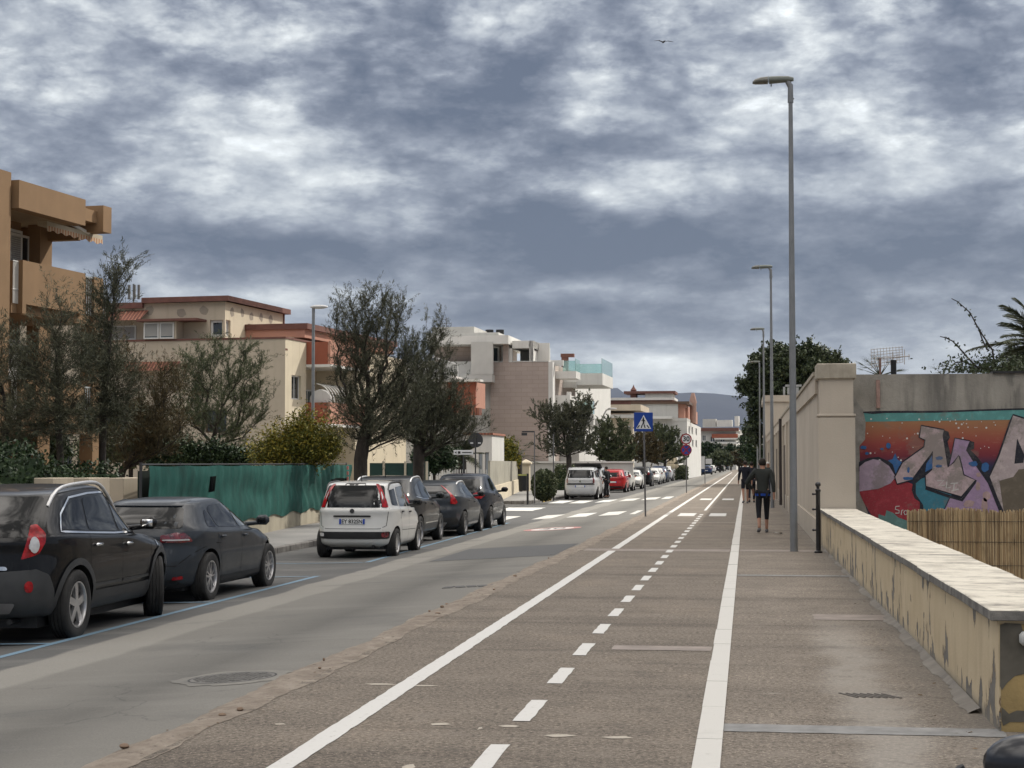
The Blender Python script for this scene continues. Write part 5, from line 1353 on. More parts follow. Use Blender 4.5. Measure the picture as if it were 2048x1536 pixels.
m = MB(); m.lathe([(.0005, -.03), (.30, -.03), (.30, -.045), (.0005, -.045)], (0, 0, z1), 'y', 36); d1 = m.build('speed_disc', M_swhite, ss)
m = MB(); fdisc(m, .235, .302, -.048, z1); m.build('red_ring', M_sred, d1, fixn=False)
t = flat_text('30', .38, M_ink, d1, 'number', bold=.012); t.location = (0, -.049, z1 - .005); t.rotation_euler = (math.pi / 2, 0, 0)
m = MB(); m.lathe([(.0005, -.03), (.30, -.03), (.30, -.045), (.0005, -.045)], (0, 0, z2), 'y', 36); d2 = m.build('no_stopping_disc', M_sblue, ss)
m = MB(); fdisc(m, .235, .302, -.048, z2)
for sg in (1, -1):
    d = Vector((.7071, .7071 * sg)); n = Vector((-d.y, d.x)) * .035; P2(m, [(d.x * .24 + n.x, z2 + d.y * .24 + n.y), (d.x * .24 - n.x, z2 + d.y * .24 - n.y), (-d.x * .24 - n.x, z2 - d.y * .24 - n.y), (-d.x * .24 + n.x, z2 - d.y * .24 + n.y)], -.050 - .002 * sg)
m.build('red_cross', M_sred, d2, fixn=False)
# left corner: stop sign seen from behind, street-name arrow, posts, bin
st = empty('stop_sign', (-11.35, 69.5, WALK)); p = AY(951, 880, 69.5); st.location.x = p.x; zc = p.z - WALK; tag(st, 'round dark back of a traffic sign on a thin pole at the side street', 'traffic sign')
m = MB(); m.tube([(0, 0, 0), (0, 0, zc + .3)], .03, 8); m.build('post', M_ssteel, st, smooth=50)
m = MB(); m.lathe([(.0005, .03), (.31, .03), (.31, .045), (.0005, .045)], (0, 0, zc), 'y', 30); m.build('disc', M_ssteel, st)
m = MB(); m.b2(-.22, -.10, .02, .028, zc - .15, zc - .10); m.b2(.10, .22, .02, .028, zc - .15, zc - .10); m.build('sticker', M_swhite, st)
p = AY(927, 905, 68.0); sn_ = empty('direction_sign', (p.x, 68.0, WALK)); zc = p.z - WALK; tag(sn_, 'narrow pale arrow sign with dark lettering on a short post', 'direction sign')
m = MB(); m.tube([(0, 0, 0), (0, 0, zc)], .028, 8); m.build('post', M_ssteel, sn_, smooth=50)
m = MB(); m.box((0, -.03, zc), (.80, .03, .19), bev=.01); bd = m.build('sign_board', M_swhite, sn_)
m = MB(); P2(m, [(-.36, zc), (-.28, zc + .05), (-.28, zc - .05)], -.048); m.b2(-.22, -.12, -.049, -.046, zc - .05, zc + .05); m.b2(-.05, .34, -.049, -.046, zc - .02, zc + .02); m.build('dark_marks', M_ink, bd)
def pole_thing(name, px, pyb, pyt, rad, mat, lab, cat, z=WALK, arm=None):
    p = G(px, pyb, z); zt_ = AY(px, pyt, p.y).z - z
    e = empty(name, (p.x, p.y, z)); tag(e, lab, cat); m = MB(); m.tube([(0, 0, 0), (0, 0, zt_)], [rad, rad * .8], 8); m.build('post', mat, e, smooth=50)
    return e, p, zt_
e, p, zt_ = pole_thing('sign_pole', 1069, 1007, 862, .03, M_sgrey, 'thin grey pole with a small side-on sign arm at the far corner', 'sign pole')
m = MB(); m.box((-.28, 0, zt_ - .03), (.55, .03, .06)); m.box((-.45, 0, zt_ - .14), (.25, .03, .12)); m.build('sign_arm', M_ssteel, e)
e, p, zt_ = pole_thing('bollard_post', 1055, 1009, 947, .045, M_bol, 'short black post beside the litter bin at the far corner', 'bollard')
p = G(1046, 1006, WALK); m = MB(); m.lathe([(.0, .55), (.19, .55), (.22, 1.25), (.20, 1.25), (.17, .6), (.0, .6)], n=18); lb = empty('litter_bin', (p.x, p.y, WALK)); tag(lb, 'dark litter bin with a yellowish bag rim by the short black post', 'litter bin')
m.build('bin', M_black, lb, smooth=40); m = MB(); m.lathe([(.205, 1.22), (.225, 1.22), (.23, 1.29), (.20, 1.29)], n=18); m.build('bag_rim', pm('bag', (.35, .36, .12)), lb, smooth=40)
m = MB(); m.tube([(.24, 0, 0), (.24, 0, 1.3)], .02, 8); m.tube([(-.2, 0, .9), (.24, 0, .9)], .015, 6); m.build('stand', M_bol, lb)
e, p, zt_ = pole_thing('sign_pole', 1107, 1002, 868, .035, M_sgrey, 'plain thin grey pole beside the round clipped bush', 'pole')
e, p, zt_ = pole_thing('sign_pole', 1410, 968, 915, .03, M_sgrey, 'farthest small sign post on the edge of the cycle path', 'traffic sign', z=0)
m = MB(); m.box((-.15, 0, zt_ - .4), (.30, .04, 1.0)); m.box((.3, .1, zt_ - .3), (.5, .03, .4)); m.build('sign_board', [M_swhite], e)
# lamps on the left side
def left_lamp(px, pyt, Y, lab, curve=False, side=1):
    p = AY(px, pyt, Y); h = p.z - WALK; e = empty('street_lamp', (p.x, Y, WALK)); tag(e, lab, 'street lamp')
    m = MB(); pts = [(0, 0, 0), (0, 0, h * .5), (0, 0, h)] if not curve else [(0, 0, 0), (0, 0, h * .8), (.05, 0, h * .92), (.25, 0, h * .985), (.55, 0, h)]
    m.tube(pts, .06, 10); m.build('pole', M_pole if not curve else pm('white_pole', (.6, .6, .58)), e, smooth=50)
    m = MB(); m.ball((.22 * side if not curve else .7, 0, h + .02), (.36, .16, .08), 14, 8); m.build('lamp_head', pm('pale_head', (.5, .5, .5), .4), e, smooth=60)
left_lamp(627, 615, 64.0, 'grey lamp rising out of the yellow bush in front of the cream house')
left_lamp(1206, 818, 128.0, 'white curved lamp in front of the glass balconies', True)
# ============================================================ BUILDINGS
class Fac:
    """vertical facade plane: origin, unit direction u along it, outward normal n"""
    def __init__(s, O, ang, flip=False):
        s.O = Vector((O[0], O[1], 0)); s.u = Vector((math.sin(ang), math.cos(ang), 0)); s.n = Vector((s.u.y, -s.u.x, 0)) * (-1 if flip else 1)
    def uz(s, px, py, d=0.0):
        r = ray(px, py); O = s.O + s.n * d; t = (O - Vector((0, 0, 0))).dot(s.n) / r.dot(s.n)
        p = CAM + r * t; return (p - O).dot(s.u), p.z
    def P(s, u, z, d=0.0): p = s.O + s.u * u + s.n * d; return Vector((p.x, p.y, z))
    def box(s, m, u0, u1, z0, z1, d0, d1):
        vs = [s.P(u, z, d) for z in (z0, z1) for u, d in ((u0, d0), (u1, d0), (u1, d1), (u0, d1))]
        m.add(vs, [(3, 2, 1, 0), (4, 5, 6, 7), (0, 1, 5, 4), (1, 2, 6, 5), (2, 3, 7, 6), (3, 0, 4, 7)])
    def quad(s, m, pts, d): m.add([s.P(u, z, d) for u, z in pts], [tuple(range(len(pts)))])
    def wall(s, m, u0, u1, z0, z1, holes=(), d=0.0, dep=.22):
        us = sorted({u0, u1} | {h[0] for h in holes} | {h[1] for h in holes}); zs = sorted({z0, z1} | {h[2] for h in holes} | {h[3] for h in holes})
        for a, b in zip(us, us[1:]):
            for c, e in zip(zs, zs[1:]):
                cu, cz = (a + b) / 2, (c + e) / 2
                if any(h[0] < cu < h[1] and h[2] < cz < h[3] for h in holes): continue
                s.quad(m, [(a, c), (b, c), (b, e), (a, e)], d)
        for h in holes:
            for (a, c), (b, e) in (((h[0], h[2]), (h[1], h[2])), ((h[1], h[2]), (h[1], h[3])), ((h[1], h[3]), (h[0], h[3])), ((h[0], h[3]), (h[0], h[2]))):
                m.add([s.P(a, c, d), s.P(b, e, d), s.P(b, e, d - dep), s.P(a, c, d - dep)], [(0, 1, 2, 3)])
    def window(s, parent, h, fm, gm, mull=1, d=-.12, fw=.07, name='window', sill=None, shutter=None):
        m = MB(); u0, u1, z0, z1 = h
        s.box(m, u0 + .002, u0 + fw, z0 + .002, z1 - .002, d - .05, d); s.box(m, u1 - fw, u1 - .002, z0 + .002, z1 - .002, d - .05, d)
        s.box(m, u0 + fw, u1 - fw, z0 + .002, z0 + fw, d - .05, d); s.box(m, u0 + fw, u1 - fw, z1 - fw, z1 - .002, d - .05, d)
        for k in range(1, mull + 1):
            uc = u0 + (u1 - u0) * k / (mull + 1); s.box(m, uc - fw / 2, uc + fw / 2, z0 + fw, z1 - fw, d - .05, d)
        if sill: s.box(m, u0 - .08, u1 + .08, z0 - .08, z0 - .003, -.02, .08)
        w = m.build(name, fm, parent)
        m = MB(); s.box(m, u0 + fw, u1 - fw, z0 + fw, z1 - fw, d - .045, d - .03); m.build('pane', gm, w)
        if shutter:
            m = MB(); s.box(m, u0 + fw, u1 - fw, z0 + (z1 - z0) * shutter[0], z1 - fw, d - .029, d - .012)
            m.build('roller_shutter', shutter[1], w)
        return w
def bld(name, label, cat='building'):
    e = empty(name, (0, 0, 0)); tag(e, label, cat); return e
M_wpane = pm('window_pane', (.02, .025, .03), .06, .2, 1, 0, spec=.8)
M_wpane2 = pm('blue_grey_pane', (.06, .085, .095), .06, .3, .8, 0, spec=.8)
M_fwh = pm('window_frame_white', (.58, .58, .56), .5, .06, 6, 0); M_fbr = pm('window_frame_brown', (.10, .06, .04), .5, .1, 6, 0)
s = NT('slatted_shutter')
w_ = s.n('ShaderNodeTexWave', bands_direction='Z'); w_.inputs['Scale'].default_value = 5.5; w_.inputs['Distortion'].default_value = 0; s.l(s.coord(), w_.inputs['Vector'])
s.bump(w_.outputs[1], .8, .02); M_shut = s.done(s.mix(w_.outputs[1], (.22, .22, .21), (.40, .40, .385)), .6)
s = NT('vertical_slats')
M_ochre = pm('ochre_render', (.220, .138, .074), .9, .12, .7, .25, 45, streak=.30, dirt=(.26, .16, .085))
M_ochre2 = pm('ochre_soffit', (.34, .26, .17), .9, .12, .7, .2, 45)
M_cream = pm('cream_render', (.56, .495, .375), .9, .09, .6, .2, 40, streak=.35, dirt=(.38, .32, .235))
M_creamd = pm('shaded_cream_and_beige', (.47, .405, .315), .9, .10, .5, .2, 40, streak=.3, dirt=(.33, .28, .21))  # cream darkened to paint shade on camera-facing walls; also used for beige blocks
M_brick = pm('red_brown_trim', (.145, .066, .052), .8, .2, 3, .3, 40)
M_salm = pm('salmon_render', (.43, .225, .165), .9, .09, .7, .2, 40, streak=.2, dirt=(.38, .17, .11))
M_shade_brick = pm('shaded_salmon_and_brick', (.27, .085, .05), .9, .1, .7, .2, 40)  # salmon darkened to paint the balconies' shaded near side; plain brick on the flats
M_wht = pm('white_render', (.60, .595, .57), .85, .06, .8, .15, 40, streak=.25, dirt=(.42, .41, .38))
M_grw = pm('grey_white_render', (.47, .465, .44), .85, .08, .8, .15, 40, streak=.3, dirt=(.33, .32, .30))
s = NT('tan_tile_cladding')
br = s.n('ShaderNodeTexBrick'); br.inputs['Scale'].default_value = 1.0; br.inputs['Brick Width'].default_value = .8; br.inputs['Row Height'].default_value = .3; br.offset = .5; br.inputs['Mortar Size'].default_value = .012
br.inputs['Color1'].default_value = (.35, .29, .255, 1); br.inputs['Color2'].default_value = (.38, .315, .28, 1); br.inputs['Mortar'].default_value = (.27, .22, .19, 1)
cb = s.n('ShaderNodeCombineXYZ'); s.l(s.axis(0), cb.inputs[0]); s.l(s.axis(2), cb.inputs[1]); s.l(cb.outputs[0], br.inputs['Vector'])
M_tile = s.done(s.mix(s.math('MULTIPLY', s.mask(s.noise(.5, 5), .45, .7), .3), br.outputs[0], (.25, .20, .175)), .7)
s = NT('clay_tiles')
w_ = s.n('ShaderNodeTexWave', bands_direction='X'); w_.inputs['Scale'].default_value = 1.6; s.l(s.coord(), w_.inputs['Vector'])
s.bump(w_.outputs[1], 1, .05); M_clay = s.done(s.mix(w_.outputs[1], (.14, .05, .035), (.33, .14, .09)), .85)
gb = NT('balcony_glass'); gb.b.inputs['Transmission Weight'].default_value = .75; M_bglass = gb.done((.55, .78, .76), .08, spec=.6)
# --- B1 ochre apartment block
O = AY(21, 700, 41.0); F = Fac(O, R_(6.9)); E1 = bld('apartment_block', 'ochre rendered apartment block with projecting roof beams and solid balconies, far left')
def U(px, py, d=0): return F.uz(px, py, d)
uE, _ = U(223, 440, .34); u171, _ = U(171, 560, .16); u205, _ = U(205, 450)
zr0 = U(100, 395)[1]
m = MB(); zt0 = U(2, 340, .3)[1]; F.box(m, -1.2, U(20.5, 500, .35)[0], WALK, zt0, -.35, .35); m.build('corner_pier', M_ochre, E1)
m = MB(); F.box(m, -14, uE - 1.0, WALK, U(45, 400)[1], -8, -1.9); m.build('wall', M_ochre, E1)
z_f1, z_f0 = U(110, 381, .5)[1], U(110, 435, .5)[1]; u0, _ = U(38, 400, .5); u1, _ = U(171, 430, .5)
m = MB(); F.box(m, u0, u1, z_f0, z_f1, .15, .5); m.build('fascia_beam', M_ochre, E1)
m = MB(); F.box(m, .0, uE, z_f0 + .25, z_f1 - .12, -.15, .14); m.build('edge_beam', M_ochre, E1)
m = MB(); F.box(m, U(204, 440, .3)[0], uE, U(215, 466, .3)[1], U(215, 414, .3)[1], -.6, .34); m.build('end_block', M_ochre, E1)
m = MB(); F.box(m, -1.0, uE, z_f1 - .45, z_f1 - .22, -8, -.16); m.build('roof_slab', M_ochre2, E1)
m = MB(); F.box(m, uE - .25, uE - .001, z_f0 - .15, z_f0 + .24, -7, -.62); m.build('side_beam', M_ochre, E1)
uc0, _ = U(80, 500, -1.5); uc1, _ = U(104, 500, -1.5)
m = MB(); F.box(m, uc0, uc1, WALK, z_f1 - .46, -1.89, -1.5); m.build('column', M_ochre, E1)
def balcony(zt, zb, nm='balcony'):
    m = MB(); F.box(m, .42, u171, zb, zt, .0, .16); F.box(m, .26, .44, zb - .25, zt + .002, -.25, .165); F.box(m, 0, uE - .6, zb - .25, zb, -1.9, -.001); F.box(m, u171 - .15, u171 - .001, zb, zt, -1.9, -.002)
    b = m.build(nm, M_ochre, E1)
    m = MB()
    for k in range(9): F.box(m, .02 + k * .045, .035 + k * .045, zb, zt - .05, .02, .04)
    for z in (zt - .05, zb + .35): F.box(m, 0, .42, z, z + .03, .015, .045)
    m.build('white_railing', M_fwh, b)
    m = MB()
    for k in range(12): F.box(m, u171 + .05 + k * .12, u171 + .075 + k * .12, zb, zt - .08, .02, .04)
    F.box(m, u171, uE - .5, zt - .08, zt - .04, .015, .05); m.build('grey_railing', pm('railing_grey', (.35, .37, .38), .5), b)
zt2 = U(110, 534, .16)[1]; balcony(zt2, zt2 - 1.12); balcony(zt2 - 3.05, zt2 - 4.15)
m = MB(); F.box(m, uE - .5, uE, WALK, U(220, 562)[1], -.3, .1); m.build('end_pier', M_ochre, E1)
m = MB(); F.box(m, .5, uE - .6, -.10, .85, -.05, .12); m.build('garden_wall', M_ochre, E1)
for zc in (zt2 - 1.1, zt2 - 4.15):
    F.window(E1, (.35, uc0 - .35, zc + .02, zc + 2.35), M_fwh, M_wpane2, 1, d=-1.84, shutter=(.05, M_shut))
    F.window(E1, (uc1 + .3, uE - 1.6, zc + .02, zc + 2.25), M_fwh, M_wpane, 1, d=-1.84)
# rolled awning
m = MB(); n = 40; vs = []
ua, ub = U(88, 478, -.3)[0], U(200, 478, -.3)[0]; za = z_f0 - .05
F.box(m, ua, ub, za - .02, za + .10, -.5, -.22); aw = m.build('awning_box', pm('cream_awning', (.42, .37, .28)), E1)
m = MB()
for k in range(n):
    a, b = ua + (ub - ua) * k / n, ua + (ub - ua) * (k + 1) / n
    F.quad(m, [(a, za - .02), (b, za - .02), (b, za - .15 - .03 * math.sin((k + 1) * 1.1)), (a, za - .15 - .03 * math.sin(k * 1.1))], -.21)
s = NT('striped_valance'); w_ = s.n('ShaderNodeTexWave', bands_direction='Y'); w_.inputs['Scale'].default_value = 2.2; s.l(s.coord(), w_.inputs['Vector'])
m.build('valance', s.done(s.mix(w_.outputs[1], (.50, .42, .30), (.36, .15, .07)), .9), aw, fixn=False)
m = MB(); p0 = F.P(uE - 1.2, z_f0 + .18, -.3); p1 = F.P(uE - .3, z_f0 + .02, -.2); m.tube([p0, p1], .05, 8); m.build('strip_lamp', pm('lamp_white', (.7, .7, .68)), E1, smooth=50)
m = MB(); a = AY(176, 538, 44).z; p = F.P(uE - 1.5, 0, -1); m.tube([(p.x, p.y, zt2), (p.x, p.y, a + .1)], .03, 6); m.build('aerial', M_sgrey, E1)

# --- B2 cream house with roof storey, corner at px 570
O = AY(570, 800, 84.0); S2f = Fac(O, R_(7)); N2 = Fac(O, R_(7 - 90), flip=True)   # street side, camera side (u grows to the left)
E2 = bld('cream_house', 'cream rendered house with set-back roof storey, red-brown eaves and salmon balconies')
zt = S2f.uz(571, 677)[1]
h1 = (*[S2f.uz(583, 775)[0], S2f.uz(602, 775)[0]], S2f.uz(592, 799)[1], S2f.uz(592, 751)[1])
uend, _ = S2f.uz(612, 800)
m = MB(); S2f.wall(m, 0, uend, WALK, zt, [h1]); w = m.build('street_wall', M_cream, E2, fixn=False)
S2f.window(E2, h1, M_fwh, M_wpane, 1)
nh = [(N2.uz(390, 800)[0], N2.uz(345, 800)[0], 2.9, 4.6), (N2.uz(475, 800)[0], N2.uz(505, 800)[0] if False else N2.uz(475, 800)[0] + 1.2, 3.1, 4.3)]
uL, _ = N2.uz(200, 800)
nh = [(8.2, 10.2, 2.9, 4.7), (3.2, 4.4, 3.2, 4.4), (12.0, 13.2, .6, 2.4)]
m = MB(); N2.wall(m, 0, max(uL, 14), WALK, zt, nh); m.build('side_wall', M_creamd, E2, fixn=False)
for h in nh: N2.window(E2, h, M_fbr, M_wpane, 1)
m = MB(); N2.box(m, -.04, max(uL, 14), zt - .003, zt + .09, -9, .05); S2f.box(m, 0.0, .3, zt - .6, zt - .5, 0, .01); m.build('terrace_coping', M_brick, E2)
# clay tile hood
z_ = N2.uz(420, 735)[1]; m = MB(); a = 5.8; b = 9.2
m.add([N2.P(a, z_ + .35, 0.01), N2.P(b, z_ + .35, .01), N2.P(b, z_ - .15, .7), N2.P(a, z_ - .15, .7)], [(0, 1, 2, 3)]); m.build('tiled_hood', M_clay, E2, fixn=False)
# roof storey: corner px 450
O3 = AY(450, 650, 85.2); S3f = Fac(O3, R_(7)); N3 = Fac(O3, R_(7 - 90), flip=True)
zr = S3f.uz(451, 603)[1]; u3, _ = S3f.uz(569, 650)
hh = [(S3f.uz(451.5, 660)[0] + .02, S3f.uz(461, 660)[0], S3f.uz(455, 673)[1], S3f.uz(455, 640)[1]), (S3f.uz(496, 660)[0], S3f.uz(508, 660)[0], zt + .1, S3f.uz(500, 648)[1]), (S3f.uz(526, 660)[0], S3f.uz(551, 660)[0], zt + .15, S3f.uz(538, 655)[1])]
m = MB(); S3f.wall(m, 0, u3, zt, zr, hh); m.build('roof_storey_wall', M_cream, E2, fixn=False)
for h in hh: S3f.window(E2, h, M_fwh, M_wpane2, 1, fw=.1)
n1 = [(.1, N3.uz(420, 655)[0], N3.uz(440, 673)[1], N3.uz(440, 640)[1])]
m = MB(); N3.wall(m, 0, 13, zt, zr, n1); m.build('roof_storey_side', M_creamd, E2, fixn=False); N3.window(E2, n1[0], M_fwh, M_wpane, 0, fw=.12)
m = MB(); N3.box(m, -.3, N3.uz(288, 600)[0], zr, zr + .28, -7, .3); N3.box(m, N3.uz(288, 600)[0], 13, zr - .25, zr + .05, -7, .2); m.add([S3f.P(-.3, zr, .3), S3f.P(u3 + .2, zr, .3), S3f.P(u3 + .2, zr + .28, .3), S3f.P(-.3, zr + .28, .3), S3f.P(-.3, zr, -3), S3f.P(u3 + .2, zr, -3), S3f.P(u3 + .2, zr + .28, -3), S3f.P(-.3, zr + .28, -3)], [(0, 1, 2, 3), (5, 4, 7, 6), (3, 2, 6, 7), (1, 0, 4, 5), (1, 5, 6, 2)])
m.build('eaves', M_brick, E2)
m = MB(); S3f.box(m, u3 - .22, u3 - .1, zt, zr, 0, .06); m.build('downpipe', M_brick, E2)
# repair marks under the eaves
r = random.Random(9)
for f_, us in ((N3, (1.2, 4.3, 5.3, 7.6, 2.5)), (S3f, (.9, 2.2, 3.4, 4.7, 6.0))):
    for u_ in us:
        m = MB(); z_ = zr - .45 + r.uniform(-.1, .1); f_.quad(m, [(u_ + .28 * math.cos(a) * r.uniform(.7, 1.2), z_ + .25 * math.sin(a) * r.uniform(.7, 1.2)) for a in np.linspace(0, 6.28, 9, False)], .006); m.build('render_patch', pm('grey_patch', (.27, .235, .19)), E2, fixn=False)
# veranda windows on the roof terrace
a, b = N3.uz(352, 660, .9)[0], N3.uz(288, 660, .9)[0]; zt3 = N3.uz(320, 643, .9)[1]
m = MB(); N3.box(m, a, b, zt + .09, zt3, 0, .88); m.build('veranda_wall', M_creamd, E2)
N3.window(E2, (a + .1, (a + b) / 2, zt + .1, zt3 - .05), M_fwh, M_wpane2, 0, d=.95, shutter=(.15, M_shut)); N3.window(E2, ((a + b) / 2 + .05, b, zt + .1, zt3 - .05), M_fwh, M_wpane2, 0, d=.95, shutter=(.15, M_shut))
m = MB(); N3.box(m, a - 1.3, b + .3, zt3, zt3 + .12, -.2, 1.2); m.build('veranda_roof', M_brick, E2)
N3.window(E2, (b + .9, b + 3.6, zt + .15, zt3 - .1), M_fwh, M_wpane2, 0, d=.06, shutter=(.05, M_shut))
m = MB(); N3.add = None; m.add([N3.P(b + .2, zt3 + .7, 0), N3.P(b + 4.5, zt3 + .7, 0), N3.P(b + 4.5, zt3 + .1, 1), N3.P(b + .2, zt3 + .1, 1)], [(0, 1, 2, 3)]); m.build('tiled_hood', M_clay, E2, fixn=False)
m = MB(); p = AY(267, 600, 90); zb_, zt_ = p.z - .6, AY(267, 568, 90).z; m.tube([(p.x, p.y, zb_), (p.x, p.y, zt_)], .05, 6)
for dx_ in (-.25, .05, .3): m.box((p.x + dx_, p.y, zt_ - .45), (.12, .1, .8))
m.build('rooftop_antenna', pm('antenna_grey', (.12, .13, .13)), E2)
# recessed street side with projecting salmon balconies
m = MB(); u0 = uend; S2f.box(m, u0, u0 + 16, WALK, zt + .3, -9, -.9); m.build('recessed_wall', M_cream, E2)
rb_ = Fac(S2f.P(uend, 0, 0), R_(7))
dB = 1.35
for zt_px, zb_px, k in ((684, 729, 0), (805, 848, 1)):
    z1 = N2.uz(630, zt_px)[1]; z1 = S2f.uz(612, zt_px)[1]; z0 = S2f.uz(612, zb_px)[1]
    m = MB(); S2f.box(m, uend + .02, uend + .16, z0, z1, -.9, dB - .14); b = m.build('balcony', M_shade_brick, E2)
    m = MB(); S2f.box(m, uend, uend + 6.0, z0, z1, dB - .14, dB); m.build('balcony_front', M_salm, b)
    m = MB(); S2f.box(m, uend - .05, uend + 6.1, z0 - .14, z0 - .002, -.9, dB + .05); m.build('balcony_slab', M_wht, b)
    if k:
        m = MB()
        for q_ in range(10):
            a = math.pi * q_ / 9; pass
        for q_ in range(8):
            u_ = uend + .3 + q_ * .45; pts = [S2f.P(u_, z1 + 1.0 * math.sin(t_), dB - .05 - .9 * (1 - math.cos(t_))) for t_ in np.linspace(0, 1.5, 6)]; m.tube(pts, .03, 5)
        m.build('curved_white_rail', M_fwh, b)
        m = MB(); m.lathe([(.0, 0), (.55, .05), (.62, .12)], tuple(S2f.P(uend + .4, z1 + .1, dB - .7)), 'y', 18); m.build('satellite_dish', M_wht, b)
S2f.window(E2, (uend + 1.4, uend + 3.2, 3.4, 5.6), M_fwh, M_wpane2, 1, d=-.84)
m = MB(); S2f.box(m, uend + 3.8, uend + 4.2, 0, zt, -.9, dB); S2f.box(m, uend + 4.2, uend + 16, WALK, zt, -.9, .2); m.build('pier', M_cream, E2)
m = MB(); S2f.box(m, uend + .5, uend + 15, zt + .3, zt + .75, -8, -.3); m.build('parapet', M_salm, E2)
m = MB(); S2f.box(m, uend + .4, uend + 15.2, zt + .75, zt + 1.05, -8, -.1); m.build('red_eaves', M_brick, E2)

# --- terraced house behind the big tamarisks
O = AY(905, 850, 112.0); S4 = Fac(O, R_(4)); N4 = Fac(O, R_(4 - 90), flip=True)
E3 = bld('terraced_house', 'orange and cream house hidden behind the large bare trees, salmon balcony at its right with its shaded side painted darker')
zt = N4.uz(900, 757)[1]
nh = [(3, 4.4, 3.2, 5.2), (9, 10.5, 3.2, 5.2)]
m = MB(); N4.wall(m, 0, 11.5, WALK, zt, nh); m.build('wall', M_grw, E3, fixn=False)
for h in nh: N4.window(E3, h, M_fwh, M_wpane, 1)
m = MB(); N4.box(m, 5.4, 8.6, WALK, 4.4, -.3, .12); m.build('orange_panel', M_salm, E3)
m = MB(); N4.box(m, 11.5, 19, WALK, zt + .7, -6, 0.0); m.build('cream_wing', M_cream, E3)
for k in (0, 1):
    N4.window(E3, (13.2, 14.4, .8 + 3 * k, 2.6 + 3 * k), M_fwh, M_wpane, 1, d=.06)
m = MB(); N4.box(m, 0, 19, zt, zt + .2, -8, .2); m.build('eaves', M_wht, E3)
a = N4.uz(955, 790)[0]; b = N4.uz(898, 790)[0]; z1 = N4.uz(930, 765)[1]; z0 = N4.uz(930, 816)[1]
m = MB(); N4.box(m, a, b, z0, z1, 0.4, .62); m.build('balcony', M_shade_brick, E3)
m = MB(); c_ = Fac(N4.P(a, 0, .62), R_(4)); c_.box(m, .01, c_.uz(971, 790)[0], z0, z1, -1.2, -.02); m.build('balcony_front', M_salm, E3)
m = MB(); N4.box(m, a - .3, b, z0 - .5, z0 - .02, .0, .8); m.build('tiled_hood', M_clay, E3)
m = MB(); N4.box(m, a - .4, b + 3, z1 + .02, z1 + .16, 0, .9); m.build('slab', M_wht, E3)
# white garden shed-like annexe
Y_ = 97.0; a, b = AY(930, 870, Y_), AY(983, 876, Y_); FS = Fac((a.x, Y_), R_(90), flip=False)
E4 = bld('white_annexe', 'small white annexe with narrow grey doors behind the picket fence')
W_ = b.x - a.x; zs = a.z
m = MB(); FS.wall(m, 0, W_, WALK, zs, [(W_ * .52, W_ * .66, .3, zs - 1.0), (W_ * .76, W_ * .90, .3, zs - 1.0)]); m.b2(a.x, b.x, Y_ + .23, Y_ + 5, WALK, zs - .01); m.b2(b.x - .003, b.x + .02, Y_ + .002, Y_ + 5, WALK, zs - .01); m.build('wall', M_wht, E4, fixn=False)
for q_ in ((.52, .66), (.76, .90)):
    m = MB(); FS.box(m, W_ * q_[0] + .02, W_ * q_[1] - .02, .3, zs - 1.02, -.15, -.1); m.build('door_or_recess', pm('grey_door', (.28, .31, .34)), E4)
m = MB(); m.b2(a.x - .1, b.x + .1, Y_ - .1, Y_ + 5, zs, zs + .12); m.build('roof', M_clay, E4)

# --- tan tiled apartment block with white terraces
O = AY(1097, 800, 118.0); S5 = Fac(O, R_(2.0)); N5 = Fac(O, R_(2.0 - 90), flip=True)
E5 = bld('tiled_apartment_block', 'tan tiled apartment block with white terraces and turquoise glass balconies')
z5 = N5.uz(1050, 724)[1]; u985 = N5.uz(981, 800)[0]; u900 = N5.uz(860, 800)[0]
m = MB(); N5.box(m, 0, u985, WALK, z5, -14, 0); m.build('tiled_wall', M_tile, E5)
m = MB(); N5.box(m, -.02, u985 * .60, z5, z5 + .06, -.35, .03); N5.box(m, u985 * .85, u985, z5, z5 + .06, -.35, .03); m.build('wall_coping', M_grw, E5)
zr5 = N5.uz(950, 690)[1]; zr6 = N5.uz(950, 673)[1]
ur = N5.uz(1021, 680)[0]
m = MB(); N5.box(m, ur, u900, zr5, zr6, -10, .9); m.build('roof_slab', M_wht, E5)
m = MB(); N5.box(m, ur + .8, u900, zr6, zr6 + .25, -9, .3); N5.box(m, N5.uz(945, 670)[0], u900, zr6 + .25, zr6 + .75, -7, -.6); m.build('roof_upstand', M_grw, E5)
m = MB(); N5.box(m, ur + .9, u900, z5 - 1.0, zr5, -8, -1.4); m.build('penthouse_wall', M_tile, E5)
zf = N5.uz(950, 748)[1]
for a_, b_ in ((942, 975), (978, 998), (1002, 1018)):
    u0_, u1_ = N5.uz(b_, 720, -1.2)[0], N5.uz(a_, 720, -1.2)[0]; N5.window(E5, (u0_, u1_, zf, zr5 - .02), M_wht, M_wpane2, 0, d=-1.32, fw=.12)
m = MB(); N5.box(m, N5.uz(1017, 720)[0], N5.uz(1006, 720)[0], z5 - .9, zr5, -.8, .02); m.build('tiled_pier', M_tile, E5)
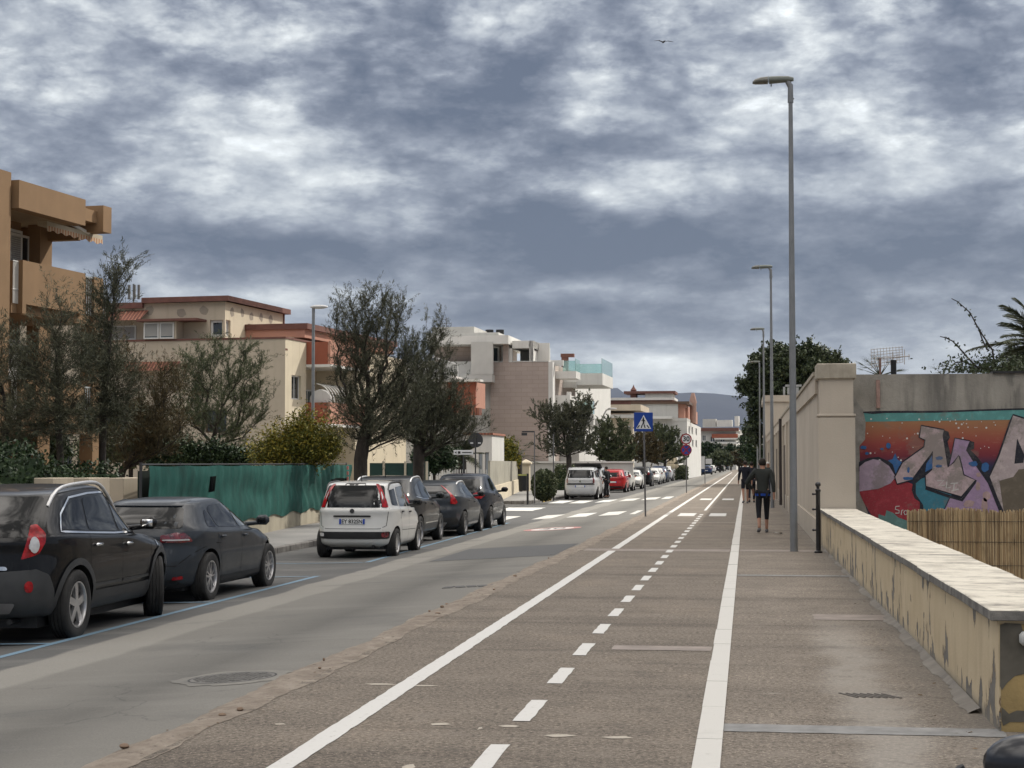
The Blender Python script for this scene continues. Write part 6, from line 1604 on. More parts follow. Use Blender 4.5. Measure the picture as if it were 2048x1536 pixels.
# terrace slab at left
m = MB(); N5.box(m, u985 - .3, u900 + 2, zf - .62, zf - .1, -6, 1.0); m.build('terrace', M_grw, E5)
m = MB(); N5.box(m, u985 - .35, u985 + 1.2, zf - .1, zf + 2.2, .7, 1.02); m.build('terrace_upstand', M_grw, E5)
m = MB()
for k in range(3): m.tube([N5.P(N5.uz(922 - 26 * k, 740)[0], zf - 1.8, 1.1), N5.P(N5.uz(922 - 26 * k, 740)[0], zf + .6, 1.1)], .05, 6)
m.tube([N5.P(N5.uz(922, 740)[0], zf + .6, 1.1), N5.P(u900, zf + 1.3, 1.1)], .06, 6); m.build('terrace_rail', M_wht, E5)
m = MB(); N5.box(m, u985, u900, WALK, zf - .63, -14, -.6); m.build('rear_wall', M_grw, E5)
# pergola on the roof terrace
zp0, zp1 = N5.uz(1060, 696)[1], N5.uz(1060, 681)[1]; up0 = N5.uz(1066, 700)[0]; up1 = ur - .1
m = MB(); N5.box(m, up0, up1, zp0, zp1, -6, -.1)
for a_ in (1066, 1023): u_ = N5.uz(a_, 700)[0]; N5.box(m, u_ - .02, u_ + .28, z5, zp0, -.4, -.1); N5.box(m, u_ - .02, u_ + .28, z5, zp0, -6, -5.7)
pg = m.build('pergola', M_wht, E5)
m = MB(); N5.box(m, up0 + .1, up1, z5 - .05, z5 + 1.6, -3.6, -3.5); N5.box(m, 0.3, 1.4, z5 - .05, z5 + 1.5, -2.6, -2.5); m.build('terrace_screen', M_wht, pg)
m = MB(); N5.box(m, up0 + .3, up1 - .2, z5, zp0 - .02, -5.6, -5.5); m.build('dark_glazing', M_wpane, pg)
m = MB(); N5.box(m, 0, up0 - .02, N5.uz(1085, 700)[1] - .4, N5.uz(1085, 700)[1] + .1, -12, -.3); 
c_ = Fac(N5.P(0, 0, -.1), R_(2.0))
m = MB(); u_e = c_.uz(1097, 700)[0]
pgr = [(c_.P(-.0, zp0, 0)), (c_.P(9, zp0 - .3, 0)), (c_.P(9, zp1 - .3, 0)), (c_.P(0, zp1, 0))]
# lit side of the pergola from px 1066 to 1096
c2 = Fac(N5.P(up0, 0, -.1), R_(2.0)); 
m = MB()
for k in range(4): c2.box(m, k * 2.6, k * 2.6 + .25, z5, zp0, -.25, 0)
c2.box(m, 0, 8.0, zp0, zp1, -.3, 0); m.build('pergola_side', M_wht, E5)
m = MB(); c2.box(m, .3, 7.8, z5 - .05, z5 + .9, -.2, -.1); m.build('pergola_parapet', M_wht, E5)
# street side: stacked slabs and balconies
def slab(px0, px1, pyt, pyb, out, name='balcony', glass=None, mat=None):
    p = S5.uz(max(px0, 1098), pyb, 0); q = S5.uz(px1, pyb, out); zt_ = S5.uz(max(px0, 1098), pyt, 0)[1]
    m = MB(); S5.box(m, p[0], q[0], p[1], zt_, -.0, out); o = m.build(name, mat or M_wht, E5)
    if glass: m = MB(); S5.box(m, p[0] + .05, q[0] - .05, zt_, zt_ + glass, out - .06, out - .03); S5.box(m, p[0] + .03, p[0] + .07, zt_, zt_ + glass, .2, out - .07); m.build('glass_balustrade', M_bglass, o)
    return o
m = MB(); S5.box(m, .3, 46, WALK, z5 + .1, -13, -.9); m.build('street_wall', M_wht, E5)
slab(1102, 1126, 721, 732, .9, glass=0); slab(1120, 1152, 746, 760, 1.5, glass=.9); slab(1128, 1152, 765, 776, 1.0, mat=M_grw)
slab(1152, 1205, 756, 800 - 22, 2.9, glass=1.1); slab(1120, 1140, 795, 830, 1.3, glass=0); slab(1140, 1190, 828, 850, 1.8, glass=1.0); slab(1150, 1206, 838, 858, 2.2, glass=0)
slab(1120, 1200, 900, 925, 1.4)
for k, (a_, b_, c0, c1) in enumerate(((1102, 1112, 760, 790), (1116, 1124, 762, 792), (1130, 1142, 785, 825), (1150, 1168, 790, 826), (1104, 1116, 840, 885), (1128, 1150, 860, 900), (1158, 1185, 862, 905))):
    u0_, z1_ = S5.uz(a_, c0); u1_, z0_ = S5.uz(b_, c1); S5.window(E5, (u0_, u1_, z0_, z1_), M_fwh, M_wpane2, 1, d=-.82, fw=.12)
m = MB(); N5.box(m, -.3, 0, WALK, z5, -1.0, .02); N5.box(m, -1.2, -.9, WALK, z5 - 2, -3, -2.7); m.build('white_fin', M_wht, E5)
q0 = AY(1130, 711, 127); m = MB(); m.box((q0.x, 127, q0.z - .9), (.5, .5, 1.8)); m.box((q0.x + .2, 127, q0.z), (1.0, .6, .25)); m.build('chimney', M_brick, E5)
m = MB()
for a_ in (979, 1000): q0 = AY(a_, 669, 124); m.lathe([(0, -.3), (.3, -.3), (.3, .35), (0, .35)], tuple(q0), n=12)
m.build('roof_vent', M_black, E5)
q0 = AY(893, 660, 124); m = MB(); m.tube([(q0.x, q0.y, q0.z - 1), (q0.x, q0.y, q0.z + .9)], .03, 5); m.tube([(q0.x - .4, q0.y, q0.z + .5), (q0.x + .4, q0.y, q0.z + .5)], .02, 5); m.tube([(q0.x, q0.y, q0.z + .2), (q0.x + 1, q0.y, q0.z - .8)], .02, 5); m.build('aerial', M_sgrey, E5)
m = MB(); z_ = N5.uz(1060, 926)[1]; N5.box(m, -6, u985 + 1, WALK, z_, .6, .85); E6 = bld('plot_wall', 'long pale plot wall at the foot of the tan tiled block', 'wall'); m.build('wall', M_grw, E6)
m = MB(); N5.box(m, -6.1, u985 + 1, z_, z_ + .12, .5, .95); m.build('coping', M_wht, E6)

# --- houses farther along the street
def plain(name, label, px0, pxc, pxe, pyt, Y, mat_n, mat_s, ang=1.0, wins=(), cornice=None, depth=8):  # most callers paint the shaded camera face darker than the street face
    """camera face from px0 to the corner pxc, street face on to pxe"""
    O = AY(pxc, pyt, Y); N = Fac(O, R_(ang - 90), flip=True); S = Fac(O, R_(ang)); E = bld(name, label)
    zt = O.z; uw = N.uz(px0, pyt)[0]; us = S.uz(pxe, 900)[0]
    hs = []
    for (f, a, b, c, d) in wins:
        ff = N if f == 'N' else S
        u0, z1 = ff.uz(a, c); u1, z0 = ff.uz(b, d)
        hs.append((f, (min(u0, u1), max(u0, u1), z0, z1)))
    m = MB(); N.wall(m, 0, uw, WALK - .2, zt, [h for f, h in hs if f == 'N']); m.build('wall', mat_n, E, fixn=False)
    m = MB(); S.wall(m, 0, us, WALK - .2, zt, [h for f, h in hs if f == 'S']); m.build('street_wall', mat_s, E, fixn=False)
    m = MB(); N.box(m, -(cornice or 0), uw, zt, zt + .35, -depth, (cornice or .05)); m.build('roof', M_wht if cornice else mat_n, E)
    for f, h in hs: (N if f == 'N' else S).window(E, h, M_fwh, M_wpane, 1, fw=.12)
    return E, N, S, zt, uw, us
E, N, S, zt, uw, us = plain('cornice_house', 'low beige house with broad stepped cornices left of the blue sign', 1170, 1252, 1268, 836, 172, M_creamd, M_cream, wins=(('S', 1255, 1263, 850, 885),), cornice=.9)
m = MB(); z_ = N.uz(1230, 828)[1]; N.box(m, 3, uw, zt + .35, z_ + 1.6, -8, -.6); m.build('upper_wall', M_brick, E)
m = MB(); N.box(m, -1.6, uw, N.uz(1230, 822)[1], N.uz(1230, 810)[1], -10, 1.4); m.build('upper_cornice', M_creamd, E)
m = MB(); N.box(m, 2.6, uw, N.uz(1230, 810)[1] + .01, N.uz(1230, 803)[1], -10, .4); m.build('roof_edge', M_wht, E)
E, N, S, zt, uw, us = plain('white_house', 'grey-white three storey house with salmon upper terrace behind the speed sign', 1262, 1374, 1402, 842, 205, M_grw, M_wht, wins=(('N', 1308, 1318, 845, 860), ('N', 1322, 1332, 845, 860), ('N', 1290, 1300, 872, 890), ('S', 1377, 1380, 852, 868), ('S', 1383, 1386, 853, 869), ('S', 1391, 1394, 856, 871), ('S', 1377, 1380, 878, 893), ('S', 1384, 1387, 879, 894), ('S', 1391, 1394, 880, 895)), cornice=0)
z2 = N.uz(1320, 808)[1]
m = MB(); a = N.uz(1356, 820)[0]; N.box(m, a, uw, zt + .36, z2, -8, -.02); m.build('upper_wall', M_grw, E)
m = MB(); N.box(m, .02, a - .1, zt + .36, z2 - .4, -2.2, -2.0); S.box(m, .4, us * .9, zt + .36, N.uz(1370, 808)[1], -2, -.3); m.build('salmon_terrace', M_salm, E)
m = MB(); N.box(m, -.3, uw, z2, z2 + .3, -9, .2); m.build('dark_eaves', M_fbr, E)
m = MB(); a = N.uz(1345, 830)[0]; b = N.uz(1295, 830)[0]; N.box(m, a, b, N.uz(1320, 838)[1], N.uz(1320, 833)[1], .0, 1.5); m.build('balcony_slab', M_wht, E)
q = MB(); p = AY(1386, 800, 214); q.tube([(p.x, p.y, zt), (p.x, p.y, p.z - .5), (p.x, p.y, p.z - .3), (p.x, p.y, AY(1386, 786, 214).z)], [.42, .42, .5, .2], 14); q.build('round_tower', pm('faded_salmon', (.42, .27, .22)), E, smooth=50)
E, N, S, zt, uw, us = plain('terracotta_house', 'terracotta roofed house with a stepped attic rising behind the others', 1190, 1345, 1352, 800, 240, M_brick, M_salm, cornice=.3)
m = MB(); a, b = N.uz(1345, 800)[0], N.uz(1290, 800)[0]; z_ = N.uz(1300, 787)[1]; N.box(m, a, b, zt + .36, z_, -6, -.2); m.build('attic', M_grw, E)
m = MB(); N.box(m, a - .4, b + 3, z_, z_ + .35, -6, .1); m.build('attic_eaves', M_brick, E)
a, b = N.uz(1276, 800)[0], N.uz(1256, 800)[0]; m = MB(); N.box(m, a + .3, b - .3, zt + .36, N.uz(1266, 784)[1], -3, -.4); m.build('turret', M_brick, E)
m = MB(); c = N.P((a + b) / 2, N.uz(1266, 781)[1], -1); m.lathe([(.25, -.4), (.45, .1), (.15, .5), (0, .9)], tuple(c), n=8); m.build('finial', M_brick, E)
E, N, S, zt, uw, us = plain('distant_flats', 'distant white and brick apartment block closing the end of the street', 1398, 1472, 1500, 862, 430, M_grw, M_wht, ang=8, wins=(('N', 1404, 1412, 870, 882), ('N', 1420, 1430, 872, 884), ('N', 1440, 1450, 870, 884), ('N', 1430, 1438, 890, 902)), cornice=.4)
for k, (a_, b_, c, d, mt) in enumerate(((1400, 1478, 856, 862, M_brick), (1425, 1476, 868, 876, M_shade_brick), (1402, 1478, 884, 888, M_wht), (1430, 1478, 876, 879, M_wht), (1404, 1430, 838, 854, M_grw), (1432, 1462, 840, 853, M_wht), (1468, 1476, 832, 852, M_wht))):
    u0, z1 = N.uz(a_, c); u1, z0 = N.uz(b_, d); m = MB(); N.box(m, min(u0, u1), max(u0, u1), z0, z1, -3 if k > 3 else 0.02, 1.2 if k < 4 else -1); m.build('balcony' if k in (1, 2, 3) else 'upper_block' if k > 3 else 'brick_band', mt, E)
E, N, S, zt, uw, us = plain('shop_front', 'low pale shop front beneath the closed parasol and trees', 1180, 1352, 1372, 900, 190, M_wht, M_wht, wins=(('N', 1300, 1312, 905, 925), ('N', 1262, 1275, 905, 925), ('S', 1356, 1362, 906, 926)))

# --- hills
def hills(name, pts, Y, mat):
    m = MB(); vs = []; r = random.Random(3)
    for px, py in pts:
        p = AY(px, py, Y)
        for k, (f, dy) in enumerate(((1.0, 0), (.72, -500), (.35, -1100), (0, -1700), (-.02, 2500))):
            vs.append((p.x * (1 + dy / Y * .3), Y + dy, max(0, (p.z)) * f * (1 + r.uniform(-.04, .04) * (k > 0)) - (5 if f <= 0 else 0)))
    n = len(pts); fs = []
    for i in range(n - 1):
        for k in range(3): fs.append((i * 5 + k, i * 5 + k + 1, (i + 1) * 5 + k + 1, (i + 1) * 5 + k))
        fs.append((i * 5, (i + 1) * 5, (i + 1) * 5 + 4, i * 5 + 4))
    m.add(vs, fs); return tag(m.build(name, mat, smooth=60), kind='structure')
s = NT('hazy_blue_woods'); M_hill = s.done(s.ramp(s.noise(.004, 8, .65), [(.3, (.008, .015, .032)), (.7, (.014, .023, .043))]), 1.0)  # blue of the distant air painted into the dark woodland colour
hills('hills', [(-800, 880), (-300, 850), (200, 840), (700, 830), (1000, 800), (1150, 790), (1207, 777), (1235, 776), (1247, 785), (1262, 790), (1300, 790), (1340, 787), (1385, 785), (1430, 787), (1475, 792), (1520, 800), (1600, 815), (1800, 840), (2200, 870), (2800, 900)], 7500, M_hill)
# ============================================================ FENCES AND PLOT WALLS ON THE LEFT
FW = Fac((-11.16, 30.7), R_(-5.24))
Lf = 27.1
M_lowc = pm('cracked_cream_wall', (.36, .325, .25), .9, .18, 1.2, .4, 30, streak=.5, dirt=(.20, .18, .145))
s = NT('green_shade_net')
c = s.ramp(s.noise(1.6, 5, .6, (1, 1, .9)), [(.3, (.007, .045, .038)), (.55, (.012, .082, .068)), (.75, (.03, .125, .105))]); gi = s.noise(90, 2, .5)
s.bump(s.noise(3.5, 4, .6, (1, 1, .8)), .35, .05); M_net = s.done(c, .75, spec=.2)
gf = bld('net_fence', 'green shade net stretched on posts above a low cream wall behind the near parked cars', 'fence')
m = MB(); FW.box(m, 0, Lf, WALK - .1, .33, -.22, 0); m.build('low_wall', M_lowc, gf)
vs = []; fs = []; nu, nz = 190, 12
for i in range(nu + 1):
    for j in range(nz + 1):
        u = Lf * i / nu; t = j / nz; sag = .02 * abs(math.sin(u * 1.05)) * t
        z = .26 + .05 * math.sin(u * 2.1) * (1 - t) + (1.60 - .26) * t - sag
        d = .04 + .03 * math.sin(u * .9 + 3 * t) * (1 - abs(2 * t - 1)) + .006 * math.sin(u * 9 + 2 * t) + .022 * math.sin(t * 9 + .5 * math.sin(u * .7)) + (.03 * math.sin(u * 6 + 9 * t) if u > 17 else 0)
        vs.append(FW.P(u, z, d))
for i in range(nu):
    for j in range(nz):
        u = Lf * i / nu; t = j / nz
        if u > 22.8 and u < 26.2 and .38 < t < .62: continue
        if 5.0 < u < 5.6 and .5 < t < .78: continue
        a = i * (nz + 1) + j; fs.append((a, a + nz + 1, a + nz + 2, a + 1))
m = MB(); m.add(vs, fs); m.build('green_net', M_net, gf, smooth=80, fixn=False)
m = MB()
for k in range(10): p = FW.P(k * 3.0, 0, -.1); m.tube([(p.x, p.y, .3), (p.x, p.y, 1.66)], .03, 6)
m.tube([FW.P(0, 1.62, -.1), FW.P(Lf, 1.62, -.1)], .02, 6); m.build('post', M_ssteel, gf)
m = MB(); m.b2(0, 0, 0, 0, 0, 0); m = MB(); FW.box(m, 0, Lf, .33, 1.5, -.16, -.13); m.build('dark_mesh_behind', pm('dark_mesh', (.012, .02, .016), .95), gf)
m = MB(); p = FW.P(24.9, 0, .25)
for k in range(7): m.tube([(p.x, p.y, .35 + k * .18), (p.x, p.y, .35 + k * .18 + .12)], .035, 8)
o = m.build('striped_post', pm('faded_red', (.45, .16, .14)), smooth=40); tag(o, 'faded red and white striped marker post by the torn end of the green net', 'marker post')
M_dgreen = pm('dark_green_sheet', (.008, .035, .030), .6, .25, 1.5, .2, 20)
FD = Fac((-14.2, 63.4), R_(90))
gd = bld('panel_fence', 'dark green sheet fence on pale posts left of the white pickets', 'fence')
ul = FD.uz(857, 950)[0]; zt_ = FD.uz(800, 926)[1]
m = MB(); FD.box(m, 0, ul, WALK, zt_, -.05, 0); m.build('panel', M_dgreen, gd)
for k in range(4): m = MB(); u_ = ul - .02 - k * .83; FD.box(m, u_ - .08, u_, WALK, zt_ + .06, .003, .06); m.build('post', pm('pale_post', (.42, .38, .30)), gd)
FP = Fac((-15.6, 80.2), R_(90))
gp2 = bld('picket_fence', 'white metal picket fence in front of the white annexe', 'fence')
u1 = FP.uz(978, 950)[0]; u0 = FP.uz(858, 950)[0]; zt_ = FP.uz(900, 939)[1]
m = MB(); k = u0
while k < u1: FP.box(m, k, k + .045, WALK + .1, zt_, 0, .03); k += .125
m.build('pickets', M_wht, gp2)
m = MB(); FP.box(m, u0, u1, .15, .20, -.03, -.002); FP.box(m, u0, u1, zt_ - .25, zt_ - .2, -.03, -.002); m.build('rail', M_wht, gp2)
for k in range(4): m = MB(); u_ = u0 + (u1 - u0) * k / 3; FP.box(m, u_ - .05, u_ + .05, WALK, zt_, -.14, -.04); m.build('post', M_wht, gp2)
q0 = G(1000, 1002, WALK); q1 = G(1041, 982, WALK)
FQ = Fac((q0.x, q0.y), math.atan2(q1.x - q0.x, q1.y - q0.y)); Lq = (q1 - q0).length
gq = bld('side_wall', 'cream base wall topped by weathered beige boards right of the pickets', 'wall')
ub = -7.0
m = MB(); FQ.box(m, ub, Lq, WALK, .62, -.3, 0); m.build('base_wall', M_cream, gq)
m = MB(); FQ.box(m, ub, Lq, .62, 1.75, -.2, -.1); m.build('boards', pm('weathered_boards', (.30, .285, .235), .9, .2, 1.5, .3, 20, streak=.6, dirt=(.17, .155, .125)), gq)
for px in (1035, 1052):
    p = AY(px, 922, 108.0); e = empty('gate_post', (p.x, 108, WALK)); tag(e, 'beige gate pier with a pyramid cap, ' + ('left' if px < 1040 else 'right') + ' one of the pair right of the boards', 'gate pier', 'pair of capped gate piers')
    h = p.z - WALK; m = MB(); m.box((0, 0, h / 2 - .1), (.5, .5, h - .2)); m.build('shaft', M_cream, e)
    m = MB(); m.box((0, 0, h - .15), (.72, .72, .1)); m.add([(-.36, -.36, h - .1), (.36, -.36, h - .1), (.36, .36, h - .1), (-.36, .36, h - .1), (0, 0, h + .12)], [(0, 1, 4), (1, 2, 4), (2, 3, 4), (3, 0, 4)]); m.build('cap', M_cream, e)
# near garden wall of separate piers at far left
for k, (a_, b_) in enumerate(((98, 140), (170, 212), (240, 290))):
    p, q = AX(a_, 956, -11.9), AX(b_, 956, -11.9)
    e = empty('garden_pier', (-11.9, (p.y + q.y) / 2, WALK)); tag(e, ['leftmost beige block of the garden wall, behind the roof rail', 'middle beige block of the garden wall by the leaning trunk', 'right beige block of the garden wall next to the green net'][k], 'wall block', 'beige blocks of the low garden wall')
    m = MB(); m.box((-.1, 0, (p.z - WALK) / 2), (.35, max(.6, q.y - p.y), p.z - WALK), bev=.01); m.build('block', M_creamd, e)
m = MB(); p, q = AX(-60, 956, -11.9), AX(294, 956, -11.9); m.b2(-12.35, -12.2, p.y, q.y, WALK, .55); tag(m.build('garden_wall', pm('brown_wall', (.13, .085, .065), .9, .2, 2, .3, 30)), 'low brown garden wall linking the beige blocks behind the near cars', 'wall')
# ============================================================ TREES AND PLANTS
def leafmat(name, stops, rough=.7, trans=0):
    s = NT(name); g = s.n('ShaderNodeNewGeometry')
    f = s.math('ADD', s.math('MULTIPLY', g.outputs['Random Per Island'], .55), s.math('MULTIPLY', s.noise(.9, 3, .6), .5))
    return s.done(s.ramp(f, stops), rough, spec=.2)
M_tam = leafmat('tamarisk_leaf', [(.2, (.033, .038, .025)), (.45, (.064, .071, .047)), (.62, (.095, .100, .066)), (.85, (.135, .130, .085))])
M_tamb = leafmat('tamarisk_brown', [(.2, (.045, .039, .022)), (.5, (.082, .070, .038)), (.85, (.14, .100, .048))])
M_tamg = leafmat('tamarisk_green', [(.2, (.034, .044, .024)), (.5, (.068, .085, .044)), (.85, (.115, .13, .066))])
M_broad = leafmat('broad_leaf', [(.2, (.018, .028, .014)), (.5, (.040, .055, .026)), (.75, (.065, .085, .042)), (.95, (.15, .16, .10))], .5)
M_yell = leafmat('yellow_green_leaf', [(.2, (.05, .065, .015)), (.45, (.12, .13, .025)), (.7, (.24, .20, .03)), (.9, (.32, .23, .035))], .6)
M_hedge = leafmat('hedge_leaf', [(.2, (.010, .020, .010)), (.5, (.022, .042, .018)), (.85, (.055, .085, .035))], .45)
M_palm = leafmat('palm_leaf', [(.2, (.020, .028, .014)), (.5, (.045, .055, .028)), (.85, (.10, .11, .06))], .5)
s = NT('bark'); c = s.ramp(s.noise(7, 5, .7, (1, 1, .3)), [(.3, (.016, .013, .011)), (.7, (.055, .045, .037))]); s.bump(s.noise(16, 5, .7, (1, 1, .3)), .8, .03); M_bark = s.done(c, .95)
def leaf_quads(C, D, ln, wd, rs):
    """C centres, D directions (n,3): thin leaves as quads, random roll"""
    n = len(C); D = D / (np.linalg.norm(D, axis=1, keepdims=True) + 1e-9)
    rnd_ = rs.normal(size=(n, 3)); S_ = np.cross(D, rnd_); S_ /= (np.linalg.norm(S_, axis=1, keepdims=True) + 1e-9)
    ln = ln * rs.uniform(.6, 1.3, (n, 1)); wd = wd * rs.uniform(.7, 1.3, (n, 1))
    a = C - D * ln / 2; b = C + D * ln / 2
    V = np.stack([a - S_ * wd * .35, C - S_ * wd * .5 + D * 0, b, C + S_ * wd * .5], axis=1).reshape(-1, 3)
    F = np.arange(4 * n).reshape(-1, 4); return V, F
def tree(name, label, base, Y, trunk, ells, seed=1, tips=220, tw=5, nl=20, ln=.12, wd=.022, mat=None, group=None, rad=.13, feather=True, cat='tree', z0=WALK, up=.6, twl=.62, dens=1.0):
    rs = np.random.RandomState(seed); mat = mat or M_tam
    b = AY(base[0], base[1], Y); root = empty(name, (0, 0, 0)); tag(root, label, cat, group)
    T = [Vector((b.x, Y, z0))] + [AY(px, py, Y + dy) for px, py, dy in trunk]
    E = []
    for px, py, rx, ry in ells:
        c = AY(px, py, Y); k = Y / 3400 * 1.01; E.append((np.array([c.x, c.y, c.z]), np.array([rx * k, min(rx, ry * 1.3) * k * .9, ry * k])))
    vol = np.array([e[1].prod() for e in E]) ** .8; vol /= vol.sum()
    P = []
    for e, v in zip(E, vol):
        n = max(6, int(tips * v)); d = rs.normal(size=(n, 3)); d /= np.linalg.norm(d, axis=1, keepdims=True)
        P.append(e[0] + d * e[1] * (rs.uniform(.25, 1.0, (n, 1)) ** .6))
    P = np.concatenate(P)
    # skeleton
    nodes = []; par_ = []; plen = []
    prev = T[0]; nodes.append(np.array(prev)); par_.append(-1); plen.append(0)
    for q in T[1:]:
        for k in range(1, 5):
            nodes.append(np.array(prev.lerp(q, k / 4))); par_.append(len(nodes) - 2); plen.append(plen[-1] + (q - prev).length / 4)
        prev = q
    tr_n = len(nodes)
    top = nodes[-1]; order = np.argsort(np.linalg.norm(P - top, axis=1)); tipi = []
    start = max(1, int(tr_n * .45))
    for i in order:
        p = P[i]; N = np.array(nodes); d = np.linalg.norm(N - p, axis=1) + 1.2 * np.maximum(0, N[:, 2] - p[2] + .25) + (.38 if feather else .1) * np.array(plen); d[:start] += 50
        j = int(np.argmin(d)); a = N[j]; L_ = np.linalg.norm(p - a); ns = max(2, int(L_ / .35)); pr = j
        mid = (a + p) / 2 + np.array([0, 0, -.06 * L_]) + rs.normal(size=3) * .035 * L_
        for k in range(1, ns + 1):
            t = k / ns; q = a * (1 - t) ** 2 + mid * 2 * t * (1 - t) + p * t * t
            nodes.append(q); par_.append(pr); plen.append(plen[pr] + L_ / ns); pr = len(nodes) - 1
        tipi.append(pr)
    n = len(nodes); w = np.zeros(n)
    for i in tipi: w[i] += 1
    for i in range(n - 1, 0, -1): w[par_[i]] += w[i]
    r = rad * (np.maximum(w, .6) / w[0]) ** (.56 if feather else .48); r = np.maximum(r, .004)
    m = MB(); kids = [[] for _ in range(n)]
    for i in range(1, n): kids[par_[i]].append(i)
    done = set()
    stack = [(0, None)]
    starts = [(0, None)]
    while starts:
        i, pp = starts.pop(); path = [] if pp is None else [pp]; 
        while True:
            path.append(i)
            if not kids[i]: break
            ks = sorted(kids[i], key=lambda q: -w[q])
            for q in ks[1:]: starts.append((q, i))
            i = ks[0]
        if len(path) > 1:
            rr = [r[q] for q in path]
            if pp is not None: rr[0] = rr[1]
            m.tube([nodes[q] for q in path], rr, 7 if max(rr) > .03 else 4, cap=False)
    m.build('trunk', M_bark, root, smooth=70, fixn=False)
    # foliage
    N = np.array(nodes); C = []; Dd = []
    ctr = P.mean(axis=0)
    for i in tipi:
        p = N[i]; o = p - N[par_[par_[i]] if par_[i] > 0 else 0]; o = o / (np.linalg.norm(o) + 1e-6)
        for k in range(tw):
            d = o * .7 + rs.normal(size=3) * .55 + np.array([0, 0, up]); d /= np.linalg.norm(d); L_ = twl * rs.uniform(.5, 1.3)
            st = p - o * rs.uniform(0, .5)
            if rs.rand() > dens * .92: continue
            t = rs.uniform(.05, 1, nl); cc = st + d * (t[:, None] * L_) + np.array([0, 0, -1]) * (t[:, None] ** 2) * L_ * .18 + rs.normal(size=(nl, 3)) * (.025 if feather else .10)
            C.append(cc); Dd.append(d * (.9 if feather else .2) + rs.normal(size=(nl, 3)) * (.45 if feather else .8))
    V, F = leaf_quads(np.concatenate(C), np.concatenate(Dd), ln, wd, rs)
    npmesh('crown', V, F, mat, root)
    return root
GT = 'feathery tamarisk trees along the left pavement'
tree('tamarisk_tree', 'feathery dark tree cut by the left edge of the view, above the hedge', (12, 960), 36, [(8, 880, 0), (25, 800, 0)], [(10, 700, 60, 90), (30, 800, 60, 80), (-30, 760, 70, 120), (45, 860, 50, 50)], 3, 190, 4, 22, wd=.013, group=GT, rad=.09)
tree('tamarisk_tree', 'slender dark feathery tree before the ochre balconies, straight thin trunk', (130, 975), 35.5, [(118, 860, 0), (113, 760, 0), (112, 640, 0)], [(110, 630, 38, 62), (85, 720, 70, 70), (150, 730, 50, 80), (100, 820, 85, 70), (60, 870, 50, 40), (150, 860, 45, 50)], 5, 300, 4, 22, wd=.013, group=GT, rad=.075)
tree('tamarisk_tree', 'tall feathery tree with crooked trunk rising highest against the sky at left', (203, 985), 37, [(205, 900, 0), (207, 790, 0), (216, 720, 0), (228, 600, 0)], [(238, 540, 36, 34), (222, 585, 28, 50), (195, 620, 40, 60), (185, 700, 55, 55), (225, 760, 60, 60), (200, 840, 75, 50)], 7, 340, 4, 22, wd=.013, group=GT, rad=.085)
tree('tamarisk_tree', 'wide leaning brown-tinged tree just left of the green net', (215, 985), 40, [(245, 940, 0), (285, 890, 0)], [(290, 800, 60, 70), (320, 870, 70, 50), (260, 880, 60, 45), (350, 760, 40, 50), (340, 850, 40, 60), (250, 720, 30, 60)], 9, 300, 4, 22, wd=.013, mat=M_tamb, group=GT, rad=.10)
tree('tamarisk_tree', 'broad green-brown feathery tree in front of the big cream wall', (425, 940), 60, [(425, 900, 0), (430, 850, 0)], [(440, 730, 80, 60), (505, 715, 35, 50), (380, 760, 55, 55), (440, 810, 100, 70), (520, 800, 40, 55), (360, 850, 60, 45), (455, 880, 70, 40)], 11, 420, 4, 24, ln=.15, wd=.016, mat=M_tamg, group=GT, rad=.14)
tree('tamarisk_tree', 'tallest dark feathery tree, pollarded trunk behind the white hatchback', (722, 985), 49, [(722, 920, 0), (728, 880, 0), (745, 800, .2)], [(693, 645, 40, 55), (745, 610, 36, 45), (790, 620, 34, 40), (700, 730, 42, 80), (765, 700, 60, 90), (700, 840, 46, 50), (770, 830, 75, 70), (820, 760, 45, 90)], 13, 640, 4, 26, ln=.12, wd=.014, group=GT, rad=.21)
tree('tamarisk_tree', 'dark spreading feathery tree right of the tallest one, thick forked trunk', (838, 970), 55, [(838, 915, 0), (832, 870, 0)], [(872, 655, 26, 36), (860, 720, 50, 55), (885, 780, 50, 60), (825, 810, 65, 80), (880, 860, 70, 45), (945, 845, 38, 20), (900, 820, 55, 45)], 15, 560, 4, 26, ln=.13, wd=.014, group=GT, rad=.20)
tree('tamarisk_tree', 'small wind-shaped tree beside the tan tiled block', (1138, 950), 98, [(1138, 915, 0), (1130, 880, 0)], [(1085, 822, 32, 14), (1110, 840, 38, 34), (1160, 812, 30, 34), (1140, 850, 45, 40), (1110, 890, 45, 26), (1165, 880, 34, 30)], 17, 300, 4, 18, ln=.2, wd=.045, group=GT, rad=.16)
tree('tamarisk_tree', 'soft grey-green round tree behind the raised tailgate', (1222, 950), 122, [(1222, 925, 0), (1224, 905, 0)], [(1225, 865, 38, 32), (1205, 895, 32, 26), (1245, 895, 30, 30), (1230, 915, 40, 18)], 19, 220, 4, 18, ln=.25, wd=.06, mat=M_tamg, group=GT, rad=.15)
tree('tamarisk_tree', 'rusty brown feathery tree behind the blue sign post', (1290, 950), 150, [(1288, 925, 0), (1286, 905, 0)], [(1285, 885, 30, 30), (1270, 905, 26, 20), (1305, 905, 28, 22)], 21, 200, 4, 18, ln=.28, wd=.07, mat=M_tamb, group=GT, rad=.15)
tree('tamarisk_tree', 'dense olive feathery tree left of the speed limit sign', (1330, 950), 172, [(1330, 925, 0), (1332, 905, 0)], [(1325, 875, 32, 30), (1350, 890, 26, 32), (1315, 905, 30, 22), (1362, 910, 18, 18)], 23, 240, 4, 18, ln=.3, wd=.08, mat=M_tamg, group=GT, rad=.15)
GB = 'dark trees closing the end of the street'
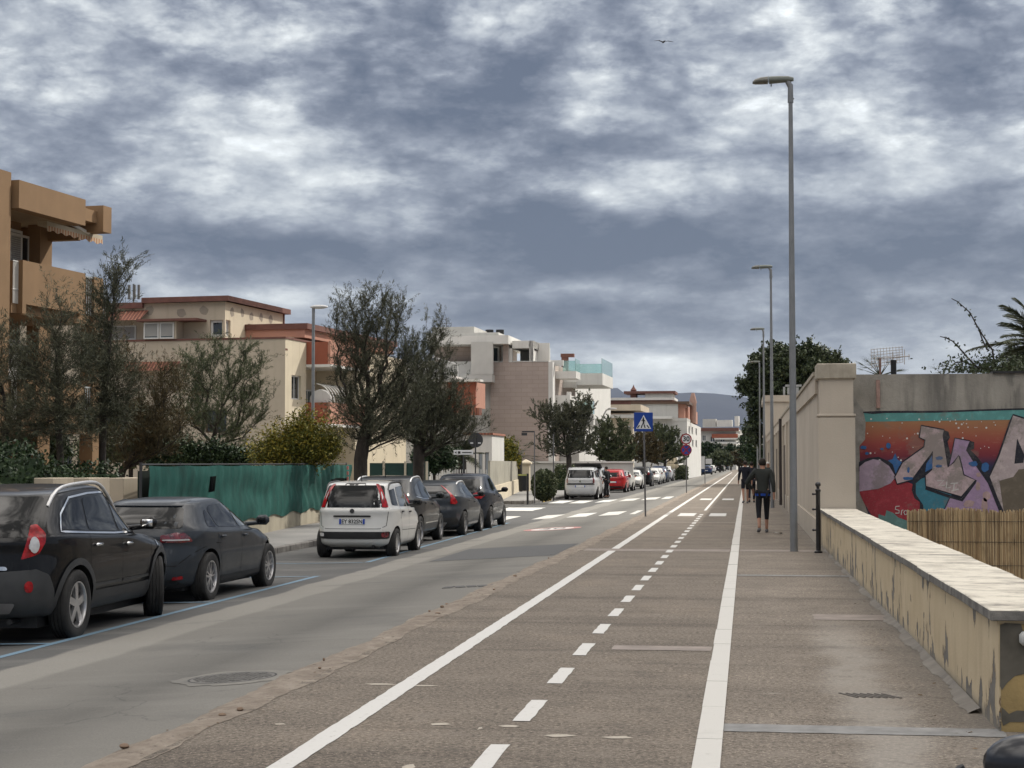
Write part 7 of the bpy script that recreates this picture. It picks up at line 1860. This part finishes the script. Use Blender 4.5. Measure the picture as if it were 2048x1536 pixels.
for k, (px, py, rx, ry, Y, mt, lab) in enumerate(((1420, 890, 24, 26, 330, M_hedge, 'dark round tree below the distant flats, left one'), (1440, 905, 22, 22, 320, M_tamg, 'olive tree below the distant flats'), (1462, 895, 18, 24, 380, M_hedge, 'dark tree right of the distant flats'),
        (1478, 905, 16, 22, 340, M_tamb, 'brownish tree where the street ends'), (1502, 880, 20, 34, 210, M_hedge, 'tall dark tree behind the far lamps, left of the wall'), (1512, 905, 14, 26, 160, M_hedge, 'dark narrow tree against the beige corner building'), (1398, 915, 18, 14, 300, M_hedge, 'low dark tree above the teal van'))):
    tree('street_tree', lab, (px, 950), Y, [(px, 932, 0)], [(px, py + (12 if px < 1490 else 0), rx, ry * (.62 if px < 1490 else 1)), (px - rx * .4, py + ry * .3 + 8, rx * .7, ry * .5), (px + rx * .4, py + ry * .3 + 8, rx * .7, ry * .5)], 30 + k, 170, 4, 16, ln=.0016 * Y, wd=.0007 * Y, mat=mt, group=GB, rad=.2, feather=False, twl=1.0)
tree('leafy_tree', 'large dark broadleaf tree overhanging the long beige wall', (1600, 950), 136, [(1598, 860, 0), (1590, 790, 0)], [(1595, 735, 75, 48), (1545, 745, 50, 50), (1640, 730, 55, 34), (1520, 800, 34, 40), (1492, 778, 26, 18), (1570, 800, 60, 40), (1680, 725, 16, 14), (1520, 850, 22, 50)], 41, 560, 5, 16, ln=.30, wd=.17, mat=M_broad, rad=.4, feather=False, twl=.9, z0=-.3)
tree('yellow_bush', 'yellow-green bushy shrub rising above the green net', (600, 940), 50, [(600, 925, 0)], [(610, 880, 42, 24), (560, 902, 48, 24), (650, 898, 34, 24), (600, 912, 84, 22), (528, 912, 28, 18), (632, 856, 9, 16), (598, 850, 9, 20), (613, 845, 7, 16), (548, 872, 12, 16), (668, 868, 12, 18), (575, 866, 9, 16)], 43, 260, 4, 18, ln=.12, wd=.04, mat=M_yell, rad=.08, feather=False, cat='shrub', twl=.75, up=.9)
tree('dark_shrub', 'dark evergreen shrub with yellowish lights left of the picket fence', (870, 950), 70, [(868, 930, 0)], [(865, 905, 30, 24), (890, 915, 26, 18), (850, 920, 24, 16)], 45, 160, 5, 18, ln=.14, wd=.08, mat=M_hedge, rad=.06, feather=False, cat='shrub', twl=.3)
tree('autumn_shrub', 'orange-yellow autumn shrub beside the small palm', (1012, 945), 104, [(1012, 930, 0)], [(1010, 900, 22, 24), (1002, 922, 24, 14), (988, 890, 10, 18), (1025, 915, 14, 18)], 47, 150, 5, 16, ln=.18, wd=.09, mat=M_yell, rad=.06, feather=False, cat='shrub', twl=.35)
tree('garden_tree', 'dark garden tree filling the gap below the ochre balconies', (60, 960), 47, [(60, 900, 0)], [(60, 850, 60, 60), (20, 880, 60, 50), (100, 890, 50, 40)], 61, 320, 5, 14, ln=.12, wd=.06, mat=M_hedge, group=None, rad=.08, feather=False, twl=.4)
tree('garden_tree', 'dark olive garden tree behind the crooked trunk, in front of the cream side wall', (262, 960), 56, [(262, 905, 0)], [(265, 850, 50, 50), (300, 895, 60, 34), (215, 890, 45, 40), (180, 905, 40, 26)], 63, 340, 5, 14, ln=.13, wd=.06, mat=M_tamg, group=None, rad=.08, feather=False, twl=.4)
tree('garden_tree', 'low dark shrubbery behind the left half of the green net', (390, 945), 52, [(390, 925, 0)], [(360, 905, 50, 22), (430, 910, 50, 18), (480, 915, 40, 16), (320, 912, 30, 16)], 65, 300, 5, 14, ln=.12, wd=.055, mat=M_hedge, group=None, rad=.06, feather=False, cat='shrub', twl=.35)
def hedge(name, label, boxes, mat, n, ln, wd, seed=1, rnd_=False):
    rs = np.random.RandomState(seed); root = empty(name, (0, 0, 0)); tag(root, label, 'hedge'); C = []
    m = MB()
    for (x0, x1, y0, y1, z0, z1) in boxes:
        if rnd_:
            c = np.array([(x0 + x1) / 2, (y0 + y1) / 2, (z0 + z1) / 2]); R3 = np.array([x1 - x0, y1 - y0, z1 - z0]) / 2
            d = rs.normal(size=(n, 3)); d = np.sign(d) * np.abs(d) ** .7; d /= np.linalg.norm(d, axis=1, keepdims=True); C.append(c + d * R3 * rs.uniform(.8, 1.03, (n, 1))); m.ball(tuple(c), tuple(R3 * .85), 14, 8)
        else:
            p = rs.uniform(0, 1, (n, 3)); f = rs.randint(0, 5, n)
            p[f == 0, 2] = 1; p[f == 1, 0] = 1; p[f == 2, 1] = 0; p[f == 3, 0] = 0; p[f == 4, 1] = 1
            q = np.array([x0, y0, z0]) + p * np.array([x1 - x0, y1 - y0, z1 - z0]) + rs.normal(size=(n, 3)) * .07
            q[:, 2] += .10 * np.sin(q[:, 1] * 2.3) * (p[:, 2] > .5); C.append(q); m.b2(x0 + .1, x1 - .1, y0 + .1, y1 - .1, z0, z1 - .1)
    m.build('branches', M_hedge, root)
    C = np.concatenate(C); V, F = leaf_quads(C, rs.normal(size=C.shape) + np.array([0, 0, .4]), ln, wd, rs); npmesh('foliage', V, F, mat, root)
a, b = AX(-80, 905, -12.4), AX(101, 905, -12.4)
hedge('hedge', 'glossy dark green clipped hedge above the near black car', [(-13.6, -12.4, a.y, b.y, WALK, a.z * .5 + b.z * .5)], M_hedge, 9000, .085, .055, 3)
a, b = AX(104, 932, -14), AX(200, 932, -14)
hedge('hedge', 'low dark hedge between the slender tree trunks at left', [(-15, -14, a.y, b.y + 1.5, WALK, 1.5)], M_hedge, 5000, .09, .055, 4)
p = G(1086, 1003, WALK); zt_ = AY(1086, 938, p.y).z
hedge('round_bush', 'rounded upright green-brown bush on the far pavement corner', [(p.x - .62, p.x + .62, p.y - .2, p.y + 1.2, WALK, zt_)], M_tamg, 5000, .14, .07, 5, True)
a, b = AY(1112, 935, 112), AY(1150, 935, 112)
hedge('hedge', 'bright green hedge behind the silver people carrier', [(a.x, b.x + 1.5, 112, 113.2, WALK, a.z)], M_tamg, 3000, .16, .10, 6)
a, b = AY(1352, 940, 186), AY(1372, 940, 186)
hedge('hedge', 'grey-green planter hedge at the foot of the closed parasol', [(a.x, b.x, 186, 190, WALK, 1.2)], M_tamg, 2500, .2, .12, 7)
# palms
def palm(name, label, c, n, L_, wd, seed, trunkz, droop=.5, fan=False, cat='palm', rl=.05):
    rs = np.random.RandomState(seed); root = empty(name, (0, 0, 0)); tag(root, label, cat); c = np.array(c); m = MB(); V = []; F = []; nn_ = 0; CC = []; DD = []; LL = []
    for k in range(n):
        a = rs.uniform(0, 2 * math.pi); e = rs.uniform(-.25, 1.25); l = L_ * rs.uniform(.8, 1.15)
        d = np.array([math.cos(a) * math.cos(e), math.sin(a) * math.cos(e), math.sin(e)]); pts = []
        for t in np.linspace(0, 1, 13): pts.append(c + d * l * t + np.array([0, 0, -droop * l * t * t * (1 if not fan else .3)]))
        m.tube(pts, [rl * .4 * (1 - .8 * t) for t in np.linspace(0, 1, 13)], 4)
        side = np.cross(d, [0, 0, 1]); side /= np.linalg.norm(side) + 1e-6
        if fan:
            for q in range(16):
                an = (q / 15 - .5) * 2.6; dd = d * math.cos(an) + side * math.sin(an); dd[2] -= .15; CC.append(pts[-1] + dd * l * .28); DD.append(dd); LL.append(l * .6)
        else:
            for q in range(60):
                t = .12 + .88 * q / 60; i = min(11, int(t * 12)); pt = np.array(pts[i]) * (1 - (t * 12 - i)) + np.array(pts[i + 1]) * (t * 12 - i)
                ax = np.array(pts[i + 1]) - np.array(pts[i]); ax /= np.linalg.norm(ax)
                for sg in (-1, 1):
                    dd = side * sg * .75 + ax * .65 + np.array([0, 0, .12 - .45 * t]) + rs.normal(size=3) * .06; dd /= np.linalg.norm(dd); ll = wd * math.sin(math.pi * min(.95, t * .9 + .12)) ** .6
                    CC.append(pt + dd * ll / 2); DD.append(dd); LL.append(ll)
    CC, DD, LL = np.array(CC), np.array(DD), np.array(LL)[:, None]
    S_ = np.cross(DD, rs.normal(size=DD.shape)); S_ /= np.linalg.norm(S_, axis=1, keepdims=True)
    w_ = .022 * L_ / 3; V = np.stack([CC - DD * LL / 2 - S_ * w_, CC - DD * LL / 2 + S_ * w_, CC + DD * LL * .5 + S_ * w_ * .15, CC + DD * LL * .5 - S_ * w_ * .15], axis=1).reshape(-1, 3)
    npmesh('fronds', V, np.arange(len(V)).reshape(-1, 4), M_palm, root)
    m.build('frond_stalks', M_palm, root)
    m = MB(); m.tube([(c[0], c[1], trunkz), (c[0], c[1], c[2] - .2), (c[0], c[1], c[2])], [.22, .20, .12], 10); m.build('trunk', M_bark, root, smooth=60)
p = AY(2095, 700, 46); palm('palm_tree', 'palm with arching feather fronds at the right edge above the mural wall', tuple(p), 34, 2.1, .55, 3, -.3, .35)
p = AY(1886, 752, 60); palm('fan_palm', 'small fan palm poking above the mural wall, right of the aerial', tuple(p), 14, .5, .3, 5, -.3, .3, True)
p = AY(1760, 752, 50); palm('yucca', 'spiky light green plant showing above the mural wall under the aerial', tuple(p), 16, .55, .3, 6, -.3, .1, True, 'plant')
p = AY(1038, 912, 106); palm('fan_palm', 'small dark palm beside the orange-yellow shrub', tuple(p), 22, 1.0, .4, 7, WALK, .3, True)
p = AY(925, 915, 84); palm('fan_palm', 'spiky palm leaning out behind the white pickets', tuple(p), 24, 1.3, .5, 8, WALK, .3)
# climbing shrub with long shoots
rs = np.random.RandomState(4); Yb = 43.0
cl = empty('bougainvillea', (0, 0, 0)); tag(cl, 'leggy climbing shrub with two long bare shoots above the mural wall', 'shrub')
shoots = [[(1990, 735), (1985, 700), (1965, 670), (1953, 650), (1940, 625), (1915, 603), (1903, 597)], [(1960, 740), (1935, 715), (1918, 695), (1905, 682), (1890, 675), (1880, 673)], [(1975, 700), (1965, 680), (1958, 660)], [(1945, 730), (1925, 723), (1908, 726)]]
m = MB(); CC = []
for sh in shoots:
    P3 = [AY(x, y, Yb) for x, y in sh]; m.tube(P3, [.022 * (1 - .8 * k / len(P3)) + .003 for k in range(len(P3))], 5)
    for a, b in list(zip(P3, P3[1:]))[:-1]:
        for q in range(9): CC.append(np.array(a.lerp(b, rs.rand())) + rs.normal(size=3) * .03)
for q in range(700): c = AY(1950 + rs.normal() * 38, 745 - abs(rs.normal()) * 16, Yb + rs.normal() * .4); CC.append(np.array(c))
for q in range(900): c = AY(2010 + rs.uniform(-45, 60), 748 - abs(rs.normal()) * 20, Yb + rs.normal() * .5); CC.append(np.array(c))
p = AY(1985, 745, Yb); m.tube([(p.x, Yb, -.3), (p.x, Yb, p.z)], .05, 6); m.build('stems', M_bark, cl)
CC = np.array(CC); V, F = leaf_quads(CC, rs.normal(size=CC.shape), .09, .055, rs); npmesh('leaves', V, F, M_broad, cl)
# aerial and dark flue above the mural wall
an = empty('grid_aerial', tuple(AY(1762, 745, 40))); p0 = Vector(an.location); tag(an, 'rusty white grid television aerial above the mural wall', 'aerial')
def rel(px, py): return AY(px, py, 40) - p0
M_aer = pm('aerial_metal', (.42, .38, .35), .6, .2, 20)
m = MB(); m.tube([rel(1763, 900), rel(1760, 716)], .025, 6); m.build('mast', pm('rusty_mast', (.20, .12, .10)), an)
m = MB()
for k in range(11): x = 1742 + k * 6.2; m.tube([rel(x, 698 - k * .6), rel(x + 2, 738 - k * 1.4)], .006, 4)
for k in range(7): m.tube([rel(1742, 699 + k * 6), rel(1806, 694 + k * 5)], .006, 4)
m.build('grid', M_aer, an)
m = MB(); m.tube([rel(1758, 717), rel(1820, 712)], .012, 5)
for x, h in ((1785, 20), (1796, 14), (1809, 30), (1818, 12)): m.tube([rel(x, 714 - h / 2), rel(x, 714 + h / 2)], .008, 4)
m.build('boom', M_aer, an)
p = AY(1787, 720, 39); m = MB(); m.tube([(p.x, p.y, 0), (p.x, p.y, p.z)], .065, 10); tag(m.build('flue', M_ink, smooth=50), 'black flue pipe above the mural wall beside the aerial', 'chimney')
# closed parasol
p = AY(1345, 948, 184); zt_ = AY(1345, 893, 184).z; pa = empty('parasol', (p.x, 184, WALK)); tag(pa, 'closed cream parasol behind the last pale off-roader', 'parasol')
m = MB(); vs = []; h = zt_ - WALK
for j, (t, rr) in enumerate(((1.0, .03), (.93, .22), (.75, .42), (.5, .62), (.38, .72), (.33, .45))):
    for k in range(16): a = 2 * math.pi * k / 16; q = rr * (1 if k % 2 else .7); vs.append((q * math.cos(a), q * math.sin(a), h * t))
m.add(vs, [(j * 16 + k, j * 16 + (k + 1) % 16, (j + 1) * 16 + (k + 1) % 16, (j + 1) * 16 + k) for j in range(5) for k in range(16)]); m.build('canopy', pm('cream_canvas', (.46, .40, .29), .9), pa, smooth=60)
m = MB(); m.tube([(0, 0, 0), (0, 0, h * .95)], .04, 8); m.build('pole', M_fwh, pa)
# ============================================================ PEOPLE
def skinned(name, nodes, mat, parent, sub=2):
    """nodes: (parent index, (x,y,z), radius or (rx, ry))"""
    me = bpy.data.meshes.new(name); me.from_pydata([n[1] for n in nodes], [(n[0], i) for i, n in enumerate(nodes) if n[0] >= 0], [])
    o = bpy.data.objects.new(name, me); COL.objects.link(o); md = o.modifiers.new('skin', 'SKIN'); md.use_smooth_shade = True
    if not me.skin_vertices:
        return o
    sv = me.skin_vertices[0].data
    for i, n in enumerate(nodes):
        r = n[2]; sv[i].radius = (r, r) if isinstance(r, (int, float)) else r; sv[i].use_root = (i == 0)
    s2 = o.modifiers.new('sub', 'SUBSURF'); s2.levels = sub; s2.render_levels = sub
    dg = bpy.context.evaluated_depsgraph_get(); m2 = bpy.data.meshes.new_from_object(o.evaluated_get(dg)); o.modifiers.clear(); o.data = m2; bpy.data.meshes.remove(me)
    m2.name = name; m2.materials.clear(); m2.materials.append(mat); m2.polygons.foreach_set('use_smooth', [True] * len(m2.polygons)); o.parent = parent; return o
M_skin2 = pm('skin', (.36, .20, .14), .6, .1, 8, .05, 60)
def fabric(n, c): return pm('cloth_' + n, c, .9, .18, 6, .4, 30)
def person(label, p, yaw, H=1.75, pose='walk', top=None, bottom=None, shorts=False, hair=(.02, .016, .013), band=None, shoe=(.05, .05, .055), cap=None, hood=False, lean=0.0, lift_l=0.0, elbow=0.0, coat=0.0):
    k = H / 1.75; root = empty('person', (p.x, p.y, p.z), yaw); tag(root, label, 'person')
    # local: +y is the way the person faces, x right
    st = {'walk': .20, 'stand': .0}[pose]
    J = dict(pel=(0, 0, .95), wai=(0, .01, 1.10), che=(0, .02 + lean, 1.32), nec=(0, .03 + lean * 1.4, 1.50), hd=(0, .06 + lean * 1.6, 1.60), tp=(0, .055 + lean * 1.7, 1.70))
    for sg, nm in ((-1, 'l'), (1, 'r')):
        f = sg * st
        J['hip' + nm] = (sg * .09, 0, .91); J['kn' + nm] = (sg * .10, f * .45 + .05, .50); J['an' + nm] = (sg * .10, f * 1.0 - .02, .09 + (.05 if f < 0 else 0)); J['to' + nm] = (sg * .11, f * 1.0 + .15, .035)
        J['he' + nm] = (sg * .10, f - .06, .05 + (.05 if f < 0 else 0))
        J['sh' + nm] = (sg * .185, .01 + lean, 1.42); e_ = elbow if sg < 0 else 0
        J['el' + nm] = (sg * (.235 + e_ * .6), -f * .5 + .0 + lean, 1.15); J['wr' + nm] = (sg * (.25 - e_ * .2), -f * .9 + .08 + e_ * .5 + lean, .92 + e_ * .45); J['ha' + nm] = (sg * (.25 - e_ * .3), -f * 1.0 + .10 + e_ * .6 + lean, .84 + e_ * .45)
    J = {a: (b[0] * k, b[1] * k, b[2] * k) for a, b in J.items()}
    def N(lst): # (parent name, name, radius)
        idx = {}; out = []
        for i, (pa_, nm, r) in enumerate(lst):
            q = J[nm] if isinstance(nm, str) else nm[1]; nmm = nm if isinstance(nm, str) else nm[0]
            idx[nmm] = i; out.append((idx[pa_] if pa_ else -1, q, tuple(x * k for x in r) if isinstance(r, tuple) else r * k))
        return out
    body = [(None, 'pel', (.125, .10)), ('pel', 'wai', (.115, .09)), ('wai', 'che', (.14, .10)), ('che', 'nec', .052), ('nec', 'hd', (.078, .092)), ('hd', 'tp', (.062, .075))]
    for q in 'lr':
        body += [('pel', 'hip' + q, .085), ('hip' + q, 'kn' + q, .055), ('kn' + q, 'an' + q, .036), ('an' + q, 'to' + q, .03), ('che', 'sh' + q, .055), ('sh' + q, 'el' + q, .04), ('el' + q, 'wr' + q, .028), ('wr' + q, 'ha' + q, (.034, .018))]
        h = J['ha' + q]; sg = -1 if q == 'l' else 1
        for fi in range(4): body.append(('ha' + q, ('f%s%d' % (q, fi), (h[0] + sg * .004, h[1] - .028 + .019 * fi, h[2] - .085 + .008 * abs(fi - 1.4))), .0085))
        body.append(('wr' + q, ('t' + q, (h[0] - sg * .02, h[1] + .045, h[2] + .005)), .010))
    skinned('body', N(body), M_skin2, root)
    tm = fabric(label[:14], top)
    t_ = [(None, 'wai', (.145, .115)), ('wai', 'che', (.175, .125)), ('che', ('col', (J['nec'][0], J['nec'][1] - .005, J['nec'][2] - .03 * k)), (.085, .075) if not hood else (.13, .11)), ('wai', ('hem', (0, J['pel'][1], J['pel'][2] - (.02 + coat) * k)), (.158 + coat * .1, .125))]
    for q in 'lr': t_ += [('che', 'sh' + q, .075), ('sh' + q, 'el' + q, .058), ('el' + q, ('cuf' + q, tuple(Vector(J['el' + q]).lerp(Vector(J['wr' + q]), .95))), .042)]
    skinned('jacket', N(t_), tm, root)
    bm_ = fabric(label[:12] + 'b', bottom); b_ = [(None, 'pel', (.14, .112))]
    for q in 'lr':
        b_ += [('pel', 'hip' + q, .098)]
        if shorts: b_ += [('hip' + q, ('thi' + q, tuple(Vector(J['hip' + q]).lerp(Vector(J['kn' + q]), .85))), .085)]
        else: b_ += [('hip' + q, 'kn' + q, .064), ('kn' + q, ('cal' + q, tuple(Vector(J['kn' + q]).lerp(Vector(J['an' + q]), .55 if shorts is None else .92))), .050)]
    skinned('trousers' if not shorts else 'shorts', N(b_), bm_, root)
    if band: m = MB(); m.lathe([(.0, -.035), (.178, -.035), (.182, .02), (.0, .02)], (0, J['pel'][1], J['pel'][2] - .055), n=20); m.v = [(x, J['pel'][1] + (y - J['pel'][1]) * .8, z) for x, y, z in m.v]; m.build('waistband', fabric('band', band), root, smooth=50)
    sm = fabric('shoe' + label[:6], shoe)
    for q in 'lr':
        o = skinned('shoe', [(-1, J['he' + q], .045 * k), (0, tuple(Vector(J['he' + q]).lerp(Vector(J['to' + q]), .55)), (.045 * k, .045 * k)), (1, J['to' + q], (.042 * k, .028 * k))], sm, root)
    m = MB(); hd = Vector(J['hd']); m.ball((hd.x, hd.y - .012, hd.z + .035), (.088 * k, .102 * k, .10 * k), 16, 10); m.v = [(x, y, z) if y < hd.y + .03 else (x * .9, min(y, hd.y + .065), max(z, hd.z + .055)) for x, y, z in m.v]
    m.build('hair' if not cap else 'cap', pm('hair_' + label[:8], cap or hair, .9, .3, 20, .8, 60), root, smooth=70)
    m = MB()
    for sg in (-1, 1): m.ball((sg * .08 * k, hd.y, hd.z - .0), (.012, .02, .032), 8, 6)
    m.ball((0, hd.y + .095 * k, hd.z - .005), (.014, .018, .022), 8, 6); m.build('ears_and_nose', M_skin2, root, smooth=60)
    m = MB()
    for sg in (-1, 1): m.ball((sg * .03 * k, hd.y + .083 * k, hd.z + .022), (.012, .008, .007), 8, 5)
    m.box((0, hd.y + .086 * k, hd.z - .042), (.045, .01, .008)); m.build('eyes_and_mouth', M_ink, root)
    return root
p = G(1526, 1066); person('walker in dark grey top, blue waistband and cropped black leggings, seen from behind', p, R_(4), 1.78, top=(.028, .032, .030), bottom=(.008, .009, .013), shorts=None, band=(.01, .05, .30), elbow=.22, shoe=(.12, .12, .13))
p = G(1491, 1007); person('walker in navy hooded jacket and shorts with bare calves, ahead of the grey top walker', p, R_(6), 1.76, top=(.008, .010, .020), bottom=(.010, .011, .018), shorts=True, hood=True, coat=.08, shoe=(.25, .22, .20))
p = Vector((G(1501, 1004).x + .05, G(1491, 1007).y + 1.6, 0)); person('curly dark haired walker half hidden behind the navy jacket walker', p, R_(2), 1.72, top=(.012, .012, .018), bottom=(.012, .013, .02), hair=(.012, .01, .009))
p = AY(1536, 930, 74); p.z = 0; person('person in a pale cap coming towards us beside the long wall', p, math.pi, 1.72, top=(.04, .05, .05), bottom=(.04, .045, .06), cap=(.55, .54, .52))
p = RD(1214, 996); person('person dressed in black standing in the road beside the silver cars', p, R_(60), 1.74, pose='stand', top=(.010, .011, .014), bottom=(.010, .011, .014))
p = RD(1207, 992); p.z -= .0; person('second person in black bending toward the open tailgate', p, R_(80), 1.66, pose='stand', top=(.014, .014, .018), bottom=(.010, .011, .014), lean=.10)
# ---- gull
p = AY(1327, 84, 70); gu = empty('gull', tuple(p), R_(20)); gu.scale = (.7, .7, .7); tag(gu, 'dark gull gliding high in the clouds', 'bird')
M_gull = pm('gull_feathers', (.07, .07, .075), .9, .2, 10)
m = MB(); m.lathe([(.0, -.28), (.035, -.2), (.06, -.02), (.045, .12), (.03, .19), (.0, .25)], axis='y', n=12); m.build('body', M_gull, gu, smooth=60)
for sg in (-1, 1):
    m = MB(); q = [(sg * .03, .08, .0), (sg * .28, .12, .10), (sg * .60, -.04, .03), (sg * .58, -.08, .03), (sg * .28, -.03, .09), (sg * .03, -.09, .0)]
    m.add(q + [(a, b, c - .012) for a, b, c in q], [(0, 1, 4, 5), (1, 2, 3, 4), (11, 10, 7, 6), (10, 9, 8, 7), (0, 6, 7, 1), (1, 7, 8, 2), (2, 8, 9, 3), (3, 9, 10, 4), (4, 10, 11, 5), (5, 11, 6, 0)]); m.build('wing', M_gull, gu)
m = MB(); m.add([(-.05, -.38, 0), (.05, -.38, 0), (.02, -.22, .01), (-.02, -.22, .01)], [(0, 1, 2, 3)]); m.build('tail', M_gull, gu)
# ---- motor scooter at the right bottom corner
Ys = 3.15
mp = AY(2060, 1527, Ys); M_sc = pm('scooter_black', (.010, .012, .018), .28, .2, 3, 0, spec=.4, coat=.25)
cx = mp.x + .27
sc = empty('scooter', (cx, Ys, 0)); tag(sc, 'black motor scooter in the bottom right corner, only its mirror and lever showing', 'scooter')
for sg, z_ in ((-1, mp.z), (1, mp.z)):
    m = MB(); m.ball((mp.x - cx if sg < 0 else -(mp.x - cx), 0, z_), (.082, .045, .052), 20, 14); mi = m.build('mirror', M_sc, sc, smooth=70)
    m = MB(); m.tube([((mp.x - cx) * -sg * .9 if sg > 0 else (mp.x - cx) * .95, -.01, z_ - .04), (sg * .17, 0, z_ - .18)], .008, 8); m.build('mirror_stalk', M_black, sc, smooth=50)
    m = MB(); m.tube([(sg * .06, .0, z_ - .20), (sg * .16, -.02, z_ - .19), (sg * .26, -.06, z_ - .185), (sg * .33, -.08, z_ - .185)], .017, 10); m.build('handlebar_grip', M_black, sc, smooth=50)
l_ = AY(1918, 1529, Ys + .02); lz = l_.z
m = MB(); m.tube([(l_.x - cx, .02, lz - .004), (-.30, .04, mp.z - .17), (-.14, .03, mp.z - .175)], [.009, .008, .010], 8); m.build('brake_lever', M_black, sc, smooth=50)
m = MB(); m.box((0, .05, mp.z - .20), (.22, .16, .16), bev=.05); m.box((0, .14, .62), (.42, .10, .62), bev=.04); m.build('front_shield', M_sc, sc, smooth=50)
m = MB(); m.box((0, -.55, .30), (.34, .75, .10), bev=.03); m.box((0, -1.05, .52), (.34, .75, .36), bev=.09); m.build('body', M_sc, sc, smooth=50)
m = MB(); m.box((0, -.98, .76), (.31, .78, .12), bev=.05); m.build('seat', M_black, sc, smooth=50)
m = MB(); m.tube([(0, .12, .75), (0, .34, .27)], .035, 8); m.build('fork', M_black, sc)
for y_ in (.36, -1.02):
    m = MB(); m.lathe([(.14, -.05), (.22, -.055), (.25, -.03), (.25, .03), (.22, .055), (.14, .05)], (0, y_, .25), 'x', 28, True); w_ = m.build('wheel', M_tyre, sc, smooth=50)
    m = MB(); m.lathe([(.0005, -.02), (.15, -.02), (.15, .02), (.0005, .02)], (0, y_, .25), 'x', 20); m.build('rim', M_alloyd, w_, smooth=40)

# ============================================================ AIR
m = MB(); m.b2(-8990, 8990, -290, 11990, -1.4, 480)
s = NT('thin_haze'); t_ = s.t; out = [n for n in t_.nodes if n.type == 'OUTPUT_MATERIAL'][0]
for l in list(out.inputs['Surface'].links): t_.links.remove(l)
t_.nodes.remove(s.b)
pv = t_.nodes.new('ShaderNodeVolumePrincipled'); pv.inputs['Color'].default_value = (.55, .68, .95, 1); pv.inputs['Density'].default_value = 2.0e-5
t_.links.new(pv.outputs[0], out.inputs['Volume'])
tag(m.build('haze', s.m), kind='stuff')
